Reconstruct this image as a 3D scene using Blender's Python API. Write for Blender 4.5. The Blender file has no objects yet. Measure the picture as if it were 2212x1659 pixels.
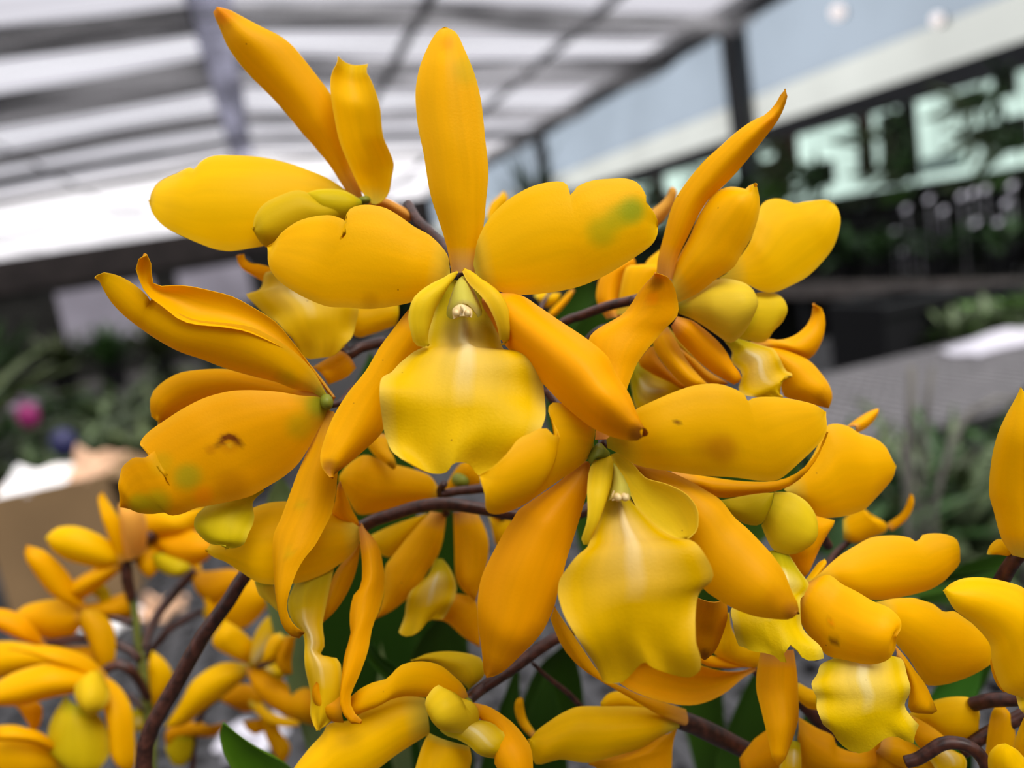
# Yellow orchids in a greenhouse.  World: X across the house, Y along it, Z up, metres.
import bpy, math, random
import numpy as np
from mathutils import Matrix, Vector

S = bpy.context.scene
COL = S.collection
random.seed(7)
RNG = np.random.default_rng(11)

# ------------------------------------------------------------------ camera, sky, exposure
EYE = 1.40
cam_data = bpy.data.cameras.new('camera')
cam = bpy.data.objects.new('camera', cam_data)
COL.objects.link(cam)
cam_data.sensor_width = 36.0
cam_data.lens = 28.0
cam_data.clip_start = 0.01
cam_data.clip_end = 200.0
cam.matrix_world = Matrix((( 0.94325118, 0.20460441, -0.26156118, 0.0),
                           (-0.28800903, 0.11194209, -0.95106244, 0.0),
                           (-0.16531187, 0.97242275,  0.16451742, EYE),
                           (0, 0, 0, 1)))
cam_data.dof.use_dof = True
cam_data.dof.focus_distance = 0.170
cam_data.dof.aperture_fstop = 7.4
S.camera = cam

world = bpy.data.worlds.new('overcast_sky')
S.world = world
world.use_nodes = True
bg = world.node_tree.nodes['Background']
bg.inputs['Color'].default_value = (0.97, 0.97, 1.0, 1)
bg.inputs['Strength'].default_value = 1.62

sun_data = bpy.data.lights.new('hazy_sun', 'SUN')
sun_data.energy = 3.4
sun_data.angle = math.radians(35)
sun_data.color = (1.0, 0.97, 0.92)
sun = bpy.data.objects.new('hazy_sun', sun_data)
COL.objects.link(sun)
sun.rotation_euler = Vector((-0.25, 0.50, -0.85)).to_track_quat('-Z', 'Y').to_euler()

S.view_settings.view_transform = 'Standard'
S.view_settings.look = 'None'
S.view_settings.exposure = 0.0
S.view_settings.gamma = 1.0
S.view_settings.use_curve_mapping = False
S.cycles.use_denoising = True
S.cycles.max_bounces = 10
S.cycles.transparent_max_bounces = 24

# ------------------------------------------------------------------ materials
def mat(name, color, rough=0.6, spec=0.3, noise=0.0, scale=20.0, metal=0.0):
    m = bpy.data.materials.new(name); m.use_nodes = True
    nt = m.node_tree; p = nt.nodes['Principled BSDF']
    p.inputs['Roughness'].default_value = rough
    p.inputs['Specular IOR Level'].default_value = spec
    p.inputs['Metallic'].default_value = metal
    if noise > 0:
        tc = nt.nodes.new('ShaderNodeTexCoord'); n = nt.nodes.new('ShaderNodeTexNoise')
        n.inputs['Scale'].default_value = scale; n.inputs['Detail'].default_value = 4
        r = nt.nodes.new('ShaderNodeValToRGB')
        r.color_ramp.elements[0].position = 0.35; r.color_ramp.elements[1].position = 0.68
        r.color_ramp.elements[0].color = (*[c * (1 - noise) for c in color], 1)
        r.color_ramp.elements[1].color = (*[min(1, c * (1 + noise)) for c in color], 1)
        nt.links.new(tc.outputs['Object'], n.inputs['Vector'])
        nt.links.new(n.outputs['Fac'], r.inputs['Fac'])
        nt.links.new(r.outputs['Color'], p.inputs['Base Color'])
    else:
        p.inputs['Base Color'].default_value = (*color, 1)
    return m

def film(name, tint, body=0.25, streak=0.0, sx=(1, 1, 1), seed=0.0):
    """hazy plastic sheet: lets tinted daylight through, scatters a little"""
    m = bpy.data.materials.new(name); m.use_nodes = True
    nt = m.node_tree; nt.nodes.clear(); L = nt.links.new
    out = nt.nodes.new('ShaderNodeOutputMaterial')
    tr = nt.nodes.new('ShaderNodeBsdfTransparent'); tl = nt.nodes.new('ShaderNodeBsdfTranslucent')
    mix = nt.nodes.new('ShaderNodeMixShader'); mix.inputs[0].default_value = body
    tc = nt.nodes.new('ShaderNodeTexCoord'); mp = nt.nodes.new('ShaderNodeMapping')
    mp.inputs['Scale'].default_value = sx; mp.inputs['Location'].default_value = (seed, seed, 0)
    n = nt.nodes.new('ShaderNodeTexNoise'); n.inputs['Scale'].default_value = 1.0; n.inputs['Detail'].default_value = 3
    r = nt.nodes.new('ShaderNodeValToRGB')
    r.color_ramp.elements[0].position = 0.36; r.color_ramp.elements[1].position = 0.62
    r.color_ramp.elements[0].color = (*[c * (1 - streak) for c in tint], 1)
    r.color_ramp.elements[1].color = (*[min(1, c * (1 + 0.25 * streak)) for c in tint], 1)
    L(tc.outputs['Object'], mp.inputs['Vector']); L(mp.outputs['Vector'], n.inputs['Vector'])
    L(n.outputs['Fac'], r.inputs['Fac'])
    L(r.outputs['Color'], tr.inputs['Color']); L(r.outputs['Color'], tl.inputs['Color'])
    L(tr.outputs[0], mix.inputs[1]); L(tl.outputs[0], mix.inputs[2]); L(mix.outputs[0], out.inputs['Surface'])
    return m

def petal_mat(name, base, mid, tip, edge, stripe=None, transl=0.45, rough=0.42, bumps=0.10, veins=0.05, b_end=0.16, spec=0.07):
    """colours run along the petal (attribute 'flow': x along, y across -1..1); attribute 'stain' adds spots"""
    m = bpy.data.materials.new(name); m.use_nodes = True
    nt = m.node_tree; N = nt.nodes.new; L = nt.links.new
    p = nt.nodes['Principled BSDF']; out = nt.nodes['Material Output']
    at = N('ShaderNodeAttribute'); at.attribute_name = 'flow'
    sep = N('ShaderNodeSeparateXYZ'); L(at.outputs['Vector'], sep.inputs[0])
    ramp = N('ShaderNodeValToRGB'); cr = ramp.color_ramp
    cr.elements[0].position = 0.0; cr.elements[0].color = (*base, 1)
    cr.elements[1].position = b_end; cr.elements[1].color = (*mid, 1)
    e = cr.elements.new(0.86); e.color = (*mid, 1)
    e = cr.elements.new(1.0); e.color = (*tip, 1)
    L(sep.outputs['X'], ramp.inputs['Fac'])
    ab = N('ShaderNodeMath'); ab.operation = 'ABSOLUTE'; L(sep.outputs['Y'], ab.inputs[0])
    er = N('ShaderNodeMapRange'); er.inputs['From Min'].default_value = 0.80; er.inputs['From Max'].default_value = 1.0
    er.inputs['To Max'].default_value = 0.55; L(ab.outputs[0], er.inputs['Value'])
    m1 = N('ShaderNodeMix'); m1.data_type = 'RGBA'; L(er.outputs[0], m1.inputs['Factor'])
    L(ramp.outputs['Color'], m1.inputs[6]); m1.inputs[7].default_value = (*edge, 1)
    last = m1.outputs[2]
    if stripe:
        f = N('ShaderNodeMapRange'); f.inputs['From Min'].default_value = 0.72; f.inputs['From Max'].default_value = 0.0
        f.inputs['To Max'].default_value = 0.75; L(ab.outputs[0], f.inputs['Value'])
        g = N('ShaderNodeMapRange'); g.inputs['From Min'].default_value = 0.74; g.inputs['From Max'].default_value = 0.42
        L(sep.outputs['X'], g.inputs['Value'])
        h = N('ShaderNodeMapRange'); h.inputs['From Min'].default_value = 0.20; h.inputs['From Max'].default_value = 0.34
        L(sep.outputs['X'], h.inputs['Value'])
        k = N('ShaderNodeMath'); k.operation = 'MULTIPLY'; L(f.outputs[0], k.inputs[0]); L(g.outputs[0], k.inputs[1])
        k2 = N('ShaderNodeMath'); k2.operation = 'MULTIPLY'; L(k.outputs[0], k2.inputs[0]); L(h.outputs[0], k2.inputs[1])
        m2 = N('ShaderNodeMix'); m2.data_type = 'RGBA'; L(k2.outputs[0], m2.inputs['Factor'])
        L(last, m2.inputs[6]); m2.inputs[7].default_value = (*stripe, 1); last = m2.outputs[2]
        f2 = N('ShaderNodeMapRange'); f2.inputs['From Min'].default_value = 0.16; f2.inputs['From Max'].default_value = 0.06
        f2.inputs['To Max'].default_value = 0.8; L(ab.outputs[0], f2.inputs['Value'])
        k3 = N('ShaderNodeMath'); k3.operation = 'MULTIPLY'; L(f2.outputs[0], k3.inputs[0]); L(g.outputs[0], k3.inputs[1])
        k4 = N('ShaderNodeMath'); k4.operation = 'MULTIPLY'; L(k3.outputs[0], k4.inputs[0]); L(h.outputs[0], k4.inputs[1])
        m4 = N('ShaderNodeMix'); m4.data_type = 'RGBA'; L(k4.outputs[0], m4.inputs['Factor'])
        L(last, m4.inputs[6]); m4.inputs[7].default_value = (min(1, stripe[0] * 1.06), min(1, stripe[1] * 1.12), stripe[2] * 1.6, 1); last = m4.outputs[2]
    # lengthwise veins and blotches
    info = N('ShaderNodeObjectInfo')
    cmb = N('ShaderNodeCombineXYZ')
    sx = N('ShaderNodeMath'); sx.operation = 'MULTIPLY'; sx.inputs[1].default_value = 1.3; L(sep.outputs['X'], sx.inputs[0])
    sy = N('ShaderNodeMath'); sy.operation = 'MULTIPLY'; sy.inputs[1].default_value = 2.6; L(sep.outputs['Y'], sy.inputs[0])
    sz = N('ShaderNodeMath'); sz.operation = 'MULTIPLY'; sz.inputs[1].default_value = 40.0; L(info.outputs['Random'], sz.inputs[0])
    L(sx.outputs[0], cmb.inputs[0]); L(sy.outputs[0], cmb.inputs[1]); L(sz.outputs[0], cmb.inputs[2])
    nv = N('ShaderNodeTexNoise'); nv.inputs['Scale'].default_value = 1.6; nv.inputs['Detail'].default_value = 5
    L(cmb.outputs[0], nv.inputs['Vector'])
    vr = N('ShaderNodeMapRange'); vr.inputs['From Min'].default_value = 0.3; vr.inputs['From Max'].default_value = 0.7
    vr.inputs['To Min'].default_value = 1 - veins; vr.inputs['To Max'].default_value = 1.0 + veins * 0.6
    L(nv.outputs['Fac'], vr.inputs['Value'])
    hsv = N('ShaderNodeHueSaturation'); L(last, hsv.inputs['Color']); L(vr.outputs[0], hsv.inputs['Value'])
    hr = N('ShaderNodeMapRange'); hr.inputs['To Min'].default_value = 0.4925; hr.inputs['To Max'].default_value = 0.5075
    L(info.outputs['Random'], hr.inputs['Value']); L(hr.outputs[0], hsv.inputs['Hue'])
    sa = N('ShaderNodeAttribute'); sa.attribute_name = 'stain'
    m3 = N('ShaderNodeMix'); m3.data_type = 'RGBA'; L(sa.outputs['Alpha'], m3.inputs['Factor'])
    L(hsv.outputs['Color'], m3.inputs[6]); L(sa.outputs['Color'], m3.inputs[7])
    colr = m3.outputs[2]
    # a few pin-prick specks
    tc = N('ShaderNodeTexCoord')
    vo = N('ShaderNodeTexVoronoi'); vo.inputs['Scale'].default_value = 125; L(tc.outputs['Object'], vo.inputs['Vector'])
    sp = N('ShaderNodeMapRange'); sp.inputs['From Min'].default_value = 0.030; sp.inputs['From Max'].default_value = 0.016
    sp.inputs['To Max'].default_value = 0.7; L(vo.outputs['Distance'], sp.inputs['Value'])
    m6 = N('ShaderNodeMix'); m6.data_type = 'RGBA'; L(sp.outputs[0], m6.inputs['Factor'])
    L(colr, m6.inputs[6]); m6.inputs[7].default_value = (.22, .07, .008, 1); colr = m6.outputs[2]
    # fine cells of the petal skin
    nb = N('ShaderNodeTexNoise'); nb.inputs['Scale'].default_value = 1900; nb.inputs['Detail'].default_value = 2
    L(tc.outputs['Object'], nb.inputs['Vector'])
    bp = N('ShaderNodeBump'); bp.inputs['Strength'].default_value = bumps; bp.inputs['Distance'].default_value = 0.0004
    L(nb.outputs['Fac'], bp.inputs['Height'])
    L(colr, p.inputs['Base Color']); L(bp.outputs[0], p.inputs['Normal'])
    p.inputs['Roughness'].default_value = rough; p.inputs['Specular IOR Level'].default_value = spec
    tl = N('ShaderNodeBsdfTranslucent'); L(colr, tl.inputs['Color'])
    mx = N('ShaderNodeMixShader'); mx.inputs[0].default_value = transl
    L(p.outputs[0], mx.inputs[1]); L(tl.outputs[0], mx.inputs[2]); L(mx.outputs[0], out.inputs['Surface'])
    return m

OR, YE = (0.89, 0.455, 0.0), (0.90, 0.53, 0.0)
LE, GR = (0.84, 0.62, 0.030), (0.42, 0.44, 0.03)
M = {
 'sepal': petal_mat('orange_yellow_sepal', (0.72, 0.36, 0.08), OR, (0.66, 0.27, 0.0), (0.84, 0.50, 0.01)),
 'gold': petal_mat('golden_sepal', (0.66, 0.40, 0.14), (0.89, 0.51, 0.0), (0.86, 0.52, 0.01), (0.90, 0.58, 0.02), b_end=.10),
 'lipshade': petal_mat('shaded_yellow_lip', (0.44, 0.36, 0.006), (0.70, 0.44, 0.0), (0.72, 0.46, 0.004), (0.76, 0.54, 0.06), stripe=(0.76, 0.58, 0.20), bumps=0.2, veins=0.06, b_end=0.40),  # darker copy of the lip for a lower flower, its shade in the colour
 'goldshade': petal_mat('shaded_golden_petal', (0.52, 0.42, 0.02), (0.80, 0.415, 0.0), (0.80, 0.45, 0.0), (0.84, 0.50, 0.02)),  # petal copy, more orange, with the lower flowers' shade put into it
 'ambershade': petal_mat('shaded_amber_sepal', (0.62, 0.30, 0.03), (0.78, 0.375, 0.0), (0.60, 0.25, 0.0), (0.80, 0.42, 0.005)),  # sepal copy darkened in its colour where lower flowers get less sun
 'sepald': petal_mat('deep_orange_sepal', (0.70, 0.36, 0.01), (0.74, 0.35, 0.0), (0.55, 0.20, 0.0), (0.78, 0.42, 0.005)),
 'petal': petal_mat('yellow_petal', (0.70, 0.55, 0.06), YE, (0.80, 0.51, 0.0), (0.84, 0.56, 0.03)),
 'peach': petal_mat('peach_sepal', (0.8, 0.44, 0.08), (0.83, 0.44, 0.07), (0.80, 0.36, 0.04), (0.85, 0.5, 0.14)),
 'lip': petal_mat('lemon_lip', (0.44, 0.38, 0.006), (0.79, 0.535, 0.001), (0.80, 0.56, 0.008), (0.80, 0.64, 0.12), stripe=(0.80, 0.66, 0.24), bumps=0.2, veins=0.06, b_end=0.42),
 'lobe': petal_mat('lemon_side_lobe', (0.62, 0.46, 0.01), (0.80, 0.57, 0.012), (0.80, 0.58, 0.02), (0.84, 0.64, 0.07)),
 'liplem': petal_mat('yellow_lip', (0.52, 0.42, 0.01), (0.77, 0.51, 0.004), (0.78, 0.53, 0.01), (0.80, 0.60, 0.06), stripe=(0.80, 0.64, 0.22), b_end=0.3),
 'lipg': petal_mat('greenish_lip', (0.44, 0.40, 0.01), (0.68, 0.50, 0.006), (0.72, 0.53, 0.01), (0.76, 0.57, 0.05)),
 'lippale': petal_mat('pale_lip_lobe', (0.46, 0.40, 0.02), (0.78, 0.56, 0.03), (0.80, 0.58, 0.05), (0.82, 0.63, 0.12)),
 'column': petal_mat('green_column', (0.44, 0.44, 0.03), (0.62, 0.52, 0.08), (0.66, 0.50, 0.16), (0.42, 0.44, 0.02), veins=0.03),
 'leaf': petal_mat('fresh_leaf', (0.08, 0.18, 0.012), (0.10, 0.23, 0.010), (0.09, 0.21, 0.010), (0.18, 0.32, 0.03), transl=0.25, rough=0.35),
 'leafd': petal_mat('dark_leaf', (0.02, 0.05, 0.008), (0.024, 0.062, 0.006), (0.03, 0.07, 0.01), (0.04, 0.09, 0.012), transl=0.2, rough=0.4),
 'leafg': petal_mat('mid_leaf', (0.03, 0.10, 0.012), (0.035, 0.12, 0.012), (0.04, 0.13, 0.012), (0.05, 0.15, 0.02), transl=0.22, rough=0.4),
 'leafp': petal_mat('pale_leaf', (0.12, 0.17, 0.05), (0.15, 0.20, 0.075), (0.16, 0.22, 0.08), (0.2, 0.26, 0.1), transl=0.2, rough=0.3),
 'anther': mat('cream_anther', (0.60, 0.44, 0.20), 0.4, 0.35, 0.06, 900),
 'green': mat('green_column_foot', (0.17, 0.19, 0.015), 0.45, 0.2, 0.2, 300),
 'stem': mat('purple_brown_stalk', (0.050, 0.016, 0.010), 0.42, 0.40, 0.55, 520),
 'stemg': mat('green_stalk', (0.13, 0.15, 0.03), 0.45, 0.35, 0.3, 260),
}
STAIN = {'g': (.40, .40, .008), 'G': (.25, .36, .015), 'b': (.50, .17, .003), 'B': (.26, .075, .008),
         'R': (.17, .035, .004), 'o': (.92, .27, .002), 'y': (.72, .42, .01)}

# ------------------------------------------------------------------ object helpers
def tag(o, label=None, cat=None, group=None, kind=None):
    if label: o['label'] = label
    if cat: o['category'] = cat
    if group: o['group'] = group
    if kind: o['kind'] = kind
    return o

def empty(name, loc, label, cat, group=None):
    o = bpy.data.objects.new(name, None); COL.objects.link(o)
    o.location = loc; o.empty_display_size = 0.01
    return tag(o, label, cat, group)

def mesh_obj(name, V, Fc, m, parent=None, origin=(0, 0, 0), smooth=True):
    me = bpy.data.meshes.new(name)
    V = np.asarray(V, float) - np.asarray(origin, float)
    me.from_pydata(V.tolist(), [], [tuple(f) for f in Fc])
    if smooth: me.polygons.foreach_set('use_smooth', np.ones(len(me.polygons), bool))
    me.materials.append(m)
    me.update()
    o = bpy.data.objects.new(name, me); COL.objects.link(o)
    if parent is not None: o.parent = parent
    else: o.location = origin
    return o

def spline(P, n):
    """Catmull-Rom through the points, n+1 samples evenly along its length"""
    P = np.asarray(P, float)
    if len(P) == 2: P = np.array([P[0], P.mean(0), P[1]])
    Q = np.vstack([2 * P[0] - P[1], P, 2 * P[-1] - P[-2]])
    t = np.linspace(0, 1, 9)[:-1][:, None]; out = []
    for i in range(1, len(Q) - 2):
        a, b, c, d = Q[i - 1], Q[i], Q[i + 1], Q[i + 2]
        ln = np.linalg.norm(c - b)
        m1 = (c - a); m2 = (d - b)                     # tangents limited to the segment's length: no overshoot
        m1 = m1 / (np.linalg.norm(m1) + 1e-9) * ln * .9; m2 = m2 / (np.linalg.norm(m2) + 1e-9) * ln * .9
        out.append((2*t**3-3*t**2+1)*b + (t**3-2*t**2+t)*m1 + (-2*t**3+3*t**2)*c + (t**3-t**2)*m2)
    out = np.vstack(out + [P[-1:]])
    s = np.r_[0, np.cumsum(np.linalg.norm(np.diff(out, axis=0), axis=1))]
    q = np.linspace(0, s[-1], n + 1)
    return np.stack([np.interp(q, s, out[:, k]) for k in range(out.shape[1])], 1)

def smooth(a, b, x):
    t = np.clip((x - a) / (b - a), 0, 1); return t * t * (3 - 2 * t)

def blade(name, Lp, Rp, m, parent, origin, bulge=2.0, size=150, keel=0.0, ridge=0.0, ruf=0.0, nr=3.0, st=(), thick=0.32, coarse=1.0, end=None, ke=5.0, dome=0, dens=1.0):
    """one petal, sepal, lip or leaf: a thin curved solid lofted between its two edges (mm, relative to the eye)"""
    n = int(np.clip(size / (5.5 * coarse), 12, 76) * dens); mth = int(np.clip(size / (11 * coarse), 8, 34) * dens)
    A, B = spline(Lp, n), spline(Rp, n)
    u = np.linspace(0, 1, n + 1)[:, None]; w = np.linspace(-1, 1, mth + 1)[None, :]
    w = np.sin(w * math.pi / 2) * .35 + w * .65
    G = A[:, None, :] * ((1 - w) / 2)[..., None] + B[:, None, :] * ((1 + w) / 2)[..., None]
    if end is not None:                                   # a shaped far edge (Coons patch)
        E0 = np.asarray(end, float)
        if np.linalg.norm(E0[0] - A[-1]) > np.linalg.norm(E0[-1] - A[-1]): E0 = E0[::-1]
        Q = spline(np.vstack([A[-1], E0, B[-1]]), 160)
        Ew = np.stack([np.interp((w[0] + 1) / 2, np.linspace(0, 1, 161), Q[:, c_]) for c_ in range(3)], 1)
        G = G + (u ** ke)[..., None] * (Ew - G[-1])[None]
    def normals(G):
        du = np.gradient(G, axis=0); dw = np.gradient(G, axis=1)
        Nn = np.cross(dw, du); ln = np.linalg.norm(Nn, axis=2, keepdims=True)
        Nn = Nn / np.maximum(ln, 1e-9)
        for r in (0, -1):
            if ln[r].mean() < 0.15 * ln.mean(): Nn[r] = Nn[1 if r == 0 else -2]
        return Nn
    Nm = normals(G); avg = Nm.mean((0, 1)); avg /= np.linalg.norm(avg)
    if avg @ G.mean((0, 1)) > 0: avg = -avg; flip = -1.0
    else: flip = 1.0
    Nm = Nm * flip
    N0 = Nm * .5 + avg * .5; N0 /= np.linalg.norm(N0, axis=2, keepdims=True)
    wid = np.linalg.norm(A - B, axis=1)[:, None]; wid = np.minimum(1, wid / (wid.max() * .8))
    p = 2.0 - keel
    if dome:                                              # an even dome that a notch in the edge does not fold
        P0 = (A[0] + B[0]) / 2; ax = (A[-1] + B[-1]) / 2 - P0; ln_ = np.linalg.norm(ax); ax /= ln_
        cx = np.cross(avg, ax); cx /= np.linalg.norm(cx)
        X = ((G - P0) @ ax) / ln_; Y = (G - P0) @ cx
        xs = np.linspace(0, 1, 15); lo, hi = [], []
        for x_ in xs:
            sel = np.abs(X - x_) < .09; lo.append(Y[sel].min() if sel.any() else 0); hi.append(Y[sel].max() if sel.any() else 0)
        yc = np.interp(X, xs, (np.array(lo) + hi) / 2); hw = np.interp(X, xs, np.maximum((np.array(hi) - lo) / 2, 1e-3))
        H = bulge * np.minimum(1, hw / (max(np.array(hi) - lo) * .4)) * (1 - np.clip(np.abs(Y - yc) / hw, 0, 1.0) ** p) * smooth(0, .1, u) * (1 - smooth(.9, 1, u))
    else:
        H = bulge * wid * (1 - np.abs(w) ** p)
    if ridge: H = H + ridge * np.exp(-(w / .13) ** 2) * (1 - smooth(.45, .75, u)) * smooth(.02, .15, u)
    if ruf:
        H = H + ruf * np.abs(w) ** 1.6 * np.sin(6.283 * nr * u + np.sign(w) * .9) * smooth(.30, .6, u)
        H = H + .5 * ruf * smooth(.78, 1., u) * np.cos(w * 7.0)
    ph = RNG.uniform(0, 6.28, 4); am = .0022 * size * .6
    H = H + am * (np.sin(4.1 * u + 2.2 * w + ph[0]) * .5 + np.sin(7.3 * u - 3.1 * w + ph[1]) * .35 + .22 * np.sin(13 * u + ph[2]) * np.abs(w)) * smooth(0, .2, u)
    G = G + N0 * H[..., None]
    # faint waviness of the very edge
    Nf = normals(G) * flip
    th = thick * (.35 + .65 * (1 - np.abs(w) ** 4)) * np.ones_like(u)
    Bk = G - Nf * th[..., None]
    k = (n + 1) * (mth + 1)
    V = np.vstack([G.reshape(-1, 3), Bk.reshape(-1, 3)])
    idx = np.arange(k).reshape(n + 1, mth + 1)
    a, b, c, d = idx[:-1, :-1].ravel(), idx[:-1, 1:].ravel(), idx[1:, 1:].ravel(), idx[1:, :-1].ravel()
    q = np.stack([a, b, c, d], 1)
    if flip < 0: q = q[:, ::-1]
    f = [q, (q + k)[:, ::-1]]
    ring = np.r_[idx[0, :], idx[1:, -1], idx[-1, :-1][::-1], idx[1:-1, 0][::-1]]
    nx = np.roll(ring, -1)
    # the rim has its own vertices, so the faces shade evenly right up to a crisp edge
    m_ = len(ring); V = np.vstack([V, V[ring], V[ring + k]])
    i0 = 2 * k + np.arange(m_); i1 = np.roll(i0, -1)
    r = np.stack([i1, i0, i0 + m_, i1 + m_], 1)
    if flip < 0: r = r[:, ::-1]
    f.append(r); src = np.r_[np.arange(k), np.arange(k), ring, ring]
    V = V * .001; V[:, 2] += EYE
    o = mesh_obj(name, V, np.vstack(f).tolist(), m, parent, origin)
    flow = np.zeros((k, 3)); flow[:, 0] = np.repeat(u.ravel(), mth + 1); flow[:, 1] = np.tile(w.ravel(), n + 1)
    flow = flow[src]
    o.data.attributes.new('flow', 'FLOAT_VECTOR', 'POINT').data.foreach_set('vector', flow.ravel())
    c = np.zeros((len(V), 4))
    if st:
        P = (V - np.array([0, 0, EYE])) * 1000
        P = P / np.linalg.norm(P, axis=1, keepdims=True) * 172
        for x, y, z, rad, code, al in st:
            q0 = np.array([x, y, z]); s0 = 172 / np.linalg.norm(q0)
            dd = np.linalg.norm(P - q0 * s0, axis=1) / (rad * s0)
            wt = al * (1 - smooth(.25, 1.0, dd))
            c[:, :3] = np.where(c[:, 3:4] + wt[:, None] > 1e-6, (c[:, :3] * c[:, 3:4] * (1 - wt[:, None]) + np.array(STAIN[code]) * wt[:, None]) / np.maximum(c[:, 3:4] * (1 - wt[:, None]) + wt[:, None], 1e-6), c[:, :3])
            c[:, 3] = c[:, 3] * (1 - wt) + wt
    o.data.attributes.new('stain', 'FLOAT_COLOR', 'POINT').data.foreach_set('color', c.ravel())
    return o

def tube(name, pts, m, parent, origin, sides=12, scale=.001, lift=True):
    """round stalk through x, y, z, radius"""
    pts = np.asarray(pts, float); n = max(8, 6 * len(pts))
    C = spline(pts, n); X, rad = C[:, :3] * scale, C[:, 3] * scale
    if lift: X = X + np.array([0, 0, EYE])
    T = np.gradient(X, axis=0); T /= np.linalg.norm(T, axis=1, keepdims=True) + 1e-12
    ref = np.array([0.3, 0.9, 0.2]); V = []; F_ = []
    for i in range(n + 1):
        a = np.cross(T[i], ref); a /= np.linalg.norm(a); b = np.cross(T[i], a)
        ang = np.arange(sides) * 2 * math.pi / sides
        V.append(X[i] + rad[i] * (np.cos(ang)[:, None] * a + np.sin(ang)[:, None] * b))
    V = np.vstack(V + [X[:1], X[-1:]])
    for i in range(n):
        for j in range(sides):
            k = (j + 1) % sides
            F_.append((i * sides + j, (i + 1) * sides + j, (i + 1) * sides + k, i * sides + k))
    a, b = len(V) - 2, len(V) - 1
    for j in range(sides):
        k = (j + 1) % sides
        F_.append((a, j, k)); F_.append((b, n * sides + k, n * sides + j))
    return mesh_obj(name, V, F_, m, parent, origin)

def ball(name, c, r, m, parent=None, origin=(0, 0, 0), nu=12, nv=8):
    V = [(0, 0, 1)]; F_ = []
    for i in range(1, nv):
        t = math.pi * i / nv
        V += [(math.sin(t) * math.cos(2 * math.pi * j / nu), math.sin(t) * math.sin(2 * math.pi * j / nu), math.cos(t)) for j in range(nu)]
    V.append((0, 0, -1)); e = len(V) - 1
    for j in range(nu):
        k = (j + 1) % nu
        F_.append((0, 1 + j, 1 + k)); F_.append((e, e - nu + k, e - nu + j))
        for i in range(nv - 2):
            F_.append((1 + i * nu + j, 1 + (i + 1) * nu + j, 1 + (i + 1) * nu + k, 1 + i * nu + k))
    V = np.array(V) * np.array(r) + np.array(c)
    return mesh_obj(name, V, F_, m, parent, origin)

class MB:
    """collects boxes and prisms into one mesh"""
    def __init__(self): self.V = []; self.F = []
    def box(self, x0, x1, y0, y1, z0, z1):
        n = len(self.V)
        self.V += [(x, y, z) for x in (x0, x1) for y in (y0, y1) for z in (z0, z1)]
        self.F += [tuple(n + i for i in f) for f in ((0, 1, 3, 2), (4, 6, 7, 5), (0, 4, 5, 1), (2, 3, 7, 6), (0, 2, 6, 4), (1, 5, 7, 3))]
        return self
    def quadslab(self, P, t):
        """four corners, thickened downward by t"""
        n = len(self.V); P = [tuple(p) for p in P]
        self.V += P + [(p[0], p[1], p[2] - t) for p in P]
        self.F += [tuple(n + i for i in f) for f in ((0, 1, 2, 3), (7, 6, 5, 4), (0, 4, 5, 1), (1, 5, 6, 2), (2, 6, 7, 3), (3, 7, 4, 0))]
        return self
    def lathe(self, c, prof, n=20):
        b = len(self.V)
        for r, z in prof:
            self.V += [(c[0] + r * math.cos(6.28318 * j / n), c[1] + r * math.sin(6.28318 * j / n), c[2] + z) for j in range(n)]
        for i in range(len(prof) - 1):
            for j in range(n):
                k = (j + 1) % n
                self.F.append((b + i * n + j, b + i * n + k, b + (i + 1) * n + k, b + (i + 1) * n + j))
        return self
    def leafblade(self, base, d, up, ln, wd, bend=.3, k=5):
        """a pointed, arching leaf with thickness"""
        base = np.array(base, float); d = np.array(d, float); d /= np.linalg.norm(d)
        s = np.cross(d, up); s /= np.linalg.norm(s) + 1e-9; nrm = np.cross(s, d)
        n = len(self.V)
        for i in range(k + 1):
            t = i / k; c = base + d * ln * t - nrm * ln * bend * t * t
            w = wd * (math.sin(math.pi * min(.98, t * .86 + .12)) ** .8)
            h = wd * .12
            self.V += [tuple(c - s * w + nrm * h * 1.6), tuple(c), tuple(c + s * w + nrm * h * 1.6), tuple(c - nrm * h)]
        for i in range(k):
            a, b = n + 4 * i, n + 4 * (i + 1)
            self.F += [(a, a + 1, b + 1, b), (a + 1, a + 2, b + 2, b + 1), (a + 3, a, b, b + 3), (a + 2, a + 3, b + 3, b + 2)]
        self.F += [(n, n + 3, n + 2, n + 1), (b, b + 1, b + 2, b + 3)]
        return self
    def build(self, name, m, parent=None, origin=(0, 0, 0), smooth=False):
        return mesh_obj(name, self.V, self.F, m, parent, origin, smooth)

def struct(o): o['kind'] = 'structure'; return o
def abs_(p): return (p[0], p[1], p[2] + EYE)          # heights below are given from the eye

# ------------------------------------------------------------------ the greenhouse
XR, XL, YE_, ZE, ZR = 4.5, -8.0, 21.5, 1.75, 2.20
m_floor = mat('dark_wet_gravel', (0.055, 0.052, 0.050), 0.8, 0.3, 0.5, 30)
m_steel = mat('dark_grey_steel', (0.022, 0.024, 0.027), 0.5, 0.4, 0.2, 6)
m_beam = mat('brown_black_beam', (0.020, 0.016, 0.015), 0.7, 0.2, 0.3, 4)
m_dark = mat('dark_shade_cloth', (0.020, 0.020, 0.018), 0.9, 0.1, 0.4, 5)
m_roof = film('milky_roof_sheet', (0.66, 0.655, 0.675), 0.12, 0.10, (0.35, 3.0, 1))
m_gable = film('clear_gable_sheet', (0.90, 0.885, 0.89), 0.08, 0.05, (1, 1, 1))
m_cloth2 = film('grey_shade_net_left', (0.50, 0.495, 0.49), 0.12, 0.55, (0.75, 2.8, 1), 3.0)
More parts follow.
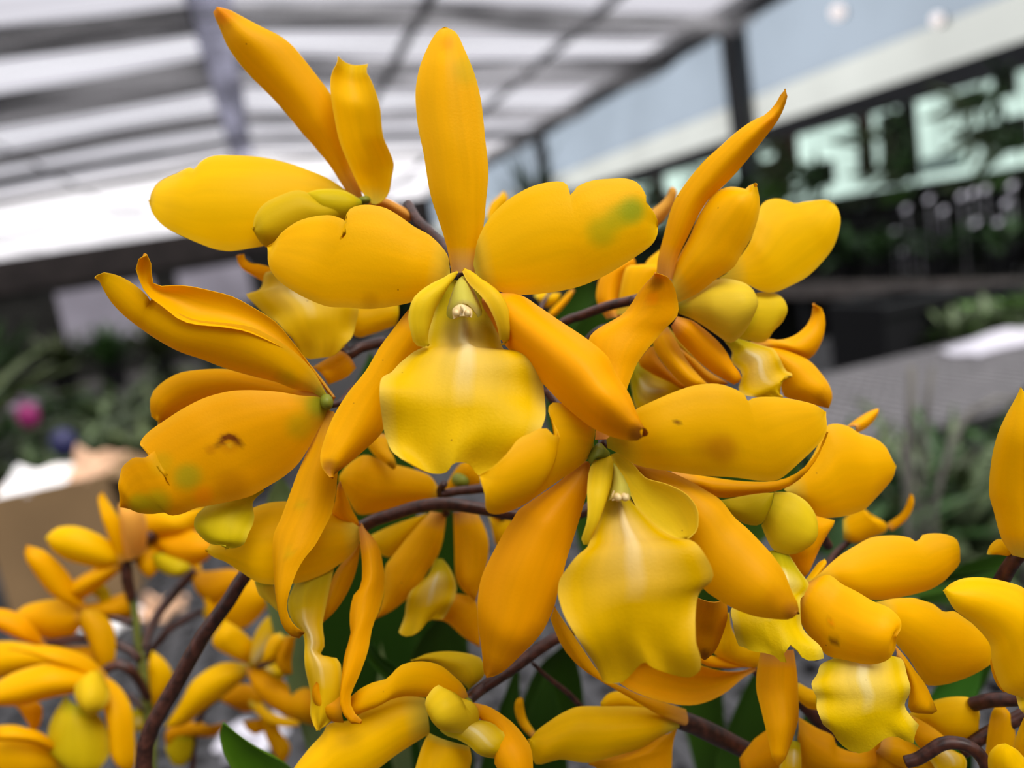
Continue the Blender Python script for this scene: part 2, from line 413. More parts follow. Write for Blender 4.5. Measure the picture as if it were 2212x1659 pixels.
m_cloth = film('grey_shade_net', (0.76, 0.755, 0.75), 0.12, 0.55, (0.75, 2.8, 1), 3.0)
m_blue = film('bluish_side_film', (0.56, 0.605, 0.645), 0.1, 0.08, (.6, .6, .6))
m_cream = film('cream_side_film', (0.73, 0.74, 0.71), 0.1, 0.08, (.6, .6, .6))
m_mint = film('mint_side_film', (0.72, 0.82, 0.765), 0.08, 0.12, (2, 2, 2))
m_grey = film('grey_end_film', (0.46, 0.44, 0.47), 0.12, 0.15, (.8, .8, .8))

struct(MB().box(-30, 30, -25, 45, -EYE - .1, -EYE).build('floor', m_floor, origin=(0, 0, -EYE))).location = (0, 0, 0)
def put(o): o.location.z += EYE; return o

# roof: sheets laid across the house, rafters, thin purlins
ceil = bpy.data.objects.new('ceiling', None); COL.objects.link(ceil); ceil.location = (0, 0, EYE); struct(ceil)
Y0R = 3.2  # roof left open before this so top light reaches the flowers
nsh = 16
sheets = {}
for side, (xa, za, xb, zb) in {'r': (0, ZR, XR, ZE), 'l': (0, ZR, XL, ZE - .02)}.items():
    w = (YE_ - Y0R) / nsh
    for i in range(nsh):
        y0, y1 = Y0R + i * w, Y0R + (i + 1) * w - .02
        lift = .012 * (i % 2)
        P = [(xa, y0, za + lift), (xb, y0, zb + lift), (xb, y1, zb + lift), (xa, y1, za + lift)]
        if side == 'l': P = P[::-1]
        MB().quadslab(P, .004).build('roof_sheet', m_roof if y1 < 14.2 else m_gable, ceil)
for y in (6.7, 12.2, 17.7):
    MB().quadslab([(0, y - .02, ZR - .03), (XR, y - .02, ZE - .03), (XR, y + .02, ZE - .03), (0, y + .02, ZR - .03)], .09).build('rafter', mat('pale_steel', (.5, .5, .52), .5, .4), ceil)
    MB().quadslab([(0, y + .02, ZR - .03), (XL, y + .02, ZE - .05), (XL, y - .02, ZE - .05), (0, y - .02, ZR - .03)], .09).build('rafter', m_steel if False else bpy.data.materials['pale_steel'], ceil)
def zroof(x): return ZR + (ZE - ZR) * (x / XR) if x > 0 else ZR + (ZE - .02 - ZR) * (x / XL)
for x, hw in ((-4.9, .012), (-2.35, .012), (1.55, .03), (3.0, .03)):
    z = zroof(x) - .13
    MB().box(x - hw, x + hw, Y0R, YE_, z - hw, z + hw).build('purlin', bpy.data.materials['pale_steel'], ceil)
MB().box(-.16, .16, Y0R, YE_, ZR - .09, ZR - .03).build('ridge_cap', film('ridge_strip', (.60, .60, .66), .2, .35, (3, .7, 1)), ceil)

# shade net drawn up into bands under the roof sheets: one hanging fold after the other
y = 4.2; k = 0
while y < 13.4:
    w = (1.0, .7, 1.2, .8, .6, .95)[k % 6] * (1 if y < 12 else .8)
    for sgn, xe in ((1, XR - .1), (-1, XL + .1)):
        xs = np.linspace(.12, abs(xe), 15) * sgn
        ys = np.linspace(0, 1, 7)
        V = []; F_ = []
        for x in xs:
            for t in ys:
                sag = .05 * math.sin(math.pi * t) + .02 * math.sin(x * 3 + k) * math.sin(math.pi * t)
                yy = y + w * t + .08 * math.sin(x * 1.7 + k * 2.1)
                V.append((x, yy, zroof(x) - .16 - sag))
        for i in range(14):
            for j in range(6):
                a = i * 7 + j; F_.append((a, a + 1, a + 8, a + 7))
        n0 = len(V); V += [(p[0], p[1], p[2] - .003) for p in V]; F_ += [tuple(n0 + q for q in f[::-1]) for f in F_]
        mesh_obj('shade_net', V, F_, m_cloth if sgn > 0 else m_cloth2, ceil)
    y += w + (.95, .75, 1.0, .6)[k % 4]; k += 1

# end wall: bright gable, dark header, grey windows, dark boarding
MB().quadslab([(-8, YE_, ZE), (XR, YE_, ZE), (0, YE_, ZR), (0, YE_, ZR)], .0).F
g = mesh_obj('window_1', [(XL, YE_, ZE), (XR, YE_, ZE), (0, YE_, ZR), (XL, YE_ + .01, ZE), (XR, YE_ + .01, ZE), (0, YE_ + .01, ZR)],
             [(0, 1, 2), (5, 4, 3), (0, 3, 4, 1), (1, 4, 5, 2), (2, 5, 3, 0)], m_gable, None, smooth=False); put(struct(g))
put(struct(MB().box(XL, XR, YE_ - .12, YE_ + .12, .95, ZE).build('trim_1', m_beam)))
we = MB()
for a, b, c, d in ((XL, -4.9, -EYE, .95), (-2.72, -2.15, -EYE, .95), (-.45, XR, -EYE, .95), (-4.9, -2.72, -EYE, -.6), (-4.9, -2.72, .78, .95), (-2.15, -.45, -EYE, -.2), (-2.15, -.45, .8, .95)):
    we.box(a, b, YE_ - .03, YE_ + .05, c, d)
put(struct(we.build('wall_end', m_dark)))
put(struct(MB().box(-4.9, -2.72, YE_, YE_ + .01, -.6, .78).build('window_2', m_grey)))
put(struct(MB().box(-2.15, -.45, YE_, YE_ + .01, -.2, .8).build('window_3', m_grey)))

# right wall: posts, eave beam, rail, film strips
for i, yp in enumerate((1.2, 6.7, 12.2, 17.7)):
    put(struct(MB().box(XR - .11, XR + .03, yp - .11, yp + .11, -EYE, ZE).build('trim_%d' % (2 + i), m_steel)))
put(struct(MB().box(XR - .08, XR + .05, Y0R - 6.3, YE_, ZE - .10, ZE + .10).build('trim_6', m_steel)))
put(struct(MB().box(XR - .08, XR + .05, Y0R - 6.3, YE_, .54, .69).build('trim_7', m_steel)))
yy = [-3.1, 1.2, 6.7, 12.2, 17.7, YE_]
for i in range(5):
    a, b = yy[i] + .08, yy[i + 1] - .08
    put(struct(MB().box(XR, XR + .006, a, b, .98, ZE - .06).build('window_%d' % (4 + 3 * i), m_blue)))
    put(struct(MB().box(XR - .004, XR + .004, a, b, .66, .98).build('window_%d' % (5 + 3 * i), m_cream)))
    put(struct(MB().box(XR, XR + .006, a, b, -.02, .58).build('window_%d' % (6 + 3 * i), m_mint)))
put(struct(MB().box(XR - .02, XR + .05, Y0R - 6.3, YE_, -EYE, -.02).build('wall_right', m_dark)))
put(struct(MB().box(XL, XR, -3.2, -3.1, -EYE, ZE).build('wall_front_added', mat('grey_added_wall', (.22, .22, .21), .8, .2, .2, 6))))  # unseen, added behind the camera to cut frontal light; grey gives some fill
put(struct(MB().box(XL - .05, XL, Y0R - 6.3, YE_, -EYE, ZE).build('wall_left', m_dark)))

# two round lamps on the right wall
m_lamp = bpy.data.materials.new('lamp_glow'); m_lamp.use_nodes = True
e = m_lamp.node_tree.nodes['Principled BSDF']; e.inputs['Emission Color'].default_value = (1, .86, .82, 1); e.inputs['Emission Strength'].default_value = 0.9
for nm, c, r in (('round wall lamp glowing on the bluish wall film, the farther one', (4.42, 5.27, 1.32), .055), ('round wall lamp glowing near the cream film, the nearer one', (4.42, 4.37, .99), .04)):
    t = empty('wall_lamp', abs_(c), nm, 'lamp')
    ball('globe', c, (r, r, r), m_lamp, t, c)
    MB().lathe((c[0] + .05, c[1], c[2] - .02), [(0, -.02), (.03, -.02), (.03, .04), (0, .04)], 12).build('socket', m_steel, t, c)

# ------------------------------------------------------------------ benches
m_mesh = mat('grey_steel_mesh', (0.15, 0.14, 0.145), 0.5, 0.4, 0.15, 30)
m_mesh2 = mat('dark_steel_mesh', (0.04, 0.039, 0.042), 0.6, 0.25, 0.2, 30)
def bench(label, x0, x1, y0, y1, z, step=.03, mm=None):
    t = empty('plant_bench', ((x0 + x1) / 2, (y0 + y1) / 2, 0), label, 'bench')
    o = (t.location.x, t.location.y, -EYE)
    fr = MB()
    for a in (x0, x1 - .03): fr.box(a, a + .03, y0, y1, z - .05, z)
    for a in (y0, y1 - .03): fr.box(x0 + .03, x1 - .03, a, a + .03, z - .05, z)
    fr.build('frame', mat('bench_rim', (.03, .03, .032), .5, .4), t, o)
    ms = MB(); n = int((x1 - x0) / step)
    for i in range(n + 1):
        x = x0 + (x1 - x0) * i / n; ms.box(x - .008, x + .008, y0, y1, z - .006, z + .001)
    n = int((y1 - y0) / step)
    for i in range(n + 1):
        y = y0 + (y1 - y0) * i / n; ms.box(x0, x1, y - .008, y + .008, z - .009, z - .002)
    q = ms.build('mesh_top', mm or m_mesh, t, o); q['kind'] = 'stuff'
    for a in (x0 + .02, x1 - .06):
        for b in (y0 + .02, y1 - .06):
            MB().box(a, a + .04, b, b + .04, -EYE, z - .05).build('leg', m_steel, t, o)
    return t
bench('grey mesh-topped bench at the right with a white plastic sheet on it', .92, 2.6, 1.11, 1.62, -.42)
bench('grey mesh-topped bench under the blurred flower spray at the left', -1.0, .55, .16, 1.64, -.42, .034, m_mesh2)

# white plastic sheet crumpled on the right bench
m_white = mat('white_plastic', (0.50, 0.48, 0.54), 0.4, 0.4)
def crumple(name, label, cat, x0, x1, y0, y1, z, h, m):
    n = 14; V = []; F_ = []
    for i in range(n + 1):
        for j in range(n + 1):
            u, v = i / n, j / n
            e = min(u, 1 - u, v, 1 - v) * 2
            V.append((x0 + (x1 - x0) * u + .01 * math.sin(9 * v), y0 + (y1 - y0) * v + .012 * math.sin(8 * u), z + .003 + h * e * (.5 + .3 * math.sin(7 * u + 2) * math.cos(6 * v) + .2 * math.sin(15 * u * v))))
    for i in range(n):
        for j in range(n):
            a = i * (n + 1) + j; F_.append((a, a + n + 1, a + n + 2, a + 1))
    k = len(V); V += [(p[0], p[1], p[2] - .002) for p in V]; F_ += [tuple(k + q for q in f[::-1]) for f in F_]
    o = mesh_obj(name, V, F_, m); put(o); return tag(o, label, cat)
crumple('plastic_sheet', 'crumpled white plastic sheet lying on the right mesh bench', 'plastic sheet', 1.5, 1.86, 1.44, 1.56, -.418, .05, m_white)

# cardboard box with paper on it, left
m_card = mat('brown_cardboard', (0.20, 0.125, 0.062), 0.8, 0.15, 0.15, 9)
m_paper = mat('white_paper', (0.85, 0.82, 0.82), 0.6, 0.2)
m_tan = mat('tan_wrapping', (0.62, 0.38, 0.24), 0.7, 0.2, .1, 12)
def carton():
    c = (-.365, 1.37, -.419)
    t = empty('cardboard_box', abs_(c), 'open brown cardboard box on the left bench holding paper', 'box')
    b = MB(); x0, x1, y0, y1, z0, z1, w = -.455, -.285, 1.28, 1.46, -.419, -.225, .004
    b.box(x0, x1, y0, y1, z0, z0 + w)
    b.box(x0, x1, y0, y0 + w, z0 + w, z1).box(x0, x1, y1 - w, y1, z0 + w, z1)
    b.box(x0, x0 + w, y0 + w, y1 - w, z0 + w, z1).box(x1 - w, x1, y0 + w, y1 - w, z0 + w, z1)
    b.build('carton', m_card, t, c)
    MB().quadslab([(x1, y0, z1), (x1 + .05, y0, z1 - .03), (x1 + .05, y1, z1 - .03), (x1, y1, z1)], .004).build('flap', m_card, t, c)
    MB().quadslab([(x0 - .05, y0, z1 - .035), (x0, y0, z1), (x0, y1, z1), (x0 - .05, y1, z1 - .035)], .004).build('flap', m_card, t, c)
carton()
crumple('paper_sheet', 'bundle of white paper lying in the open cardboard box', 'paper', -.45, -.355, 1.29, 1.45, -.232, .05, m_paper)
crumple('wrapping_paper', 'tan wrapping paper bulging out of the cardboard box beside white paper', 'paper', -.35, -.29, 1.29, 1.45, -.232, .07, m_tan)
crumple('plastic_sheet', 'pale grey plastic sheet lying behind the cardboard box', 'plastic sheet', -.42, -.26, 1.49, 1.60, -.418, .26, mat('grey_plastic', (.34, .33, .36), .5))
crumple('plastic_sheet', 'white plastic sheet on the left bench below the blurred spray', 'plastic sheet', -.132, -.08, .735, .79, -.418, .02, m_white)
crumple('plastic_sheet', 'small white paper scrap in front of the cardboard box', 'paper', -.335, -.275, 1.15, 1.20, -.418, .05, m_paper)
crumple('plastic_sheet', 'tan paper scrap on the bench beside the white scrap', 'paper', -.26, -.215, 1.15, 1.20, -.418, .05, m_tan)

m_pot = mat('black_plastic_pot', (0.008, 0.008, 0.009), 0.5, 0.25)
m_soil = mat('bark_mix', (0.05, 0.033, 0.022), 0.9, 0.1, .5, 60)
LEAVES = [mat('shade_leaf', (0.030, 0.075, 0.016), .4, .4, .4, 20), mat('grey_green_leaf', (0.085, 0.12, 0.05), .5, .4, .4, 20),
          mat('bright_leaf', (0.10, 0.22, 0.03), .4, .4, .4, 20), mat('olive_leaf', (0.055, 0.075, 0.022), .45, .4, .4, 20)]
def plant(c, label, n, ln, wd, lm, pr=.06, ph=.10, seed=0, up=.6, group=None, name='potted_plant'):
    rs = random.Random(seed)
    t = empty(name, abs_(c), label, 'plant', group)
    MB().lathe(c, [(0, 0), (pr * .75, 0), (pr, ph), (pr * 1.06, ph), (pr * 1.06, ph - .012), (pr * .96, ph - .014), (0, ph - .014)], 16).build('pot', m_pot, t, c)
    f = MB()
    for i in range(n):
        a = rs.uniform(0, 6.283); e = rs.uniform(.15, 1.0) * up
        d = (math.cos(a) * (1 - e * .8), math.sin(a) * (1 - e * .8), .25 + e)
        r = rs.uniform(0, pr * .7)
        f.leafblade((c[0] + r * math.cos(a), c[1] + r * math.sin(a), c[2] + ph - .02 + rs.uniform(0, ln * .45)), d, (0, 0, 1), ln * rs.uniform(.6, 1.1), wd * rs.uniform(.7, 1.15), rs.uniform(.1, .55))
    q = f.build('foliage', lm, t, c, smooth=True); q['kind'] = 'stuff'
    return t

# left: second bench with dense potted plants, a magenta bloom among them
bench('long dark plant bench behind the cardboard box, crowded with pots', -3.2, .1, 1.95, 3.9, -.52, .05, m_mesh2)
rs = random.Random(5); k = 0
for y in (2.2, 2.65, 3.1, 3.6):
    for x in (-2.4, -2.05, -1.75, -1.45, -1.15, -.88, -.62, -.38, -.15):
        tall = x < -.5 * y / 1.6 - .08
        plant((x + rs.uniform(-.05, .05), y + rs.uniform(-.06, .06), -.519), 'leafy green potted plant among many on the bench behind the cardboard box',
              34 if tall else 26, .42 if tall else .2, .034 if tall else .026, LEAVES[(0, 3, 0, 1)[k % 4] if tall else (1, 3, 0)[k % 3]], .075, .11, k, .9 if tall else .55, 'potted plants on the bench behind the cardboard box'); k += 1
t = empty('magenta_orchid', abs_((-.58, 2.02, -.519)), 'magenta flower with pale petals on a thin stalk at the left bench edge', 'flower')
m_mag = mat('magenta_petal', (0.22, 0.015, 0.10), .5); m_pale = mat('pale_lilac_petal', (0.20, 0.15, 0.20), .5)
for j in range(5):
    a = 1.57 + j * 1.2566
    MB().leafblade((-.575, 2.02, -.17), (math.cos(a), -.25, math.sin(a)), (0, 1, 0), .036, .015, .1).build('petal', m_pale, t, (-.58, 2.02, -.519))
ball('lip', (-.57, 2.0, -.185), (.024, .014, .028), m_mag, t, (-.58, 2.02, -.519))
tube('stalk', [(-.58, 2.02, -.519, .004), (-.59, 2.02, -.35, .003), (-.575, 2.02, -.175, .003)], LEAVES[0], t, (-.58, 2.02, -.519), 8, 1.0, False)
ball('violet_bucket', (-.515, 2.0, -.26), (.03, .03, .035), mat('dark_blue_plastic', (.025, .025, .08), .4)).location.z += EYE
tag(bpy.data.objects['violet_bucket'], 'small dark blue ball-shaped ornament beside the magenta flower', 'ornament')
bpy.data.objects['violet_bucket'].name = 'blue_ornament'

# right: low bench with black trays, white bottle, green seedlings
bench('low dark bench behind the right mesh bench, carrying black trays', 1.25, 3.1, 1.75, 2.9, -.60, .05, m_mesh2)
for i, (x0, x1, y0, y1, h, lb) in enumerate(((1.62, 1.88, 1.86, 2.1, .27, 'tall black plastic crate behind the right mesh bench'), (2.02, 2.4, 2.0, 2.2, .20, 'lower black plastic crate to the right of the tall crate'))):
    c = ((x0 + x1) / 2, (y0 + y1) / 2, -.599)
    t = empty('black_crate', abs_(c), lb, 'crate'); z0, z1, w = -.599, -.599 + h, .012
    b = MB().box(x0, x1, y0, y1, z0, z0 + w)
    for a, d, e, f in ((x0, x1, y0, y0 + w), (x0, x1, y1 - w, y1), (x0, x0 + w, y0 + w, y1 - w), (x1 - w, x1, y0 + w, y1 - w)): b.box(a, d, e, f, z0 + w, z1)
    b.build('crate_body', m_pot, t, c)
    MB().box(x0 - .01, x1 + .01, y0 - .012, y0, z1 - .03, z1).build('rim', m_pot, t, c)
c = (1.845, 2.22, -.599)
t = empty('white_bottle', abs_(c), 'white plastic bottle standing beside the tall black crate', 'bottle')
MB().lathe(c, [(0, 0), (.035, 0), (.037, .01), (.037, .17), (.02, .21), (.014, .215), (.014, .235), (0, .235)]).build('bottle_body', mat('white_bottle_plastic', (.5, .48, .56), .4, .4), t, c)
MB().lathe((c[0], c[1], c[2] + .236), [(0, 0), (.017, 0), (.017, .02), (0, .02)]).build('cap', m_pot, t, c)
for j in range(9):
    plant((1.80 + .065 * j, 1.80 + .06 * (j % 2), -.599), 'low fresh green seedling pot beside the tall black crate, behind the white sheet', 30, .10, .02, LEAVES[2 if j % 2 else 1], .045, .14, 70 + j, .8, 'green seedlings behind the white sheet on the right bench')

# along the right wall: staging with pots, plants hanging from the rail, small white tags
m_board = mat('weathered_board', (0.15, 0.13, 0.12), .8, .2, .3, 14)
t = empty('wall_staging', (3.95, 7.4, 0), 'long dark staging along the right wall with a pale front board', 'bench'); o = (3.95, 7.4, -EYE)
MB().box(3.5, 4.4, 2.2, 12.6, -.60, -.575).build('shelf', m_dark, t, o)
MB().box(3.46, 3.50, 2.2, 12.6, -.66, -.56).build('front_board', m_board, t, o)
MB().box(4.0, 4.4, 2.2, 12.6, -.27, -.25).build('upper_shelf', m_dark, t, o)
for y in (2.3, 4.8, 7.3, 9.8, 12.4):
    MB().box(3.52, 3.58, y, y + .06, -EYE, -.60).build('leg', m_steel, t, o); MB().box(4.3, 4.36, y, y + .06, -EYE, -.60).build('leg', m_steel, t, o)
    MB().box(4.3, 4.36, y, y + .06, -.575, -.27).build('bracket', m_steel, t, o)
k = 200
for y in np.arange(2.5, 12.4, .42):
    for x, z in ((3.72, -.574), (4.2, -.249)):
        plant((x + rs.uniform(-.05, .05), y + rs.uniform(-.08, .08), z), 'dark leafy pot on the staging along the right wall, %s shelf' % ('lower' if z < -.4 else 'upper'),
              18, .12 if (z > -.4 and y < 5.7) else .26, .03, LEAVES[(0, 3, 0, 2)[k % 4]], .08, .12, k, .6, 'pots on the %s shelf of the right wall staging' % ('lower' if z < -.4 else 'upper')); k += 1
m_tag = mat('glossy_white_tag', (.86, .84, .92), .15, .6)
for j, (y, z) in enumerate(((4.31, -.30), (4.19, -.16), (3.76, -.13), (3.68, -.12), (3.6, -.11), (3.43, -.11), (3.68, -.29), (3.53, -.30), (4.0, -.12), (4.1, -.33), (4.24, -.42), (3.3, -.28), (3.47, -.2), (3.9, -.2))):
    a = MB().quadslab([(3.872, y - .017, z - .012), (3.90, y - .017, z + .014), (3.90, y + .017, z + .014), (3.872, y + .017, z - .012)], .003).box(3.8855, 3.8875, y - .002, y + .002, -.575, z - .006).build('plant_tag', m_tag); put(a)
    tag(a, 'small white plant tag stuck among the dark pots at the right wall', 'plant tag', 'white plant tags at the right wall')

def hanger(c, wdt, h, d, label, m, leaves=0, lm=0, seed=0, top=.58):
    t = empty('hanging_plaque', abs_(c), label, 'hanging planter')
    for i in range(3):
        MB().box(c[0] - d / 2, c[0] + d / 2, c[1] - wdt / 2 + i * wdt / 3, c[1] - wdt / 2 + (i + .92) * wdt / 3, c[2] - h / 2, c[2] + h / 2).build('slat', m, t, c)
    tube('wire', [(c[0], c[1], c[2] + h / 2 - .01, .004), (c[0], c[1], (c[2] + h / 2 + top) / 2, .004), (c[0], c[1], top, .004)], m_steel, t, c, 6, 1.0, False)
    if leaves:
        r = random.Random(seed); f = MB()
        for i in range(leaves):
            a = r.uniform(0, 6.28)
            f.leafblade((c[0] - d / 2, c[1] + r.uniform(-.5, .5) * wdt, c[2] + r.uniform(-.5, .4) * h), (-.5 * r.random(), math.cos(a), math.sin(a) * .8 - .3), (1, 0, 0.2), r.uniform(.12, .26), r.uniform(.012, .03), r.uniform(.1, .5))
        q = f.build('foliage', LEAVES[lm], t, c, smooth=True); q['kind'] = 'stuff'
m_bark = mat('brown_bark_plaque', (.065, .040, .030), .8, .2, .3, 20)
for i, (y, z, w_, h_, lb) in enumerate(((4.97, .30, .12, .42, 'brown bark plaque hanging in the mint window, tall and narrow'), (4.72, .24, .16, .5, 'dark slatted plaque hanging right beside the tall narrow bark plaque'),
        (4.55, .26, .1, .5, 'grey leafy plaque hanging third along the mint window'), (4.05, .42, .15, .13, 'small square dark planter hanging high in the mint window'), (3.80, .46, .12, .14, 'second small square planter hanging high at the mint window'),
        (3.95, .2, .2, .12, 'wide low dark planter hanging in the lower mint window'), (3.75, .17, .16, .2, 'dark basket hanging low at the far right of the mint window'), (4.3, .08, .3, .1, 'long pale green trough hanging at the mint window bottom'))):
    hanger((4.3, y, z), w_, h_, .05, lb, m_bark if i in (0,) else mat('pale_trough', (.35, .5, .45), .5) if i == 7 else m_dark, 14 if i != 7 else 0, i % 2, 30 + i)
rs = random.Random(9)
for j in range(18):
    y = 5.35 + j * .36 + rs.uniform(-.1, .1); z = rs.uniform(.02, .42)
    hanger((4.25 + rs.uniform(-.1, .1), y, z), rs.uniform(.16, .3), rs.uniform(.18, .34), .06, 'plaque of trailing leaves hanging in the row beyond the right post' , m_bark if j % 3 else m_dark, 44 if j < 6 else 20, (0, 3, 2, 0)[j % 4], 60 + j)
for j in range(1):
    ob = [o for o in bpy.data.objects if o.get('label', '').startswith('plaque of trailing leaves')]
for o_ in ob: o_['group'] = 'leafy plaques hanging from the right rail'

# conifer-like plant standing against the far side film
plant((3.9, 11.4, -.25), 'feathery dark green potted shrub standing by the far side wall', 110, 1.05, .03, LEAVES[0], .14, .2, 400, 1.2)
# end wall greenery
for j, (x, z, s_) in enumerate(((-6.6, -.9, 1), (-5.9, -.9, 1), (-5.3, -.9, 1), (-4.2, -.9, .7), (-3.3, -.9, .7), (-2.4, -.9, .7), (-1.4, -.9, .7), (-.5, -.9, .7), (.6, -.9, .8), (1.6, -.9, .8), (2.6, -.9, .8))):
    plant((x, 17.5, -EYE), 'tall dark green potted shrub standing before the end wall', 60, 1.1 * s_, .09, LEAVES[j % 2 * 3], .25, .4, 500 + j, 1.0, 'potted shrubs before the end wall', 'potted_shrub')

# canes and stems below the right bench
m_cane = mat('grey_cane', (.13, .12, .105), .7, .2, .3, 80)
for j, (lb, pts) in enumerate((('grey cane rising in front of the right bench, left one', [(.665, .80, -EYE, .0055), (.665, .76, -.45, .0055), (.685, .75, -.21, .0044)]),
        ('grey cane rising in front of the right bench, right one', [(.70, .80, -EYE, .0038), (.69, .76, -.40, .0038), (.70, .75, -.27, .0033), (.715, .75, -.215, .0027)]),
        ('arching dry leaf stalk between the grey canes and the right frame edge', [(.72, .80, -EYE, .0033), (.705, .76, -.42, .0038), (.725, .75, -.33, .0038), (.775, .75, -.275, .0033), (.84, .74, -.28, .0022)]),
        ('brown wooden post under the right bench', [(.80, .90, -EYE, .0077), (.80, .90, -.60, .0077), (.80, .90, -.36, .0077)]))):
    a = tube('cane' if j < 2 else 'dry_stalk' if j == 2 else 'wooden_post', pts, m_cane if j < 3 else m_board, None, pts[0][:3], 10, 1.0, False)
    a.location = (pts[0][0], pts[0][1], 0); tag(a, lb, 'cane' if j < 3 else 'post')
for j in range(7):
    plant((.62 + .09 * j, .92 + .07 * (j % 3), -.72 + EYE * 0), 'dark trailing plant below the right mesh bench', 30, .25, .02, LEAVES[(0, 3, 0, 1)[j % 4]], .06, .1, 600 + j, .8, 'trailing plants below the right bench')
t = empty('ground_bench', (.95, 1.05, 0), 'low wooden bench under the right mesh bench', 'bench')
MB().box(.5, 1.4, .82, 1.2, -.745, -.72).build('bench_top', m_board, t, (.95, 1.05, -EYE))
for a in (.55, 1.3):
    for b in (.85, 1.13): MB().box(a, a + .05, b, b + .05, -EYE, -.745).build('leg', m_board, t, (.95, 1.05, -EYE))

# ------------------------------------------------------------------ the orchids
def build_flower(f):
    if 'stem' in f:
        p0 = np.array((f['parts'][0].get('tube') or f['parts'][0]['L'])[0][:3]) * .001; o = p0 + np.array([0, 0, EYE])
        t = empty(f['stem'], o, f['label'], f['cat'])
    else:
        o = np.array(f['base']) * .001 + np.array([0, 0, EYE])
        t = empty('orchid_flower', o, f['label'], 'flower')
    subs = {}
    far = 2.0 if f.get('d', 0) > 70 else 1.0
    for p in f['parts']:
        par, org = t, o
        if p.get('par'): par = subs[p['par']]
        mt = M[p['m']]
        if 'tube' in p: q = tube(p['n'], p['tube'], mt, par, org)
        elif 'ball' in p: q = ball(p['n'], np.array(p['ball']) * .001 + np.array([0, 0, EYE]), np.array(p['r']) * .001, mt, par, org)
        else:
            q = blade(p['n'], p['L'], p['R'], mt, par, org, p['b'], p['s'], p.get('keel', 0), p.get('ridge', 0), p.get('ruf', 0), p.get('nr', 3), p.get('st', ()), 0.32 if far == 1 else .4, far, p.get('end'), p.get('ke', 5.0), p.get('dome', 0), p.get('dens', 1.0))
        if p['n'] not in subs: subs[p['n']] = q
    return t

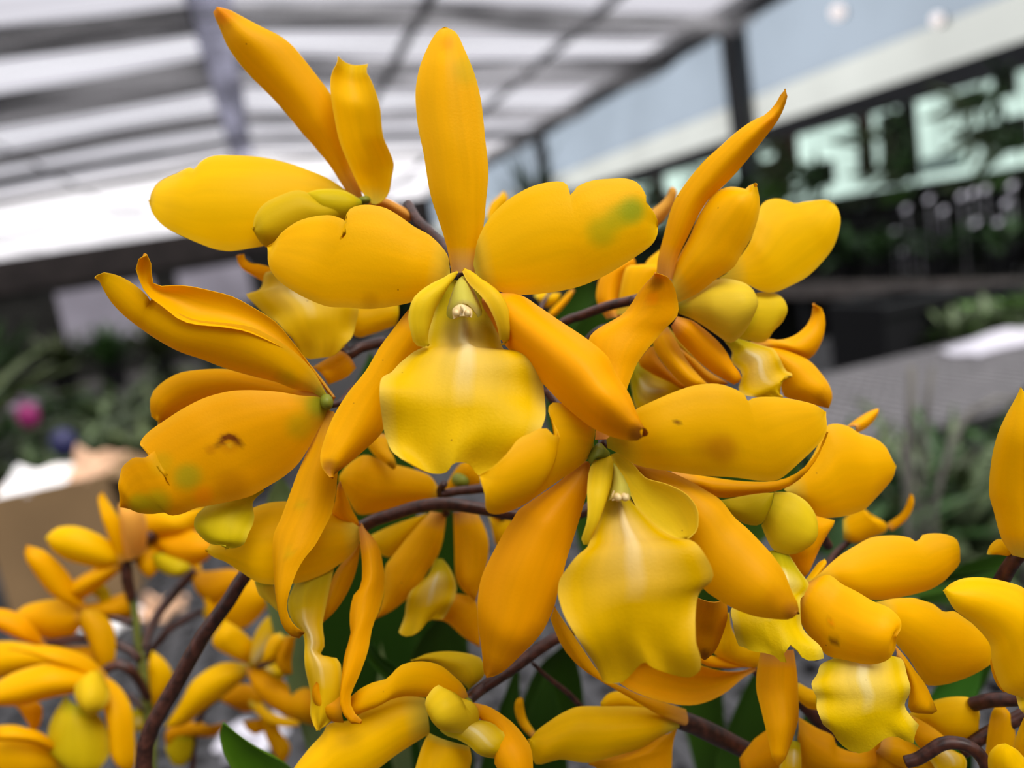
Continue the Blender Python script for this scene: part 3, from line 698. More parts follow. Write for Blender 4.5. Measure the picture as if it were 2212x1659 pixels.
# every edge point in millimetres from the eye point, along X, Y, Z of the house
ORCHIDS = [
 dict(label='large fully open yellow orchid flower facing front, topmost in the middle of the cluster', base=[39.7, 169.2, -4.2], d=0, parts=[
  dict(n='dorsal_sepal',m='gold',b=2.2,L=[(38.2,173,-2.9),(38.3,173.1,1.7),(37.9,173.3,6.3),(36.9,174,14.5),(37.2,174.8,23.4),(37.3,176.1,29.5),(38.4,177.5,36.5),(40.4,178.9,41.5),(43.7,180.5,46.5),(46.6,181.3,49.7),(48.4,181.5,50.5)],R=[(43.3,171.4,-3.8),(44.5,171.2,0.1),(46,170.8,3.9),(47.9,170.5,10.6),(49.7,170.6,17.3),(50.4,171.3,24.1),(51.4,173,32.2),(51.5,174.8,38.4),(50.9,178.1,45.2),(50.3,179.9,48.7),(48.4,181.5,50.5)],s=240,st=[[50.2, 176.0, 39.8, 4.6, 'g', 0.3], [47.3, 177.9, 46.0, 2.2, 'o', 0.4]],keel=0.4),
  dict(n='petal',m='petal',b=2.5,L=[(37.2,170.9,-4.3),(33.4,170.8,-6.4),(29.1,170.9,-7.4),(25.1,171.2,-7.7),(19.2,172,-7.4),(14.6,173.1,-6.3),(10.5,174.1,-5.3),(6,176.1,-2.3),(2.3,178.9,1.5),(1.2,180.2,4.2),(1.2,182.1,9.3)],R=[(37.6,171.2,-2.3),(37.5,171.1,1.2),(34.8,171.7,5.7),(31.8,172.2,8.1),(28.9,172.7,11.1),(26.4,173.5,13.2),(22.8,174.5,14.4),(19.8,175.1,14.1),(18.1,175.1,12.4),(18.3,174.8,11.3),(17.3,175.1,12.1),(15.3,176,13.2),(13,177.2,13.7),(9.1,179,13.3),(5.9,180.3,11.7),(3.6,181.1,10.1),(1.2,182.1,9.3)],s=254,st=[[19.7, 173.4, -5.8, 2.6, 'b', 0.3]],dome=1),
  dict(n='petal',m='petal',b=2.5,L=[(42.6,169.9,-1.7),(44.7,169.3,3),(47.8,168.3,7.4),(52.1,166.8,10.5),(57.2,165,12.4),(61.5,163.6,12.6),(63.7,162.8,11.9),(64.3,162.3,10.5),(64.3,161.9,8.9),(65.6,161.7,10.4),(69.1,160.7,11.4),(72.9,159.9,11.1),(76.3,159.2,10.5),(78.3,158.7,9.1),(78.8,158.5,7.3),(78.8,158.3,5),(80,157.9,3.1),(81,157.6,1.4),(81.2,157.4,-0.4)],R=[(42.7,169.5,-3.9),(44.2,168,-6.5),(46.1,166.5,-8.3),(50.2,164.2,-9.8),(55.5,161.6,-10.3),(61.9,159.4,-10.1),(67.9,157.6,-8.6),(75.2,157,-5.8),(78.7,156.8,-4.1),(80.4,157,-2.2),(81.2,157.4,-0.4)],s=271,st=[[76.5, 159.2, 3.8, 4.2, 'G', 0.75], [69.5, 160.5, 0.5, 4.8, 'g', 0.55], [73.4, 159.8, 2.8, 4.0, 'g', 0.6]],dome=1),
  dict(n='lateral_sepal',m='sepal',b=2.2,L=[(32.7,174.1,-11.2),(29.6,174,-17.9),(25.8,174.2,-22.4),(20.2,173.8,-29.5),(16.5,172.7,-34.4),(12.3,172.2,-37.1),(7.9,171.1,-39.2),(3.8,170.1,-40.8)],R=[(30.1,173.4,-7.6),(27.8,173.7,-8.8),(23.5,174.1,-12.6),(19.8,174.3,-16),(15.9,173.9,-20.3),(11,173.6,-24.4),(7.1,172.9,-28.6),(4.5,171.7,-32.4),(2.7,170.1,-35.8),(2.6,168.7,-38.2),(3.7,167.1,-40.1)],s=185,st=[[4.1, 173.7, -39.5, 2.6, 'B', 0.7], [4.1, 174.6, -34.4, 3.0, 'b', 0.2]],keel=0.3),
  dict(n='lateral_sepal',m='sepal',b=7.5,L=[(44.7,169.2,-8.3),(46.3,168,-8.6),(50.4,164.8,-9.8),(53.4,161.3,-13.1),(56,157.2,-16.4),(58.5,153,-19.5),(60.1,150.6,-21.7),(61.6,148.5,-24.3),(62.1,146.4,-28),(63.1,143.9,-31.8),(63.2,141.8,-35.4),(63.3,140,-38.4),(62.5,139.4,-39.8)],R=[(43.7,168.7,-13.1),(44.7,163.8,-19.2),(45.5,162,-21.1),(48.7,153.4,-27.9),(50.4,149,-31.6),(53.6,144.4,-36.2),(56.4,141.2,-38.5),(59.3,138.4,-39.6),(60.9,137.1,-39.6),(61.3,136.7,-39.1)],s=217,st=[[65.3, 146.7, -41.4, 3.4, 'B', 0.85], [61.7, 148.3, -37.7, 4.8, 'b', 0.35]]),
  dict(n='lip',m='lip',b=1.4,L=[(44.1,173,-5.6),(45.2,171.3,-8.8),(45.4,169.2,-13.4),(44.8,165.8,-17.2),(44.2,163.8,-19.4),(44.4,162.5,-20.6),(46.6,159.3,-21.4),(48.3,155.8,-23.4),(48.7,153.5,-25.3),(48.6,152.3,-27.2),(48,150.8,-29.7),(47.1,149.3,-32.1),(46.1,148.4,-34.6),(43.7,147.5,-37.5),(39.4,147.6,-39.9),(35.4,148.1,-41.6)],R=[(37.3,175.1,-4.4),(34.6,174.5,-6.9),(32.1,172.9,-11.1),(29.8,169.6,-14.6),(28.6,168,-16.3),(28.2,166.9,-17.3),(24.9,165.1,-17.9),(21.8,163.6,-18),(19.4,162,-19.5),(17.7,161.2,-20.9),(16.5,159.1,-24),(15.7,157.5,-27.8),(15.3,156,-31.1),(15.9,155,-34.5),(17.6,153.8,-37.2)],s=316,ridge=1.0,ruf=2.4,nr=3.0,end=[(20.3,152.7,-39.1),(22.7,151.8,-40.4),(25.3,151,-40.9),(27.4,150.7,-39.5),(30,149.9,-39.9),(30.9,149.3,-41.8),(32.5,148.8,-42.6)]),
  dict(n='side_lobe',m='lobe',b=1.8,L=[(27.6,162.5,-16.7),(26.5,162.4,-16.3),(25.5,162.4,-15.7),(25.2,161.9,-12.8),(25.2,162.2,-10.2),(26.5,162.3,-7.1),(28.2,163,-5.6),(31.7,163.9,-4.1),(34.6,164.9,-3.4),(36.7,165.6,-2.6),(37.6,165.9,-2.6)],R=[(28.3,165.5,-16.6),(29.4,164.1,-13.4),(30.4,163.7,-11.6),(31.5,163.7,-9.5),(33.9,164.7,-7),(36.1,166.1,-4.8),(37.6,167.1,-3.6),(38,167.8,-2.6)],s=84,par='lip'),
  dict(n='side_lobe',m='lobe',b=1.8,L=[(42.5,158.2,-17.9),(42.2,157.2,-14.6),(41.7,157.3,-12.3),(40.9,158,-9.6),(40.1,160.1,-7.5),(39.2,162.3,-5.7),(38.9,164.4,-3.9),(38.9,165.5,-2.8)],R=[(43.2,160.9,-19.1),(43.7,160.6,-19.1),(44.3,160.1,-18.9),(44.9,159.7,-17.9),(45.1,159.1,-15.3),(45.7,159,-13.9),(45.7,159.4,-11.7),(45,160.4,-9),(43.9,161.8,-7.4),(42.5,163.3,-5.8),(41.3,165.4,-3.8),(40.4,166.4,-3.1),(39.4,167.4,-2.8)],s=70,par='lip'),
  dict(n='column',m='column',b=4.5,L=[(40.5,169.9,-4.8),(41,166.3,-7.4),(40.9,163.3,-9.7),(40.7,161.4,-11.7),(40.3,160.9,-12.3),(39.4,160.5,-12.6)],R=[(39.1,170.3,-4.7),(36.9,168.3,-6.4),(34.9,165.7,-8.7),(33.7,164,-10.5),(33.5,163.1,-11.5),(34.3,162,-12.1)],s=68),
  dict(n='anther_cap',m='anther',b=1.2,L=[(37.7,159.8,-9.9),(38,159.2,-10.7),(37.9,158.8,-11.4),(37.5,158.4,-12.2)],R=[(35.1,160.6,-9.4),(34.3,160.4,-10),(34.1,160.1,-10.7),(33.9,159.5,-11.9)],s=33,par='column'),
  dict(n='pollinium',ball=[34.6, 158.7, -10.8],r=[0.71, 1.2, 0.85],m='anther',par='column'),
  dict(n='pollinium',ball=[36.7, 158.1, -11.2],r=[0.71, 1.2, 0.85],m='anther',par='column'),
  dict(n='rostellum',ball=[35.7, 157.9, -10.1],r=[0.28, 0.8, 0.84],m='anther',par='column'),
  dict(n='pedicel',tube=[(40.8,174.1,-4.4,1.03),(41.1,179.5,-1.1,1.09),(40.6,190.5,4.9,1.21),(37.9,197.9,10.3,1.26),(37.2,204.9,15.6,1.29)],m='stem'),
 ]),
 dict(label='large open yellow orchid flower facing front, lower right below the topmost central bloom', base=[57.7, 149.2, -42.6], d=-8, parts=[
  dict(n='dorsal_sepal',m='sepal',b=2,L=[(57.7,152.5,-41.7),(59.8,154.3,-36.4),(60.6,155.9,-32.8),(62.1,159.7,-26.3),(63.2,161.8,-22.1),(65.3,162.5,-20.5),(69.2,162.4,-19.1),(71.9,161.5,-18),(73.9,160.9,-16.2),(75.3,159.8,-14.1),(76.8,158.2,-12),(78.9,156.3,-10.1)],R=[(62.3,151.1,-42.5),(64.6,152.9,-37.3),(67.3,154.4,-33.2),(69.4,155.5,-30.7),(71.2,156,-28.5),(73.6,156,-26.2),(75.8,156,-24.6),(77.9,155.8,-22.8),(79.9,154.8,-21.1),(81.3,154.4,-19.9),(81.9,154.3,-18.2),(81.8,154.2,-16.4),(81.4,153.7,-14.6),(80.5,153.2,-12.3),(79.5,153,-11.1),(77.1,152.7,-9.9)],s=178,st=[[78.2, 155.8, -12.2, 2.2, 'B', 0.55], [76.8, 155.7, -15.3, 2.2, 'o', 0.4]]),
  dict(n='petal',m='goldshade',b=3,L=[(56.3,150.3,-44.5),(54.8,150.2,-44.3),(53.6,150.1,-44.7),(50.1,149.4,-46.2),(46.6,148.5,-47.3),(41.5,146.7,-48.4),(36.9,145.2,-49.4),(32.9,144.3,-49.4),(30.4,144.1,-48.2),(29.9,144.3,-46.5),(30.1,144.4,-43.5),(30.2,144.4,-41)],R=[(56.6,150.7,-41.6),(56.1,150.3,-37.5),(54.3,150.3,-34.4),(51.1,150.1,-32.1),(49,149.8,-31.4),(47.4,149.3,-32),(46.3,148,-33.9),(45.8,145.8,-36.8),(44.9,145.6,-34.9),(41.8,145,-35.3),(39.1,144.6,-35.7),(35.2,144.2,-38),(32.2,144.3,-40),(30.2,144.4,-41)],s=177,st=[[54.7, 143.8, -40.8, 1.8, 'G', 0.5]],dome=1),
  dict(n='petal',m='goldshade',b=2.8,L=[(59.2,150,-41.6),(62.7,148.4,-38.4),(65.5,147.1,-36),(68.3,145.7,-34.9),(72,144.7,-33.9),(76.5,143.6,-33.1),(79.5,142.7,-33.1),(82.2,142.2,-33.7),(84.7,141.9,-35.1),(86.3,141.7,-36.6),(86.7,141.7,-38.5),(87.8,141.8,-38.1),(90.2,141.6,-38.1),(94.1,141.5,-38.9),(98.9,141.7,-40.6),(103.7,141.7,-42.8),(106.5,141.7,-44.8)],R=[(59.1,149.7,-43.3),(60.3,148.8,-44.2),(63.6,146.2,-47.3),(69.3,142.8,-49.3),(74.4,141.1,-51),(80.8,139,-52.5),(86.5,138.4,-54.5),(90.7,138,-55.2),(95.3,138.4,-52.9),(100.1,139.2,-50.9),(103.4,140,-48.9),(105.3,140.9,-46.7),(106.5,141.7,-44.8)],s=264,st=[[81.4, 142.7, -47.4, 4.6, 'b', 0.6], [77.9, 143.9, -46.3, 3.8, 'b', 0.25], [73.6, 146.0, -40.5, 0.4, 'B', 1]],dome=1),
  dict(n='lateral_sepal',m='ambershade',b=3.4,L=[(55.5,151.4,-45.8),(54.1,150.1,-49.9),(52.7,149.5,-52.3),(50.4,148.6,-55.9),(48.5,147.8,-58.7),(45.4,146.3,-62.9),(44,145.5,-65.1),(42.2,144.8,-67.9),(40.9,144.4,-70.6),(39.3,144.2,-72.9),(37.4,144.1,-75.2),(35.1,144.4,-77.2),(32.2,145.7,-79.8),(29.2,147,-82.4),(26.8,148.1,-83.7),(25.4,148.8,-83.9)],R=[(54.7,151.6,-45.5),(53.4,151.8,-45.7),(51,151.9,-47),(47.7,152.1,-48.8),(44.2,152.4,-50.2),(41.5,152.5,-51.3),(38.7,152.5,-52.4),(37.3,152.3,-53.8),(35.1,152,-55.7),(32.7,151.5,-58.2),(30.3,151.2,-61),(28.4,151.1,-63.7),(27,150.6,-66.8),(26.2,150.1,-69.6),(25.7,150.2,-73.2),(25.6,150.3,-76.9),(25.4,150.6,-80.7),(25.2,150.8,-84.1),(25.7,150.7,-84.9)],s=242,st=[[25.8, 149.7, -83.1, 3.2, 'b', 0.6], [53.2, 148.8, -44.9, 2.5, 'b', 0.5], [36.6, 147.8, -76.8, 2.5, 'b', 0.25]],keel=0.2),
  dict(n='lateral_sepal',m='ambershade',b=3.4,L=[(63.7,149.8,-47.6),(67.8,148.3,-49.2),(71.4,146.8,-51),(74.3,145.4,-53.1),(76.8,143.5,-55.4),(79,141.7,-57.7),(80.4,139.7,-61.2),(81.9,137.6,-63.5),(83.1,135.8,-65.8),(84.4,133.5,-68.6),(85.6,132,-72),(86.1,130.7,-76.1),(86.6,129.9,-78.7),(86,129.6,-80.3)],R=[(65,149.1,-49.8),(66.1,148.1,-51.7),(69.1,144.8,-59.6),(69.5,140.6,-67.6),(70,137.5,-72.9),(72.5,134.6,-75.7),(74.7,132.4,-77.3),(77.4,130.9,-78.7),(81.2,129.3,-79.8),(83.5,128.4,-80.1),(84.9,128,-79.3)],s=220,st=[[87.0, 132.9, -81.5, 2.8, 'B', 0.75], [84.6, 134.0, -79.0, 4.3, 'b', 0.4]]),
  dict(n='lip',m='lipshade',b=2.2,L=[(61.5,152.7,-46.4),(61.4,147.1,-53.9),(63.1,140.4,-58.3),(65.3,136,-60.5),(67.2,133.1,-61.6),(68,131.2,-63.7),(68.5,129.9,-65.4),(68.5,129.1,-66.5),(67.8,128.7,-67.5),(65.9,128.8,-68.7),(64.6,128.8,-70.4),(63.4,128.7,-73),(62.2,128.8,-75.8),(61.7,128.8,-77.7),(62,128.6,-80.2),(62.3,128.5,-82.3)],R=[(60.9,152.9,-46.3),(57.9,150.2,-50.9),(54.7,146.8,-55),(50.6,143.5,-58),(48.7,141.8,-59.8),(47.5,141.2,-60.3),(44.8,140.2,-60.9),(42.6,139.3,-61.7),(41.1,138.7,-62.8),(40.1,137.8,-64.6),(39.7,136.8,-66.2),(39.8,135.9,-68.9),(40.9,135,-72.3),(42.2,134.3,-75.5),(43.2,133.9,-78.7),(43.9,133.6,-81.9)],s=299,ridge=1.0,ruf=2.4,nr=2.6,ke=4,end=[(44.6,133.1,-83.3),(46.3,132.6,-83.9),(48.2,132,-84),(50,131.8,-82.7),(51.3,131.7,-81),(52.6,131.5,-80.2),(54,130.9,-81.5),(55.9,130.1,-83.1),(58.1,129.3,-84.3),(60.2,128.6,-84.6),(61.9,128.4,-83.5)]),
  dict(n='side_lobe',m='lobe',b=2,L=[(48.2,142.6,-59.4),(47.7,142.6,-58.7),(48.3,142.3,-57),(49.3,141.8,-54.7),(50.1,142.3,-52.6),(51.1,143.9,-49.4),(53,146.9,-47.1),(54.4,148.2,-45.6),(56.1,148.9,-44.5),(58.2,149.3,-44.4)],R=[(49.3,144.3,-60.1),(50.4,144,-58.1),(52.1,143.6,-55.6),(54.3,144.3,-53.1),(56.9,146,-50.7),(59,148.1,-48.1),(59.5,149.2,-45.7),(58.6,150.2,-44.7)],s=81,par='lip'),
  dict(n='side_lobe',m='lobe',b=-1.5,L=[(59.7,150.3,-45),(60.9,149.6,-44.8),(62.2,148.5,-45.7),(63.4,146.8,-47.8),(64.4,145,-50),(67.5,141.7,-51.4),(70.1,139.3,-53.4),(71.1,137.5,-56),(70.8,136.7,-57.8),(69.6,135.9,-60),(66.8,135.6,-61.2)],R=[(59.4,148.3,-45),(59.2,148.1,-46.7),(60.3,147.5,-49.7),(61.2,146.3,-53.3),(62,144.6,-57),(63.8,142.1,-60),(66.1,139.8,-61.8),(68.1,138.2,-62.4)],s=124,par='lip'),
  dict(n='column',m='column',b=2.5,L=[(59.8,149,-46.5),(60.1,146.5,-48.4),(60.1,144.2,-50.3),(60,143.2,-51.8),(59.5,142.7,-52.8)],R=[(59.1,149.2,-46.6),(58.5,147.4,-48.2),(57.3,145.5,-49.9),(56.2,144.6,-51.2),(55.2,144,-52.4)],s=48),
  dict(n='anther_cap',m='anther',b=1,L=[(58.6,142.8,-50.8),(59.1,142.2,-51.5),(58.8,141.7,-52.5)],R=[(56.4,143.5,-50.4),(55.9,143.2,-51.1),(55.6,142.7,-52.1)],s=27,par='column'),
  dict(n='pollinium',ball=[56.5, 141.7, -51.3],r=[0.73, 1.2, 0.83],m='anther',par='column'),
  dict(n='pollinium',ball=[57.8, 141.3, -51.5],r=[0.73, 1.2, 0.83],m='anther',par='column'),
  dict(n='column_foot',m='green',b=2,L=[(57.8,149.3,-41.9),(58.5,148.6,-43.2),(58.9,148.2,-44),(58.4,148,-44.7),(55.8,148.3,-44.8)],R=[(56.9,149.6,-41.8),(55.4,149.5,-42.7),(54.3,149.2,-44),(54.2,148.8,-45.1),(54.5,148.5,-45.6)],s=36),
  dict(n='pedicel',tube=[(59,152.8,-44.1,1.07),(61,155.5,-42.5,1.09),(64.9,160.4,-41.7,1.13),(71.8,168.1,-42.3,1.19),(83.1,179.6,-45.4,1.28)],m='stem'),
 ]),
 dict(label='yellow orchid flower at the top left, long sepal pointing up against the roof', base=[25.8, 199.9, 17.7], d=22, parts=[
  dict(n='dorsal_sepal',m='sepal',b=3,L=[(23.5,200.6,17.8),(22.4,200.9,19.8),(20.2,201.6,25.6),(18.1,202.2,29.9),(14.8,202.7,35.4),(10.5,203.1,42.9),(6,203.6,49.3),(3.9,203.8,52.7),(2,204.3,57.2),(1.2,204.6,61.2),(0.6,204.7,63.8),(0.5,204.8,64.8),(1.6,204.4,65.8)],R=[(25.8,199.9,17.7),(25.5,200.2,22),(24.3,200.6,25.2),(24.2,200.9,31.8),(23.7,200.7,40.1),(22.9,200.8,43.4),(20.3,201.1,48.4),(18.2,201.4,52.3),(16.5,201.6,55.1),(14.3,201.9,57.4),(9.9,202.7,60.5),(6.2,203.5,63.3),(4.2,203.9,64.8),(1.6,204.4,65.8)],s=198,st=[[2.8, 209.3, 65.6, 3.1, 'o', 0.5], [20.9, 199.6, 38.5, 0.4, 'B', 1]],keel=0.3),
  dict(n='petal',m='petal',b=-3.2,L=[(27.5,198.2,16.2),(25.5,197.3,19.3),(23.7,195.5,24.6),(22.1,193.3,30.8),(21.9,192.3,37.1),(22.1,191.9,41.2),(23,193.6,45.1),(24.5,194.6,47.7),(25.2,194.8,48.3),(25.8,195.6,50.2)],R=[(28.2,197.9,16),(29.9,196.9,16.5),(31.6,195.7,18.2),(32.6,194.7,21.2),(33.6,193.7,24.2),(33,193.1,27.4),(32.2,192.6,30),(32.2,192.3,33.1),(32.6,191.9,37.2),(32.4,193,41.2),(32,194.8,44.5),(31.6,195.8,46.2),(32.4,196.5,48)],s=163),
  dict(n='petal',m='petal',b=3,L=[(24.2,200.2,16.8),(17.9,200.2,14.6),(9.6,200,12),(3.8,199.1,10.6),(0.2,198.7,10.3),(-6.8,199,10.5),(-9.3,199.6,11.1),(-11.4,200.1,12),(-14.4,201,13.8),(-17.2,202.5,15.7),(-20.2,204.5,18.1),(-22.1,206.3,20.9),(-23,207.6,23.5),(-22.7,208.3,25.5)],R=[(24.4,200.4,17.9),(22.8,200.9,19.7),(18.4,202.4,23.9),(13.2,203.8,27.2),(7.2,204.4,30.2),(2.3,204.9,31.9),(-3.3,206,33.1),(-6.1,206.6,33.4),(-8.3,207,32.8),(-9.8,207,31.5),(-10.6,206.9,30.1),(-11.8,207.6,30.9),(-14.5,208.9,30.9),(-18.3,210.7,29.9),(-21.2,211.9,28.4),(-23.2,212.8,26)],s=252,dome=1),
  dict(n='lip',m='lipg',b=3.0,L=[(25.2,197.7,16),(19.4,196.2,12.7),(14.6,195.4,11.2),(9,195,10.1),(3.5,194.8,9.2),(1.2,195,9.6),(-0.4,195.2,12),(-0.8,195.2,14.8)],R=[(24.5,196,17.2),(20.6,195.6,19),(15.2,194.8,19.3),(10.8,194.7,21.5),(5.9,194.3,20.7),(2.6,194.3,19.5),(0.2,193.8,17.2),(-0.8,193.1,14.7)],s=137),
  dict(n='side_lobe',m='lipg',b=2,L=[(24.6,195.7,15.7),(20.5,194.9,13.5),(17.3,194.6,13.8),(14.3,194.7,14.9),(12.2,194.7,20.5)],R=[(24.6,196.1,17.6),(21.3,195.5,20),(17.7,195,20.9),(14.4,194.9,21),(12.2,194.7,20.5)],s=76,par='lip'),
  dict(n='lateral_sepal',m='peach',b=2,L=[(26.7,201.7,17.3),(29.1,201.9,17.6),(31.2,201.9,17.7),(34.3,201.9,15.7),(36.8,201.8,13.3),(36.8,202.1,11.2)],R=[(26.5,201.6,16.2),(30.6,201.8,14.6),(33.7,201.9,12.4),(35.8,202,10.9),(36.8,202.1,11.2)],s=48),
  dict(n='column_foot',ball=[25.7, 197.8, 17.3],r=[1.56, 2.5, 1.12],m='green'),
  dict(n='pedicel',tube=[(26.6,202.8,17.4,0.92),(32.1,203,15.6,1.02),(37.1,203.8,13,1.13),(42,206.1,7.9,1.2),(44.7,206,3.9,1.2),(45.9,205.9,-1.1,1.21)],m='stem'),
 ]),
 dict(label='yellow orchid flower in side view at the left, brown ring spot on broad petal', base=[7.5, 182.5, -27.2], d=8, parts=[
  dict(n='petal',m='petal',b=2.0,L=[(7,184.6,-27.8),(4.8,185.1,-24.5),(0.5,185.8,-22.9),(-3.2,186.5,-20.5),(-7.6,187,-18.3),(-13.3,187.4,-15.1),(-17.4,187.8,-12.3),(-21.5,188.4,-9.9),(-24.1,188.8,-7.8),(-26.7,189.2,-5.3),(-29.1,189.6,-2.6),(-31.4,189.9,0.4),(-33.1,190.2,3.6),(-33.9,190.3,6.6),(-34.1,190.3,8.2),(-34.6,190.4,9.2)],R=[(7.4,180.5,-26.4),(5.2,180.7,-18.9),(1,181.1,-12.8),(-5.1,181.3,-7.3),(-10.8,181.3,-5.1),(-16.5,182.3,-3.4),(-20.2,183.3,-1),(-22.9,184.1,1.2),(-24.3,184.6,3),(-24.7,184.4,1.7),(-24.9,184.5,2.8),(-25.5,184.8,3.8),(-26.6,185.2,5.4),(-27.8,185.6,6.7),(-29.6,186.1,8.2),(-32.3,186.8,9.4),(-34,187,9)],s=198,st=[[6.0, 176.9, -25.6, 4.0, 'G', 0.5], [-0.7, 179.7, -19.6, 3.0, 'g', 0.3]]),
  dict(n='dorsal_sepal',m='sepal',b=-2.5,L=[(8.1,183.4,-27.1),(6.4,182.6,-22.2),(3.8,181.7,-17.1),(0.7,181.1,-13.4),(-2.7,180.8,-10.6),(-6.8,180.5,-7.7),(-10.9,180.1,-6),(-16.6,181.2,-4.4),(-19.3,181.8,-3),(-21.2,182.3,-0.8),(-23.1,182.7,1.5),(-24.7,182.9,3.4),(-25.4,183,6.6),(-25.6,182.9,8.5),(-25,182.7,10.2),(-23.8,182.2,11.3),(-22.6,181.7,11.3)],R=[(8.2,181.5,-25.7),(5.1,181.5,-18.6),(3.4,181.4,-14.5),(1.6,181.5,-10.7),(-0.4,181.8,-7),(-4.3,182.4,-3.1),(-8.2,183,0.1),(-12.4,183.7,2.1),(-16.6,184.3,3.8),(-20.8,184.5,4.6),(-23,184.5,4.9),(-23.1,184.4,6.8),(-22.9,184.1,9),(-22.3,183.8,10.6),(-22.9,183.9,11.4)],s=146,st=[[-24.9, 189.6, 9.6, 1.6, 'o', 0.4]]),
  dict(n='petal',m='sepal',b=2,L=[(6.3,183,-26.2),(-2.4,189.1,-24.4),(-12,194.7,-22.7),(-18.7,197.9,-22.4),(-26,201.1,-24.1),(-29.9,202.6,-26),(-31.6,203.4,-26.1)],R=[(6.5,183.1,-25),(-1.8,188.2,-21.3),(-10.7,193.3,-16.9),(-13.8,194.7,-15.9),(-18.7,196.6,-15.2),(-23.7,198.5,-15.1),(-27.3,199.7,-16.2),(-30.4,200.5,-18.1),(-31.9,200.8,-20.3),(-32.4,200.7,-23),(-32.4,200.6,-24.1),(-31.1,200.2,-25.7)],s=139,st=[[-31.5, 198.8, -22.4, 2.4, 'b', 0.35]]),
  dict(n='petal',m='goldshade',b=3,L=[(7.4,183.9,-28.2),(5.9,182.9,-30.5),(3.8,182.4,-31.6),(0.9,180.8,-35.2),(-2.3,179.4,-38.4),(-5.7,178.8,-40.3),(-9.5,178.4,-41.6),(-13.3,178,-42.7),(-17.2,178.2,-42.8),(-21.5,178.6,-42.7),(-24.7,178.9,-42.6),(-27.4,179.1,-43.2),(-29.6,179.4,-43.1),(-30.6,179.8,-42.1),(-33.1,180.2,-41.9),(-35.4,180.7,-41.3),(-37.4,181.2,-40.2),(-39.4,181.7,-39.6)],R=[(7.3,181.1,-26.5),(4.9,181.1,-24.6),(1.1,181,-23.4),(-3.1,180.9,-21.8),(-8.7,180.9,-20.3),(-12.9,180.9,-19.7),(-17.8,180.9,-20),(-22.3,180.6,-21.2),(-26.4,180.9,-22.9),(-30.1,181.1,-24.6),(-32,181.1,-26),(-32.7,180.9,-27.3),(-32.3,180.5,-28.4),(-31.3,179.9,-29.4),(-32.8,180.2,-29.3),(-34,180.5,-29.2),(-35.3,180.7,-29.8),(-36.9,180.8,-30.9),(-37.9,180.7,-32.9),(-38.7,180.5,-34.7),(-38.9,180.1,-36.6),(-38.9,179.5,-39.1)],s=286,st=[[-15.3, 180.4, -30.6, 3.4, 'b', 0.45], [-16.8, 180.9, -30.2, 1.1, 'R', 0.9], [-16.1, 180.8, -29.4, 1.1, 'R', 1], [-15.1, 180.6, -29.3, 1.1, 'R', 1], [-14.1, 180.2, -29.8, 1.1, 'R', 1], [-13.5, 179.9, -30.7, 1.1, 'R', 0.9], [-13.0, 179.6, -31.6, 1.0, 'R', 0.5], [-18.0, 181.1, -30.9, 1.0, 'R', 0.5], [-19.4, 181.4, -31.5, 1.6, 'b', 0.5], [-15.3, 180.3, -31.2, 0.9, 'y', 0.9], [-25.3, 182.2, -36.3, 4.2, 'G', 0.5], [-32.6, 183.4, -40.6, 4.0, 'g', 0.55], [-36.4, 184.6, -40.0, 3.0, 'g', 0.55], [-29.9, 184.1, -32.5, 3.5, 'g', 0.25], [-22.8, 180.7, -40.8, 3.0, 'o', 0.4], [-16.7, 179.2, -39.9, 5.0, 'b', 0.35], [4.8, 175.7, -25.9, 4.0, 'G', 0.55], [0.1, 176.3, -29.7, 4.5, 'g', 0.35]],dome=1,dens=1.7),
  dict(n='lateral_sepal',m='ambershade',b=2.2,L=[(7.9,182.1,-29.1),(7.5,180.8,-36.4),(5.6,179.4,-43.2),(4.7,178.5,-45.9),(2.7,176,-50.1),(0.5,174.1,-52.5),(-2.3,172,-55.2),(-4.9,170.7,-56.9),(-6.9,169.8,-58.9),(-8.5,168.9,-61.2),(-9.9,168.6,-63.9),(-10.5,168.9,-65.8),(-10.4,168.9,-68.4),(-9.5,168.8,-70.6),(-8.2,168.5,-72.1)],R=[(6.3,182.6,-28.3),(4.1,182.1,-31.3),(1.1,181.3,-35.4),(-2.3,179.8,-39.8),(-5.7,178,-45),(-8.5,176.9,-49.4),(-10.3,176.3,-51.7),(-11.3,175,-55.3),(-12,173.5,-59.9),(-12.4,171.6,-64),(-12.4,170.9,-68.9),(-11.7,170.7,-72),(-10.1,170.4,-73.7),(-8.9,170.3,-73.8),(-8.3,170.5,-72.9)],s=176,st=[[-8.9, 173.1, -74.0, 1.4, 'B', 0.8], [-3.4, 176.3, -46.8, 2.0, 'g', 0.25], [-8.0, 175.9, -56.7, 1.8, 'g', 0.25]]),
  dict(n='lip',m='lipg',b=2.5,L=[(-10.6,184.6,-43.8),(-13.5,183.8,-45.6),(-13.8,181.9,-48.5),(-15.3,180,-51.1),(-17,179.1,-53.3),(-20.5,179.4,-53)],R=[(-11.3,185.2,-41.6),(-17.5,185.3,-42.2),(-22.8,184.7,-44),(-25.6,183.9,-45.8),(-26.5,183,-47.8),(-25.5,182,-50.3),(-23.7,180.9,-51.8),(-20.5,179.4,-53)],s=113,ruf=0.8,nr=2),
  dict(n='column_foot',ball=[6.7, 180.8, -26.3],r=[1.45, 2.5, 1.86],m='green'),
  dict(n='pedicel',tube=[(7.3,184.5,-27.8,0.74),(9.9,186.6,-28,0.85),(13.4,192.9,-26.8,1.01),(19.2,202.6,-26.2,1.17)],m='stem'),
 ]),
 dict(label='yellow orchid flower half hidden under the left petal of the central bloom', base=[13.4, 211.8, 5.7], d=32, parts=[
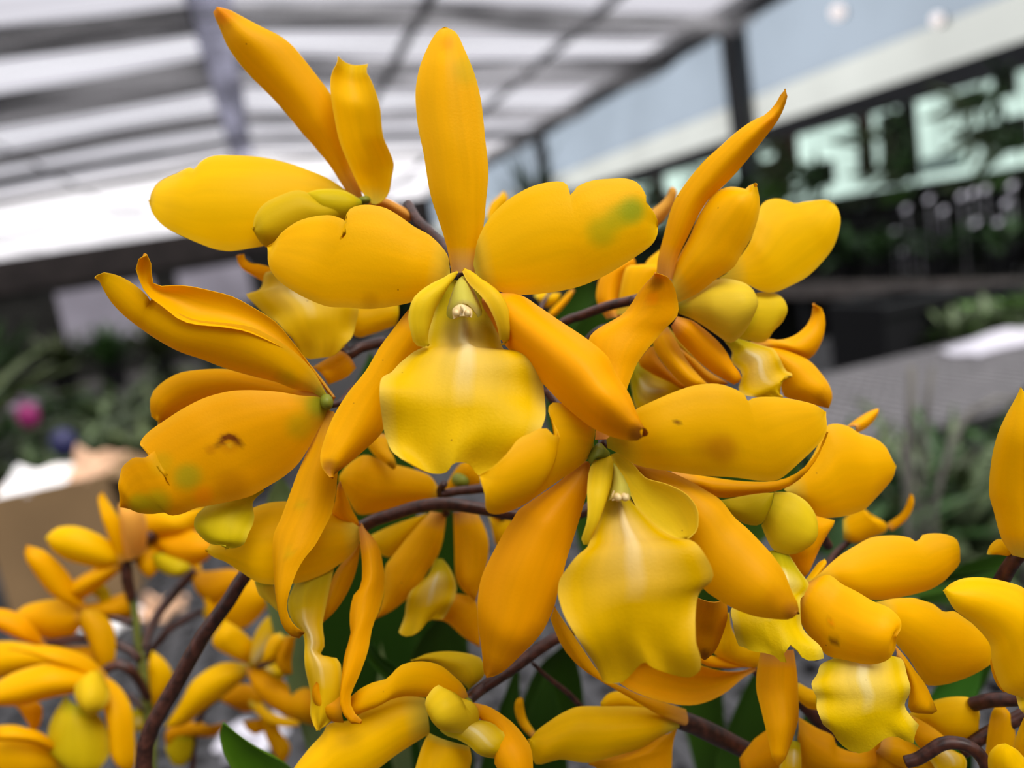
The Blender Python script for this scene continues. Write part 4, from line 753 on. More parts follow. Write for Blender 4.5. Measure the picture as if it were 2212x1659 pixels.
  dict(n='lip',m='liplem',b=3,L=[(12.7,209.4,3),(16.6,203.5,-2.9),(19.5,198.5,-8.1),(19.1,198,-9),(17.7,197.2,-11),(16.8,197,-13.4),(16.1,196.9,-15.1),(14,197.2,-16.9)],R=[(6.9,211.3,4.8),(2.1,210.8,4.4),(-0.4,210.6,4.5),(-2.1,209.1,1.1),(-4.1,208.8,0.3),(-5.9,208.5,-0.1),(-4.9,207,-2.1),(-3.2,205.2,-4.2),(-0.4,202.8,-7.5),(1.7,201.7,-10.8),(3.5,200.6,-13.9),(4,200.2,-15.7)],s=169,ridge=-1.6,ruf=1.4,nr=2.5,end=[(3.6,200.1,-16.5),(4.8,199.6,-17.6),(7.7,198.6,-18.5),(10.2,198,-18.4),(12.8,197.4,-17.7)]),
  dict(n='lateral_sepal',m='sepal',b=2,L=[(6.5,216.1,-1.6),(1.7,217.8,0.3),(-1.4,219,2.5),(-3.7,220.1,5),(-5.3,220.9,7.1),(-5.7,221.3,9.1),(-5.6,221.5,10.4)],R=[(7.2,213.4,2.1),(4,214.7,4.4),(1.5,215.6,5.6),(-1,216.5,6.9),(-3.6,217.3,7.7),(-4.6,217.8,8.9),(-4.7,218.1,10.2)],s=63),
  dict(n='lateral_sepal',m='sepal',b=2,L=[(16.2,201.9,-22.5),(13.6,200.8,-24.1),(8.6,199.4,-25)],R=[(13.3,203.6,-17.6),(9.7,202.4,-18.8),(5.8,201,-20.1)],s=61),
  dict(n='petal',m='petal',b=2,L=[(17.1,213.2,-4.6),(20.4,213,-7.5),(26.2,213.6,-8.1),(31.4,214.9,-8.7)],R=[(15.9,212.5,-10.5),(18.7,212.3,-15.7),(22.6,212.6,-15.7),(29.7,214.3,-14.8)],s=85),
  dict(n='pedicel',tube=[(13.4,211.8,5.7,1.19),(15.8,216.7,-10.6,1.68),(15,213.7,-19.6,1.58),(19.6,214.2,-18.7,1.54),(26.2,216.7,-18.6,1.51)],m='stem'),
 ]),
 dict(label='yellow orchid flower at the upper right, slender sepal curving up to a pointed tip', base=[89.8, 170.8, -12.8], d=16, parts=[
  dict(n='dorsal_sepal',m='sepal',b=2.6,L=[(86,170.9,-11.9),(86.7,170.5,-8.1),(87.2,170.3,-6.6),(88.5,169.6,-3.1),(90.1,168.8,1.3),(91.9,168,5),(94.3,166.9,8),(96.2,166,10),(98.9,164.7,12.5),(101.9,163.3,14.6),(104.2,162.2,16.3),(106.2,161.2,17.6),(109.2,160,19.1),(111.7,158.9,19.8),(113.5,158.3,21.2),(114.8,157.8,22.7),(115.7,157.6,24.2),(116.4,157.3,24.5)],R=[(89.8,169.6,-13.2),(91.2,168.9,-8.3),(93.7,167.7,-4),(96.4,166.4,0.5),(98.7,165.3,3.5),(100.5,164.4,4.9),(102.5,163.4,6.4),(105.5,161.9,9.1),(108.5,160.4,12.1),(110.9,159.3,14.6),(113.1,158.4,16.9),(115,157.8,19.2),(116.1,157.4,21.3),(116.8,157.2,23.3),(116.4,157.3,24.5)],s=157,st=[[118.7, 161.9, 23.0, 2.3, 'b', 0.4], [114.7, 162.2, 18.9, 3.2, 'o', 0.3]],keel=0.3),
  dict(n='petal',m='petal',b=3.5,L=[(90.1,170.7,-12.9),(91.4,169.4,-8.6),(93.9,167.6,-4.4),(96.6,166.1,0.7),(98.8,164.8,3.7),(100.9,163.9,5.3),(103.3,163,5.7),(105.2,162.2,5.2),(106.2,161.7,4.6),(107.2,161.4,5.3),(108.1,161.1,5.5),(108.7,160.7,4.6)],R=[(88.8,167.9,-18.6),(90.4,166.8,-18.1),(93.3,164.7,-16.7),(96.6,162.4,-14.4),(100.1,160.2,-12.3),(101.9,159.2,-9.5),(103.5,158.4,-7.3),(104.9,157.9,-4.9),(106.2,157.7,-2),(106.9,157.7,0.3),(107.1,157.8,2),(106.9,158,4.5)],s=164),
  dict(n='petal',m='petal',b=2.5,L=[(103.2,169,-14.2),(109.8,169.5,-8.7),(114.3,170.9,-2.7),(116.5,171.9,0.1),(118.8,172.2,1.3),(121.5,172.3,1.3),(123.7,172.2,0.3),(125.6,171.8,-0.9),(127.8,171.6,-0.7),(131.5,171.1,-0.8),(135,170.6,-1.2),(136.2,170.4,-2)],R=[(101.4,169.3,-14.8),(107.1,168.2,-17.5),(110.8,167.4,-19.8),(114.1,166.8,-20.6),(118,166.8,-20),(124.2,167,-18.4),(129.3,167.6,-15.6),(132.7,167.9,-12.8),(135.1,168.5,-8.7),(136,169.1,-6.1),(136.5,169.8,-3.5),(136.2,170.4,-2)],s=182,dome=1),
  dict(n='lip',m='lip',b=1.5,L=[(103.6,168.3,-29.7),(106,166.5,-31.1),(108.6,164.5,-32.5),(110.1,163.4,-33.4),(110.4,162.2,-35.7),(111.2,160.7,-38.3),(112.2,159.8,-39.7),(109.6,159.9,-40.9),(108.3,159.8,-42.2),(108.1,159.2,-44.3)],R=[(100.4,169.2,-29.5),(101.4,167.3,-32.9),(100.4,166.8,-34.7),(101.5,165.4,-36.8),(101.6,164.7,-38.4),(100.3,164.2,-40.1),(100,163.2,-42.5),(103.4,161.3,-43.8),(108.1,159.2,-44.3)],s=108,ridge=1.5,ruf=1.4,nr=3),
  dict(n='side_lobe',m='lippale',b=4.5,L=[(90.6,170.6,-18.5),(93.4,168.5,-16.7),(96.3,166.4,-15.3),(98.8,164.9,-14.6),(101.3,163.3,-15.2),(104.1,162.3,-16.7),(105.7,161.8,-18.8),(106,161.7,-21.5)],R=[(90.2,170.2,-21.4),(92.3,168.2,-23),(94.2,165.9,-25.2),(96.2,163.8,-27.7),(97.9,162.3,-29.5),(99.6,161.4,-28.9),(101.8,161,-27.1),(104.1,161.2,-24.6),(106,161.7,-21.5)],s=125,par='lip'),
  dict(n='side_lobe',m='lobe',b=2.5,L=[(109.1,168.4,-20.1),(111.5,168.5,-20.1),(113.8,168.6,-20.5),(116.6,168.4,-21.5),(118,168.2,-23.4),(118.2,168.1,-25.4)],R=[(103.8,168.1,-30.1),(106.9,167.9,-31.1),(109.3,167.7,-32.1),(111.7,167.6,-31.6),(113.6,167.8,-30),(116.5,167.7,-28.1),(118.2,168.1,-25.4)],s=89,par='lip'),
  dict(n='lateral_sepal',m='sepal',b=2.5,L=[(107.3,169,-31.5),(112.7,169.2,-31.7),(116,169,-32.7),(120.4,169,-32.3),(124.4,169.8,-30.7),(126.7,170.3,-28.4),(127.9,171,-26.2),(128.5,171,-26)],R=[(109.4,168,-33.9),(113.2,168.2,-35),(118.9,168.3,-37.2),(123,168.1,-38.9),(126.1,168.3,-36.9),(128,168.3,-34.1),(128.7,168,-30.8),(128.6,168,-28),(127.7,168.2,-26.2),(126.6,168.4,-25.7)],s=86),
  dict(n='lateral_sepal',m='sepal',b=3.5,L=[(108.2,168.7,-31.8),(113,167.7,-33.6),(117.5,166.3,-36.1),(120.3,164.1,-38.5),(121.7,162.3,-41.6),(122.4,161,-44),(122.5,160.1,-46.3),(122,159.6,-47.8),(120.4,159.1,-49.7)],R=[(106.4,169.1,-32.7),(110.6,167.8,-37.5),(112.5,165.9,-42.8),(112.4,164.7,-45.7),(114.8,162.9,-47),(118.3,160.5,-48.8),(120.4,159.1,-49.7)],s=111,st=[[121.3, 161.6, -47.6, 2.9, 'b', 0.55]]),
  dict(n='lateral_sepal',m='sepal',b=2,L=[(89.1,169.4,-21.8),(92.3,168.3,-23.3),(94.8,167.1,-26),(97.3,165.9,-29.4),(98.8,165.3,-32.3),(99.6,164.9,-35),(100.8,164.4,-37.2),(101.1,164.2,-38.6)],R=[(87.4,169.5,-23.8),(87.8,168.9,-26.4),(89.7,167.9,-29.7),(92,166.6,-33.3),(94.7,165.7,-36.4),(97.2,164.9,-38.5),(99.4,164.3,-40),(101.1,164.2,-38.6)],s=96),
  dict(n='pedicel',tube=[(91.6,174.4,-13.6,1),(88.8,177.2,-17,1.12),(84.8,175.4,-16.9,1.16),(80.7,174.7,-16.7,1.21)],m='stem'),
 ]),
 dict(label='yellow orchid flower behind the upper right bloom, only edges and one curled sepal tip showing', base=[94.0, 194.9, -24.4], d=42, parts=[
  dict(n='petal',m='sepal',b=2.5,L=[(83.5,198.2,-22.5),(82.3,200.4,-17.3),(84.1,201.7,-12.6),(86.3,201.7,-9.8),(89.7,201,-8.5),(94.3,200,-7)],R=[(88.2,196.7,-23.4),(87.5,198.5,-19.5),(90.4,199.9,-13.7),(92.9,199.7,-11),(95,199.3,-9.4),(94.3,200,-7)],s=79),
  dict(n='petal',m='petal',b=3,L=[(85.3,195.7,-21.5),(89,196.3,-12.2),(90.4,196.4,-9.8),(91.8,196.3,-9.2),(94.5,195.8,-10.7),(97,196,-8.6),(101.7,195.9,-6.3)],R=[(93.1,193.1,-24.2),(96.7,193.1,-18.6),(100.8,193.1,-14.3),(102.3,194.5,-9.5),(101.7,195.9,-6.3)],s=104),
  dict(n='dorsal_sepal',m='peach',b=2,L=[(103.1,203.6,3.9),(105.7,201.6,5.6),(107.3,200.2,7.4),(107.9,199.4,9),(108.6,198.9,9.3)],R=[(104,202.6,-0.4),(106.1,201.4,1),(108,200.3,3.3),(109.2,199.4,5.9),(109.7,198.9,8),(108.6,198.9,9.3)],s=47),
  dict(n='lateral_sepal',m='sepal',b=2.5,L=[(90.3,177,-24.8),(90.8,173.8,-29),(90.9,171.4,-32.2),(91.9,167.8,-36.4),(92.9,165.4,-38.8)],R=[(87.9,177.4,-26.1),(85.5,176.6,-28.1),(85.7,174.6,-31.4),(86.9,171.7,-35.4),(88.2,169.5,-38),(89.7,167.8,-39.4),(92.8,165.3,-39.3)],s=80),
  dict(n='lateral_sepal',m='sepal',b=2,L=[(94.2,179.1,-30.8),(95.9,177.2,-33.3),(98.2,174.3,-37.3),(101.4,171.2,-40.6)],R=[(93.7,178.8,-33),(96,175.3,-38.4),(98.2,173.1,-41),(101.3,171.1,-41.1)],s=48),
  dict(n='lateral_sepal',m='sepald',b=2,L=[(88.7,182.9,-29.8),(88.9,181.2,-32.9),(90.6,178.4,-37.2),(93.1,175.5,-40.7)],R=[(86.4,183.3,-31),(83.8,182.9,-33.1),(85.9,180.8,-36.1),(89.7,177.9,-39.1),(91.6,176.3,-41),(93.1,175.5,-40.7)],s=56),
  dict(n='lip',m='lip',b=2,L=[(86,187.2,-33.5),(89.7,183.8,-36.5),(93,180.7,-39.5),(94,179.4,-41.2)],R=[(82.9,187.4,-36.9),(82.6,186.4,-40),(82.4,184.4,-45.5),(85.5,182.9,-45.9),(88.7,181.4,-45),(94,179.4,-41.5)],s=89,ridge=2),
  dict(n='side_lobe',m='lippale',b=0.5,L=[(91.4,178.7,-25.1),(92.1,177.7,-27),(93.4,176,-29.9),(94.6,174.3,-33.1)],R=[(91.1,178.8,-25.2),(91.3,177.8,-27.6),(92.4,176.3,-30.4),(94.6,174.3,-33.3)],s=25,par='lip'),
  dict(n='pedicel',tube=[(94.3,195.1,-23.2,0.87),(85.8,195,-24.1,0.95),(79,194.9,-24.7,1.02),(73.9,197.5,-29.5,1.11)],m='stem'),
 ]),
 dict(label='yellow orchid flower facing left behind the lower right front bloom', base=[101.8, 154.1, -65.6], d=12, parts=[
  dict(n='petal',m='petal',b=3,L=[(102.4,154.2,-64.4),(106.8,154.2,-61.8),(111.6,154.5,-58),(115,155.2,-53.9),(116.6,155.3,-52.4),(119.2,155,-52.5),(122,154.5,-53.8),(124.3,154,-55.9),(127.8,153.3,-57.7),(130.1,152.7,-60.2),(131.2,152.4,-63.3),(132.1,152.1,-65.4)],R=[(103.5,153.7,-65.6),(107,153,-68.9),(109.5,152.5,-72.5),(114.2,151.9,-73.6),(118.1,151.5,-73.8),(121.7,151.2,-73.3),(124.5,151.3,-71.8),(128.3,151.4,-69.5),(130.6,151.6,-67.8),(132.1,152.1,-65.4)],s=176),
  dict(n='lateral_sepal',m='sepal',b=2.5,L=[(107,152.8,-71),(111.6,151.6,-73.3),(113.1,151.3,-74),(111.2,151.6,-76.6),(109.1,152.1,-79.5),(106.9,152.5,-83.1),(105.2,152.8,-85.7),(104.4,153,-86.2)],R=[(102.8,153.8,-71.7),(101.3,154.1,-78.7),(101.6,153.9,-81),(103.3,153.3,-84.2),(104.4,153,-86.2)],s=92),
  dict(n='petal',m='sepal',b=1.5,L=[(79,162.2,-55.4),(85.9,158,-58.1),(92.9,154,-60),(98.9,150.8,-60.5),(103.1,148.8,-59),(107,147.2,-55.4),(109.2,146.3,-51.6),(109.6,146.1,-50.8)],R=[(78.3,161.8,-58.8),(84.1,158.3,-61.2),(86.4,156.7,-63),(92.3,153.7,-63.2),(97.3,151.3,-63),(100.9,149.6,-62.1),(104.1,148.2,-59.8),(107.2,147,-56.1),(109.6,146.1,-50.8)],s=97,st=[[111.5, 149.2, -54.2, 0.5, 'B', 1], [103.8, 150.1, -61.2, 1.5, 'B', 0.5]]),
  dict(n='lip',m='lip',b=3,L=[(98,149.1,-76.6),(98.4,146.1,-80.1),(98.8,143.2,-83.6),(94.8,142.2,-85.3),(93.7,139.7,-88.8),(93.9,138,-91.4),(94.5,136.3,-93.7),(94.4,135.2,-95.4)],R=[(94,150.3,-75.9),(88.5,148.1,-79.1),(83.6,145.8,-82.3),(79.5,144.5,-83.8),(78.1,142.7,-86.9),(78.7,140.6,-89.6)],s=166,ke=4,ruf=1.4,nr=2.6,ridge=0.6,end=[(80.5,139.7,-91.6),(82,139.2,-91.9),(83.4,138.7,-92.7),(84.6,138.2,-93.8),(85.1,137.8,-95.2),(86.2,137.6,-94.8),(86.8,137.7,-93),(87.8,137.7,-91.8),(89.6,136.7,-94.5),(91.3,136,-95.5)]),
  dict(n='side_lobe',m='lipg',b=2.5,L=[(86.8,155.5,-63.3),(91.5,152.3,-62.5),(94.4,150.9,-62.4),(96.8,149.7,-62.6)],R=[(87.3,154.9,-65.7),(89.9,152.4,-68.8),(92.9,150.6,-69.4),(95.4,150,-66.5),(96.8,149.7,-62.6)],s=72,par='lip'),
  dict(n='side_lobe',m='lobe',b=3,L=[(98,151.4,-63.1),(101.1,149.5,-63.6),(103.1,147.8,-65.4),(104.6,147.1,-68.1),(105.3,147.1,-71.1),(104.3,147.7,-74.6)],R=[(93.7,151.4,-70),(93.8,150.2,-72.5),(94.4,148.8,-75.2),(97.5,147.4,-76.8),(101.3,147.3,-76.7),(104.3,147.7,-74.6)],s=110,par='lip'),
  dict(n='lateral_sepal',m='sepal',b=2,L=[(126.3,161.6,-56.2),(133.5,165.4,-55.9),(138.2,167.1,-55.6),(141.5,168,-55.7)],R=[(128.5,160.7,-58.1),(133.6,163.1,-58.4),(138.7,165.6,-57.6),(141.5,167.3,-56.2),(141.5,168,-55.7)],s=41),
  dict(n='lateral_sepal',m='sepald',b=2.5,L=[(80.2,146.8,-81.7),(80,147.2,-86.7),(78.7,147.8,-90.4),(76.6,147.8,-93.5),(74.8,148.1,-94.9),(73.6,148.3,-95.3)],R=[(74,148.6,-80.6),(72.9,149.4,-84.4),(72.2,149.9,-88.2),(71.8,149.6,-90.8),(72.3,149.1,-93),(73.1,148.5,-95),(73.6,148.3,-95.3)],s=91,st=[[73.6, 147.9, -93.7, 1.6, 'B', 0.8], [75.4, 148.3, -88.5, 2.7, 'b', 0.3]]),
  dict(n='pedicel',tube=[(103.9,157.4,-67.6,0.76),(108.9,159.7,-71.2,0.88),(117.2,164.9,-79.7,1.07),(123.7,169.3,-89.1,1.21)],m='stem'),
 ]),
 dict(label='blurred yellow orchid bloom deep behind the right petals, thin curved tip showing', base=[149.6, 186.4, -94.6], d=60, parts=[
  dict(n='lateral_sepal',m='sepal',b=2,L=[(153.9,183.1,-95),(155.7,180,-92.1),(156.8,178.5,-89.5),(157.5,177.8,-86.8),(158,177.3,-85.4)],R=[(155.7,182.3,-96.8),(157.1,180.1,-94),(158.2,178.2,-91.1),(159,177.5,-88),(158.8,177.3,-86),(158,177.3,-85.4)],s=35),
  dict(n='petal',m='petal',b=2,L=[(143.7,188.4,-92.5),(145.6,186.7,-90.2),(147.8,184.8,-89.3),(148.8,183.2,-90.5)],R=[(142.5,187.8,-98),(145.1,186.1,-99.5),(148.5,184.5,-98.5),(153.6,182.2,-96),(148.8,183.2,-90.5)],s=68),
  dict(n='lateral_sepal',m='sepal',b=2,L=[(144.2,189.7,-96.7),(147.6,187.7,-97.9),(153.4,185,-96.8)],R=[(144.3,189,-100.2),(147.3,187.6,-100.1),(153.4,185,-96.8)],s=31),
  dict(n='pedicel',tube=[(148.6,187,-93.1,0.81),(145.7,188.1,-98.4,0.85),(139.5,189.1,-102.8,0.91),(135.1,188.3,-107,0.94)],m='stem'),
 ]),
 dict(label='yellow orchid flower at the lower right, hooded front sepal over a ruffled lip', base=[102.8, 148.5, -84.5], d=10, parts=[
  dict(n='petal',m='petal',b=3,L=[(102,148.5,-85.4),(106.2,148.5,-83),(110.5,148.4,-81.1),(114.7,148.1,-79.8),(119.3,147.7,-78.8),(122.8,147.2,-79),(125.8,146.7,-79.6),(128.4,146.2,-80.6),(129.6,145.8,-81.7),(131.7,145.4,-80.7),(134.9,144.5,-80.8),(137.5,143.6,-81.7),(138.8,143,-83.2),(139.3,142.5,-85.5)],R=[(103.4,147.8,-87.3),(108.9,147.2,-87.1),(113.6,146.1,-91.1),(117.9,145.3,-92.9),(122.5,144.7,-93.5),(127.3,144,-93.7),(131.6,143.3,-93.1),(135.3,142.7,-90.4),(138.4,142.3,-87.9),(139.3,142.5,-85.5)],s=177,dome=1),
  dict(n='petal',m='petal',b=2.5,L=[(114,142.1,-91.2),(117.7,141.5,-91),(123.1,140.4,-92),(125.9,139.8,-93.4),(128.1,139.5,-94.7),(129.8,139.1,-96.7),(132.9,138.7,-97.5),(134.6,138.3,-99.3),(137.1,137.5,-101.7),(139.7,136.7,-104.4),(140.8,136.2,-106.9)],R=[(113.3,141.7,-94.6),(117.4,140,-102),(119,139.3,-104.9),(120.7,138.7,-108.7),(122.8,138.1,-112.5),(127,137.5,-113.2),(133,136.6,-112.5),(136.6,136.1,-111.4),(139.1,135.9,-110.1),(140.8,136.2,-106.9)],s=175,dome=1),
  dict(n='dorsal_sepal',m='sepal',b=3.6,L=[(99.9,145.3,-83.2),(103.3,142.5,-81.5),(104.8,140.1,-83.2),(106.2,137,-84.3),(107.3,133.8,-85.5),(108.9,131.2,-86.4),(109.9,129.4,-88.4),(109.3,128.6,-90),(107.6,128.1,-91.2)],R=[(97.3,145.3,-87.5),(95.7,144.3,-89.6),(96,141.8,-93.1),(97,139.8,-95.5),(97.6,137.7,-96.9),(99.9,134.6,-97.2),(102.1,131.6,-97.4),(104.2,130.3,-97.3),(106.1,129.2,-96.3),(107.3,128.5,-93.9),(107.6,128.1,-91.2)],s=170,st=[[98.8, 136.7, -93.4, 1.3, 'R', 0.85], [99.0, 137.4, -89.4, 1.2, 'o', 0.5]]),
  dict(n='lip',m='lip',b=2.6,L=[(108.8,137.5,-101.9),(111.2,134.9,-100.2),(112.4,133,-100.1),(111.6,130.9,-101.4),(110.4,129.4,-102.9),(109.9,128.6,-105.2),(108.9,128.3,-107.6),(109.7,128.6,-111),(111.1,128.6,-112.9)],R=[(100.9,140.1,-99.5),(96.4,139.1,-99.4),(94.5,137.9,-100.4),(91.5,136.2,-101.2),(91.3,134.9,-101.9),(91.7,134.2,-103.1),(90.6,133.6,-105.3),(91.6,133.8,-108.7),(93,134,-111.1)],s=170,ke=4,ruf=1.2,nr=2.6,ridge=1,end=[(93.8,133.6,-111.6),(94.7,133,-113.7),(96.5,132.2,-115.9),(98.7,131.5,-116.5),(100.6,131.2,-115.1),(102,131,-113.9),(104.5,130.4,-113.5),(107.2,129.4,-114.6),(108.8,128.7,-116.3),(109.5,128.8,-114.3)]),
  dict(n='lateral_sepal',m='sepal',b=2.5,L=[(115.4,138.1,-100.2),(116.8,136.8,-103),(118.1,135.3,-106.5),(119.2,134.1,-109.3),(119.6,133,-112.3),(119.9,132.2,-114.7)],R=[(116.1,137.3,-103.4),(116.1,136.3,-106.8),(115.6,135.3,-110.6),(114.5,134.6,-114.1),(117.4,133.2,-115.1),(119.2,132.4,-115.3),(119.9,132.2,-114.7)],s=68,st=[[120.1, 133.2, -114.7, 1.4, 'B', 0.5]]),
  dict(n='petal',m='petal',b=1.5,L=[(102.6,150.4,-85.7),(104.2,150.7,-84.7),(107.4,151.2,-82.7),(109.2,151.3,-82.4)],R=[(103.8,149.9,-86.6),(108.5,150.6,-84),(109.2,151,-82.9),(109.2,151.3,-82.4)],s=30),
  dict(n='pedicel',tube=[(106.4,153.1,-88.6,0.76),(111.4,158.2,-96.6,0.91),(114.7,162.8,-104.5,1.06),(114.4,167.1,-116.7,1.21)],m='stem'),
 ]),
 dict(label='yellow orchid flower lowest at right of centre, long sepal hanging straight down', base=[98.6, 158.7, -105.2], d=22, parts=[
  dict(n='lateral_sepal',m='sepal',b=3.2,L=[(98,151,-101.8),(97,149.2,-106.6),(95.4,147.3,-111),(93.5,145.2,-114.3),(91.3,143.9,-116.7),(88.7,143.1,-119.6),(87,142.7,-121.4),(85.2,142.6,-122.2)],R=[(90.8,153.2,-100.5),(88.3,152,-104.7),(86.9,150.8,-108.3),(86.1,148.4,-111.6),(85.3,146.1,-114.7),(84.9,144.8,-117.7),(84.5,143.7,-120.4),(85.2,142.6,-122.2)],s=131,st=[[87.4, 145.9, -123.9, 1.9, 'b', 0.5]]),
  dict(n='petal',m='sepald',b=3,L=[(102,158.5,-124.8),(105.6,155.9,-127.9),(108.2,154.2,-129.6),(108.4,153.2,-132),(112.6,150.7,-133.7),(116.1,149.2,-132.4)],R=[(100.8,157.9,-130.4),(99.7,155.7,-137.3),(106,152.4,-139.2),(114.7,148.4,-139)],s=112),
  dict(n='petal',m='sepal',b=2.5,L=[(98.3,158.7,-130),(96.1,158.1,-136.6),(90.7,159.5,-137.3),(84.9,161,-137.8)],R=[(95.9,160.2,-125.3),(93.6,160.5,-126.8),(90.2,161.1,-128.6),(86,161.6,-132.5)],s=90),
  dict(n='lip',m='lip',b=2,L=[(98,152.9,-127.3),(96.7,151.1,-129.9),(95.4,149.7,-131.8),(94.1,148.7,-133.2)],R=[(94.6,154.1,-125.9),(92.6,152.9,-127.8),(91,151.6,-129.8),(89.4,150.3,-131.7)],s=60),
  dict(n='petal',m='petal',b=1.5,L=[(102.7,157.9,-115.3),(103.6,155.5,-115.8),(104.8,153,-116)],R=[(101.9,157.4,-119.8),(102.5,154.9,-120.6),(103.9,152.5,-120.3)],s=43),
  dict(n='pedicel',tube=[(99.5,160.2,-106.8,0.8),(101.5,162.2,-112.8,0.84),(105.9,163.8,-120.2,0.9),(108.6,164.8,-126.8,0.96)],m='stem'),
 ]),
 dict(label='yellow orchid flower at the lower right under the ruffled lip, petals spreading sideways', base=[126.5, 149.3, -127.0], d=24, parts=[
  dict(n='petal',m='petal',b=2.5,L=[(125.3,149.5,-127.8),(129.6,147.8,-125.3),(132.3,146.7,-124.2),(136,145,-123.6),(139.9,142.9,-124.2),(140.7,141.6,-127),(140,141.1,-129)],R=[(126.6,149,-128.8),(130,146.9,-130.5),(132.4,144.8,-133.5),(135.4,143.1,-134.1),(138.9,141.4,-133.9),(139.7,141.2,-131.8),(140,141.1,-129)],s=102),
  dict(n='lateral_sepal',m='sepal',b=2,L=[(124.6,146,-125.1),(126.5,143.8,-126.5),(128.1,141.8,-128.1),(129.5,139.5,-130.2)],R=[(123.8,145.4,-129.5),(124,143.7,-131.9),(125.4,142.3,-132.6),(129.5,139.5,-130.2)],s=58),
  dict(n='lateral_sepal',m='sepal',b=2.5,L=[(118,149,-130),(122.3,146.7,-130.6),(125.4,144.3,-133.6),(129.1,141.7,-135.9),(131.3,139.6,-139.1)],R=[(115.7,149,-133.8),(119.4,146.3,-136.9),(125.1,142.7,-139.3),(131.3,139.6,-139.1)],s=88),
  dict(n='petal',m='sepald',b=2.5,L=[(121.2,149.8,-132.9),(122.7,148.8,-136.2),(123.4,147.9,-140.2),(122,147.8,-143.1)],R=[(117.2,151,-132.2),(114.8,151.2,-134.8),(113.4,151.1,-137.7),(113.5,150.5,-140.8)],s=80),
  dict(n='lip',m='lip',b=2,L=[(128.5,141,-135.2),(131.3,139.1,-133.4),(131.9,137.6,-135.1),(128.9,136.2,-138.1)],R=[(123.3,143,-132.1),(123.9,141.3,-133.3),(124.2,139.5,-134.7),(123.5,138,-136.4)],s=60),
  dict(n='pedicel',tube=[(127.6,150.8,-128.9,0.92),(123.8,153.5,-134.9,0.97),(120.1,155.9,-136.3,1),(114.8,157.7,-146,1.07)],m='stem'),
 ]),
 dict(label='upright yellow orchid flower cut by the right frame edge on a thick stalk', base=[146.4, 130.2, -84.2], d=4, parts=[
  dict(n='dorsal_sepal',m='petal',b=4,L=[(142.5,131.3,-84),(140.5,131.9,-79.8),(139.4,132.3,-73.4),(138.5,132.4,-68.7),(138.8,131.4,-61.1),(140,130.4,-55.2),(142.1,129.7,-51),(144,129.1,-48),(145.1,128.8,-46.1)],R=[(148.8,129.5,-84.8),(150.5,129.1,-77.1),(151.1,128.3,-66.7),(149.4,127.6,-56.2),(147.3,128.2,-49.9),(145.1,128.8,-46.1)],s=187),
  dict(n='petal',m='petal',b=1.5,L=[(140.4,136,-84.7),(141.7,136,-82.8),(143.6,135.2,-81.7),(144.1,133.1,-83.3)],R=[(141.1,135.7,-85),(143.2,135.1,-85.4),(145,133.6,-85.6),(144.1,133.1,-83.3)],s=36),
  dict(n='lateral_sepal',m='sepal',b=2,L=[(149,129.6,-83.8),(151.3,127.4,-85.4),(151.8,124.9,-89.3),(148.8,124,-92.2)],R=[(147.4,129.8,-84.9),(148.8,127.8,-86.6),(149.5,125.2,-90.1),(148.8,124,-92.2)],s=49),
  dict(n='pedicel',tube=[(146.1,132.3,-84.8,1.55),(145.3,133.3,-86.5,1.6),(144.9,135,-89.5,1.67),(145.8,138.1,-94.2,1.76),(149,143.5,-100.6,1.9)],m='stem'),
 ]),
 dict(label='bright yellow orchid bloom cut by the right frame edge, broad arching petal', base=[136.3, 120.5, -107.9], d=-4, parts=[
  dict(n='petal',m='petal',b=5,L=[(136.5,119.9,-114.2),(131.9,120.9,-109.7),(128,121.7,-107.3),(126.6,122,-104.4),(125.4,122,-99.8),(125,121.9,-95.4),(122,122.8,-90.5),(119.7,123.6,-87.9),(118.8,124,-86.9),(118.1,124.3,-85.3),(117.2,124.9,-82.5)],R=[(141.7,123.6,-102.9),(140.2,123.9,-93.5),(137.5,124.3,-87.8),(133.2,124.7,-85.1),(128.1,125.2,-82.9),(123.7,126,-82.1),(120.4,126.4,-82.6),(118.6,126.4,-83.5)],s=187),
  dict(n='petal',m='sepal',b=2,L=[(133.7,126.3,-102.7),(134.9,127.1,-107.9),(134.5,126.8,-110.6),(133.2,127,-112)],R=[(131.1,127.1,-102.3),(130.7,127.7,-104.2),(131.6,128,-108.4),(132.4,127.4,-111),(133.2,127,-112)],s=49),
  dict(n='lip',m='lip',b=2,L=[(138.6,121.4,-111),(136.9,120.2,-112.3),(135.1,119.8,-114),(133.4,120.2,-114.1)],R=[(132.3,123.4,-109.9),(131,121.3,-112),(132,120.7,-113.5),(133.4,120.2,-114.1)],s=52),
  dict(n='pedicel',tube=[(145.3,127.6,-113.5,1.55),(143.9,130.5,-117.6,1.58),(142.8,132.4,-119.6,1.6),(141.5,134.6,-120.6,1.61),(140.3,137.9,-122.2,1.64),(139.3,141.9,-125,1.67)],m='stem'),
 ]),
 dict(label='yellow orchid bloom in the bottom right corner, bright rounded petal', base=[131.6, 123.0, -125.2], d=0, parts=[
  dict(n='petal',m='petal',b=3,L=[(124.5,124,-130.6),(123.9,123.6,-124.8),(123.9,123.2,-121.3),(125.3,122.3,-119),(126.7,121.3,-118.6)],R=[(135.6,120.6,-132.6),(133.8,120.6,-127.4),(130.8,120.9,-123.1),(129.2,121,-120.8),(126.7,121.3,-118.6)],s=94),
  dict(n='petal',m='petal',b=2.5,L=[(131.8,124.8,-126.3),(132.1,124,-121.3),(132.7,123.1,-117.7),(133.6,122.2,-114.5)],R=[(138.3,122.6,-128.8),(138,122,-122.3),(136.2,122,-117.2),(133.6,122.2,-114.5)],s=74),
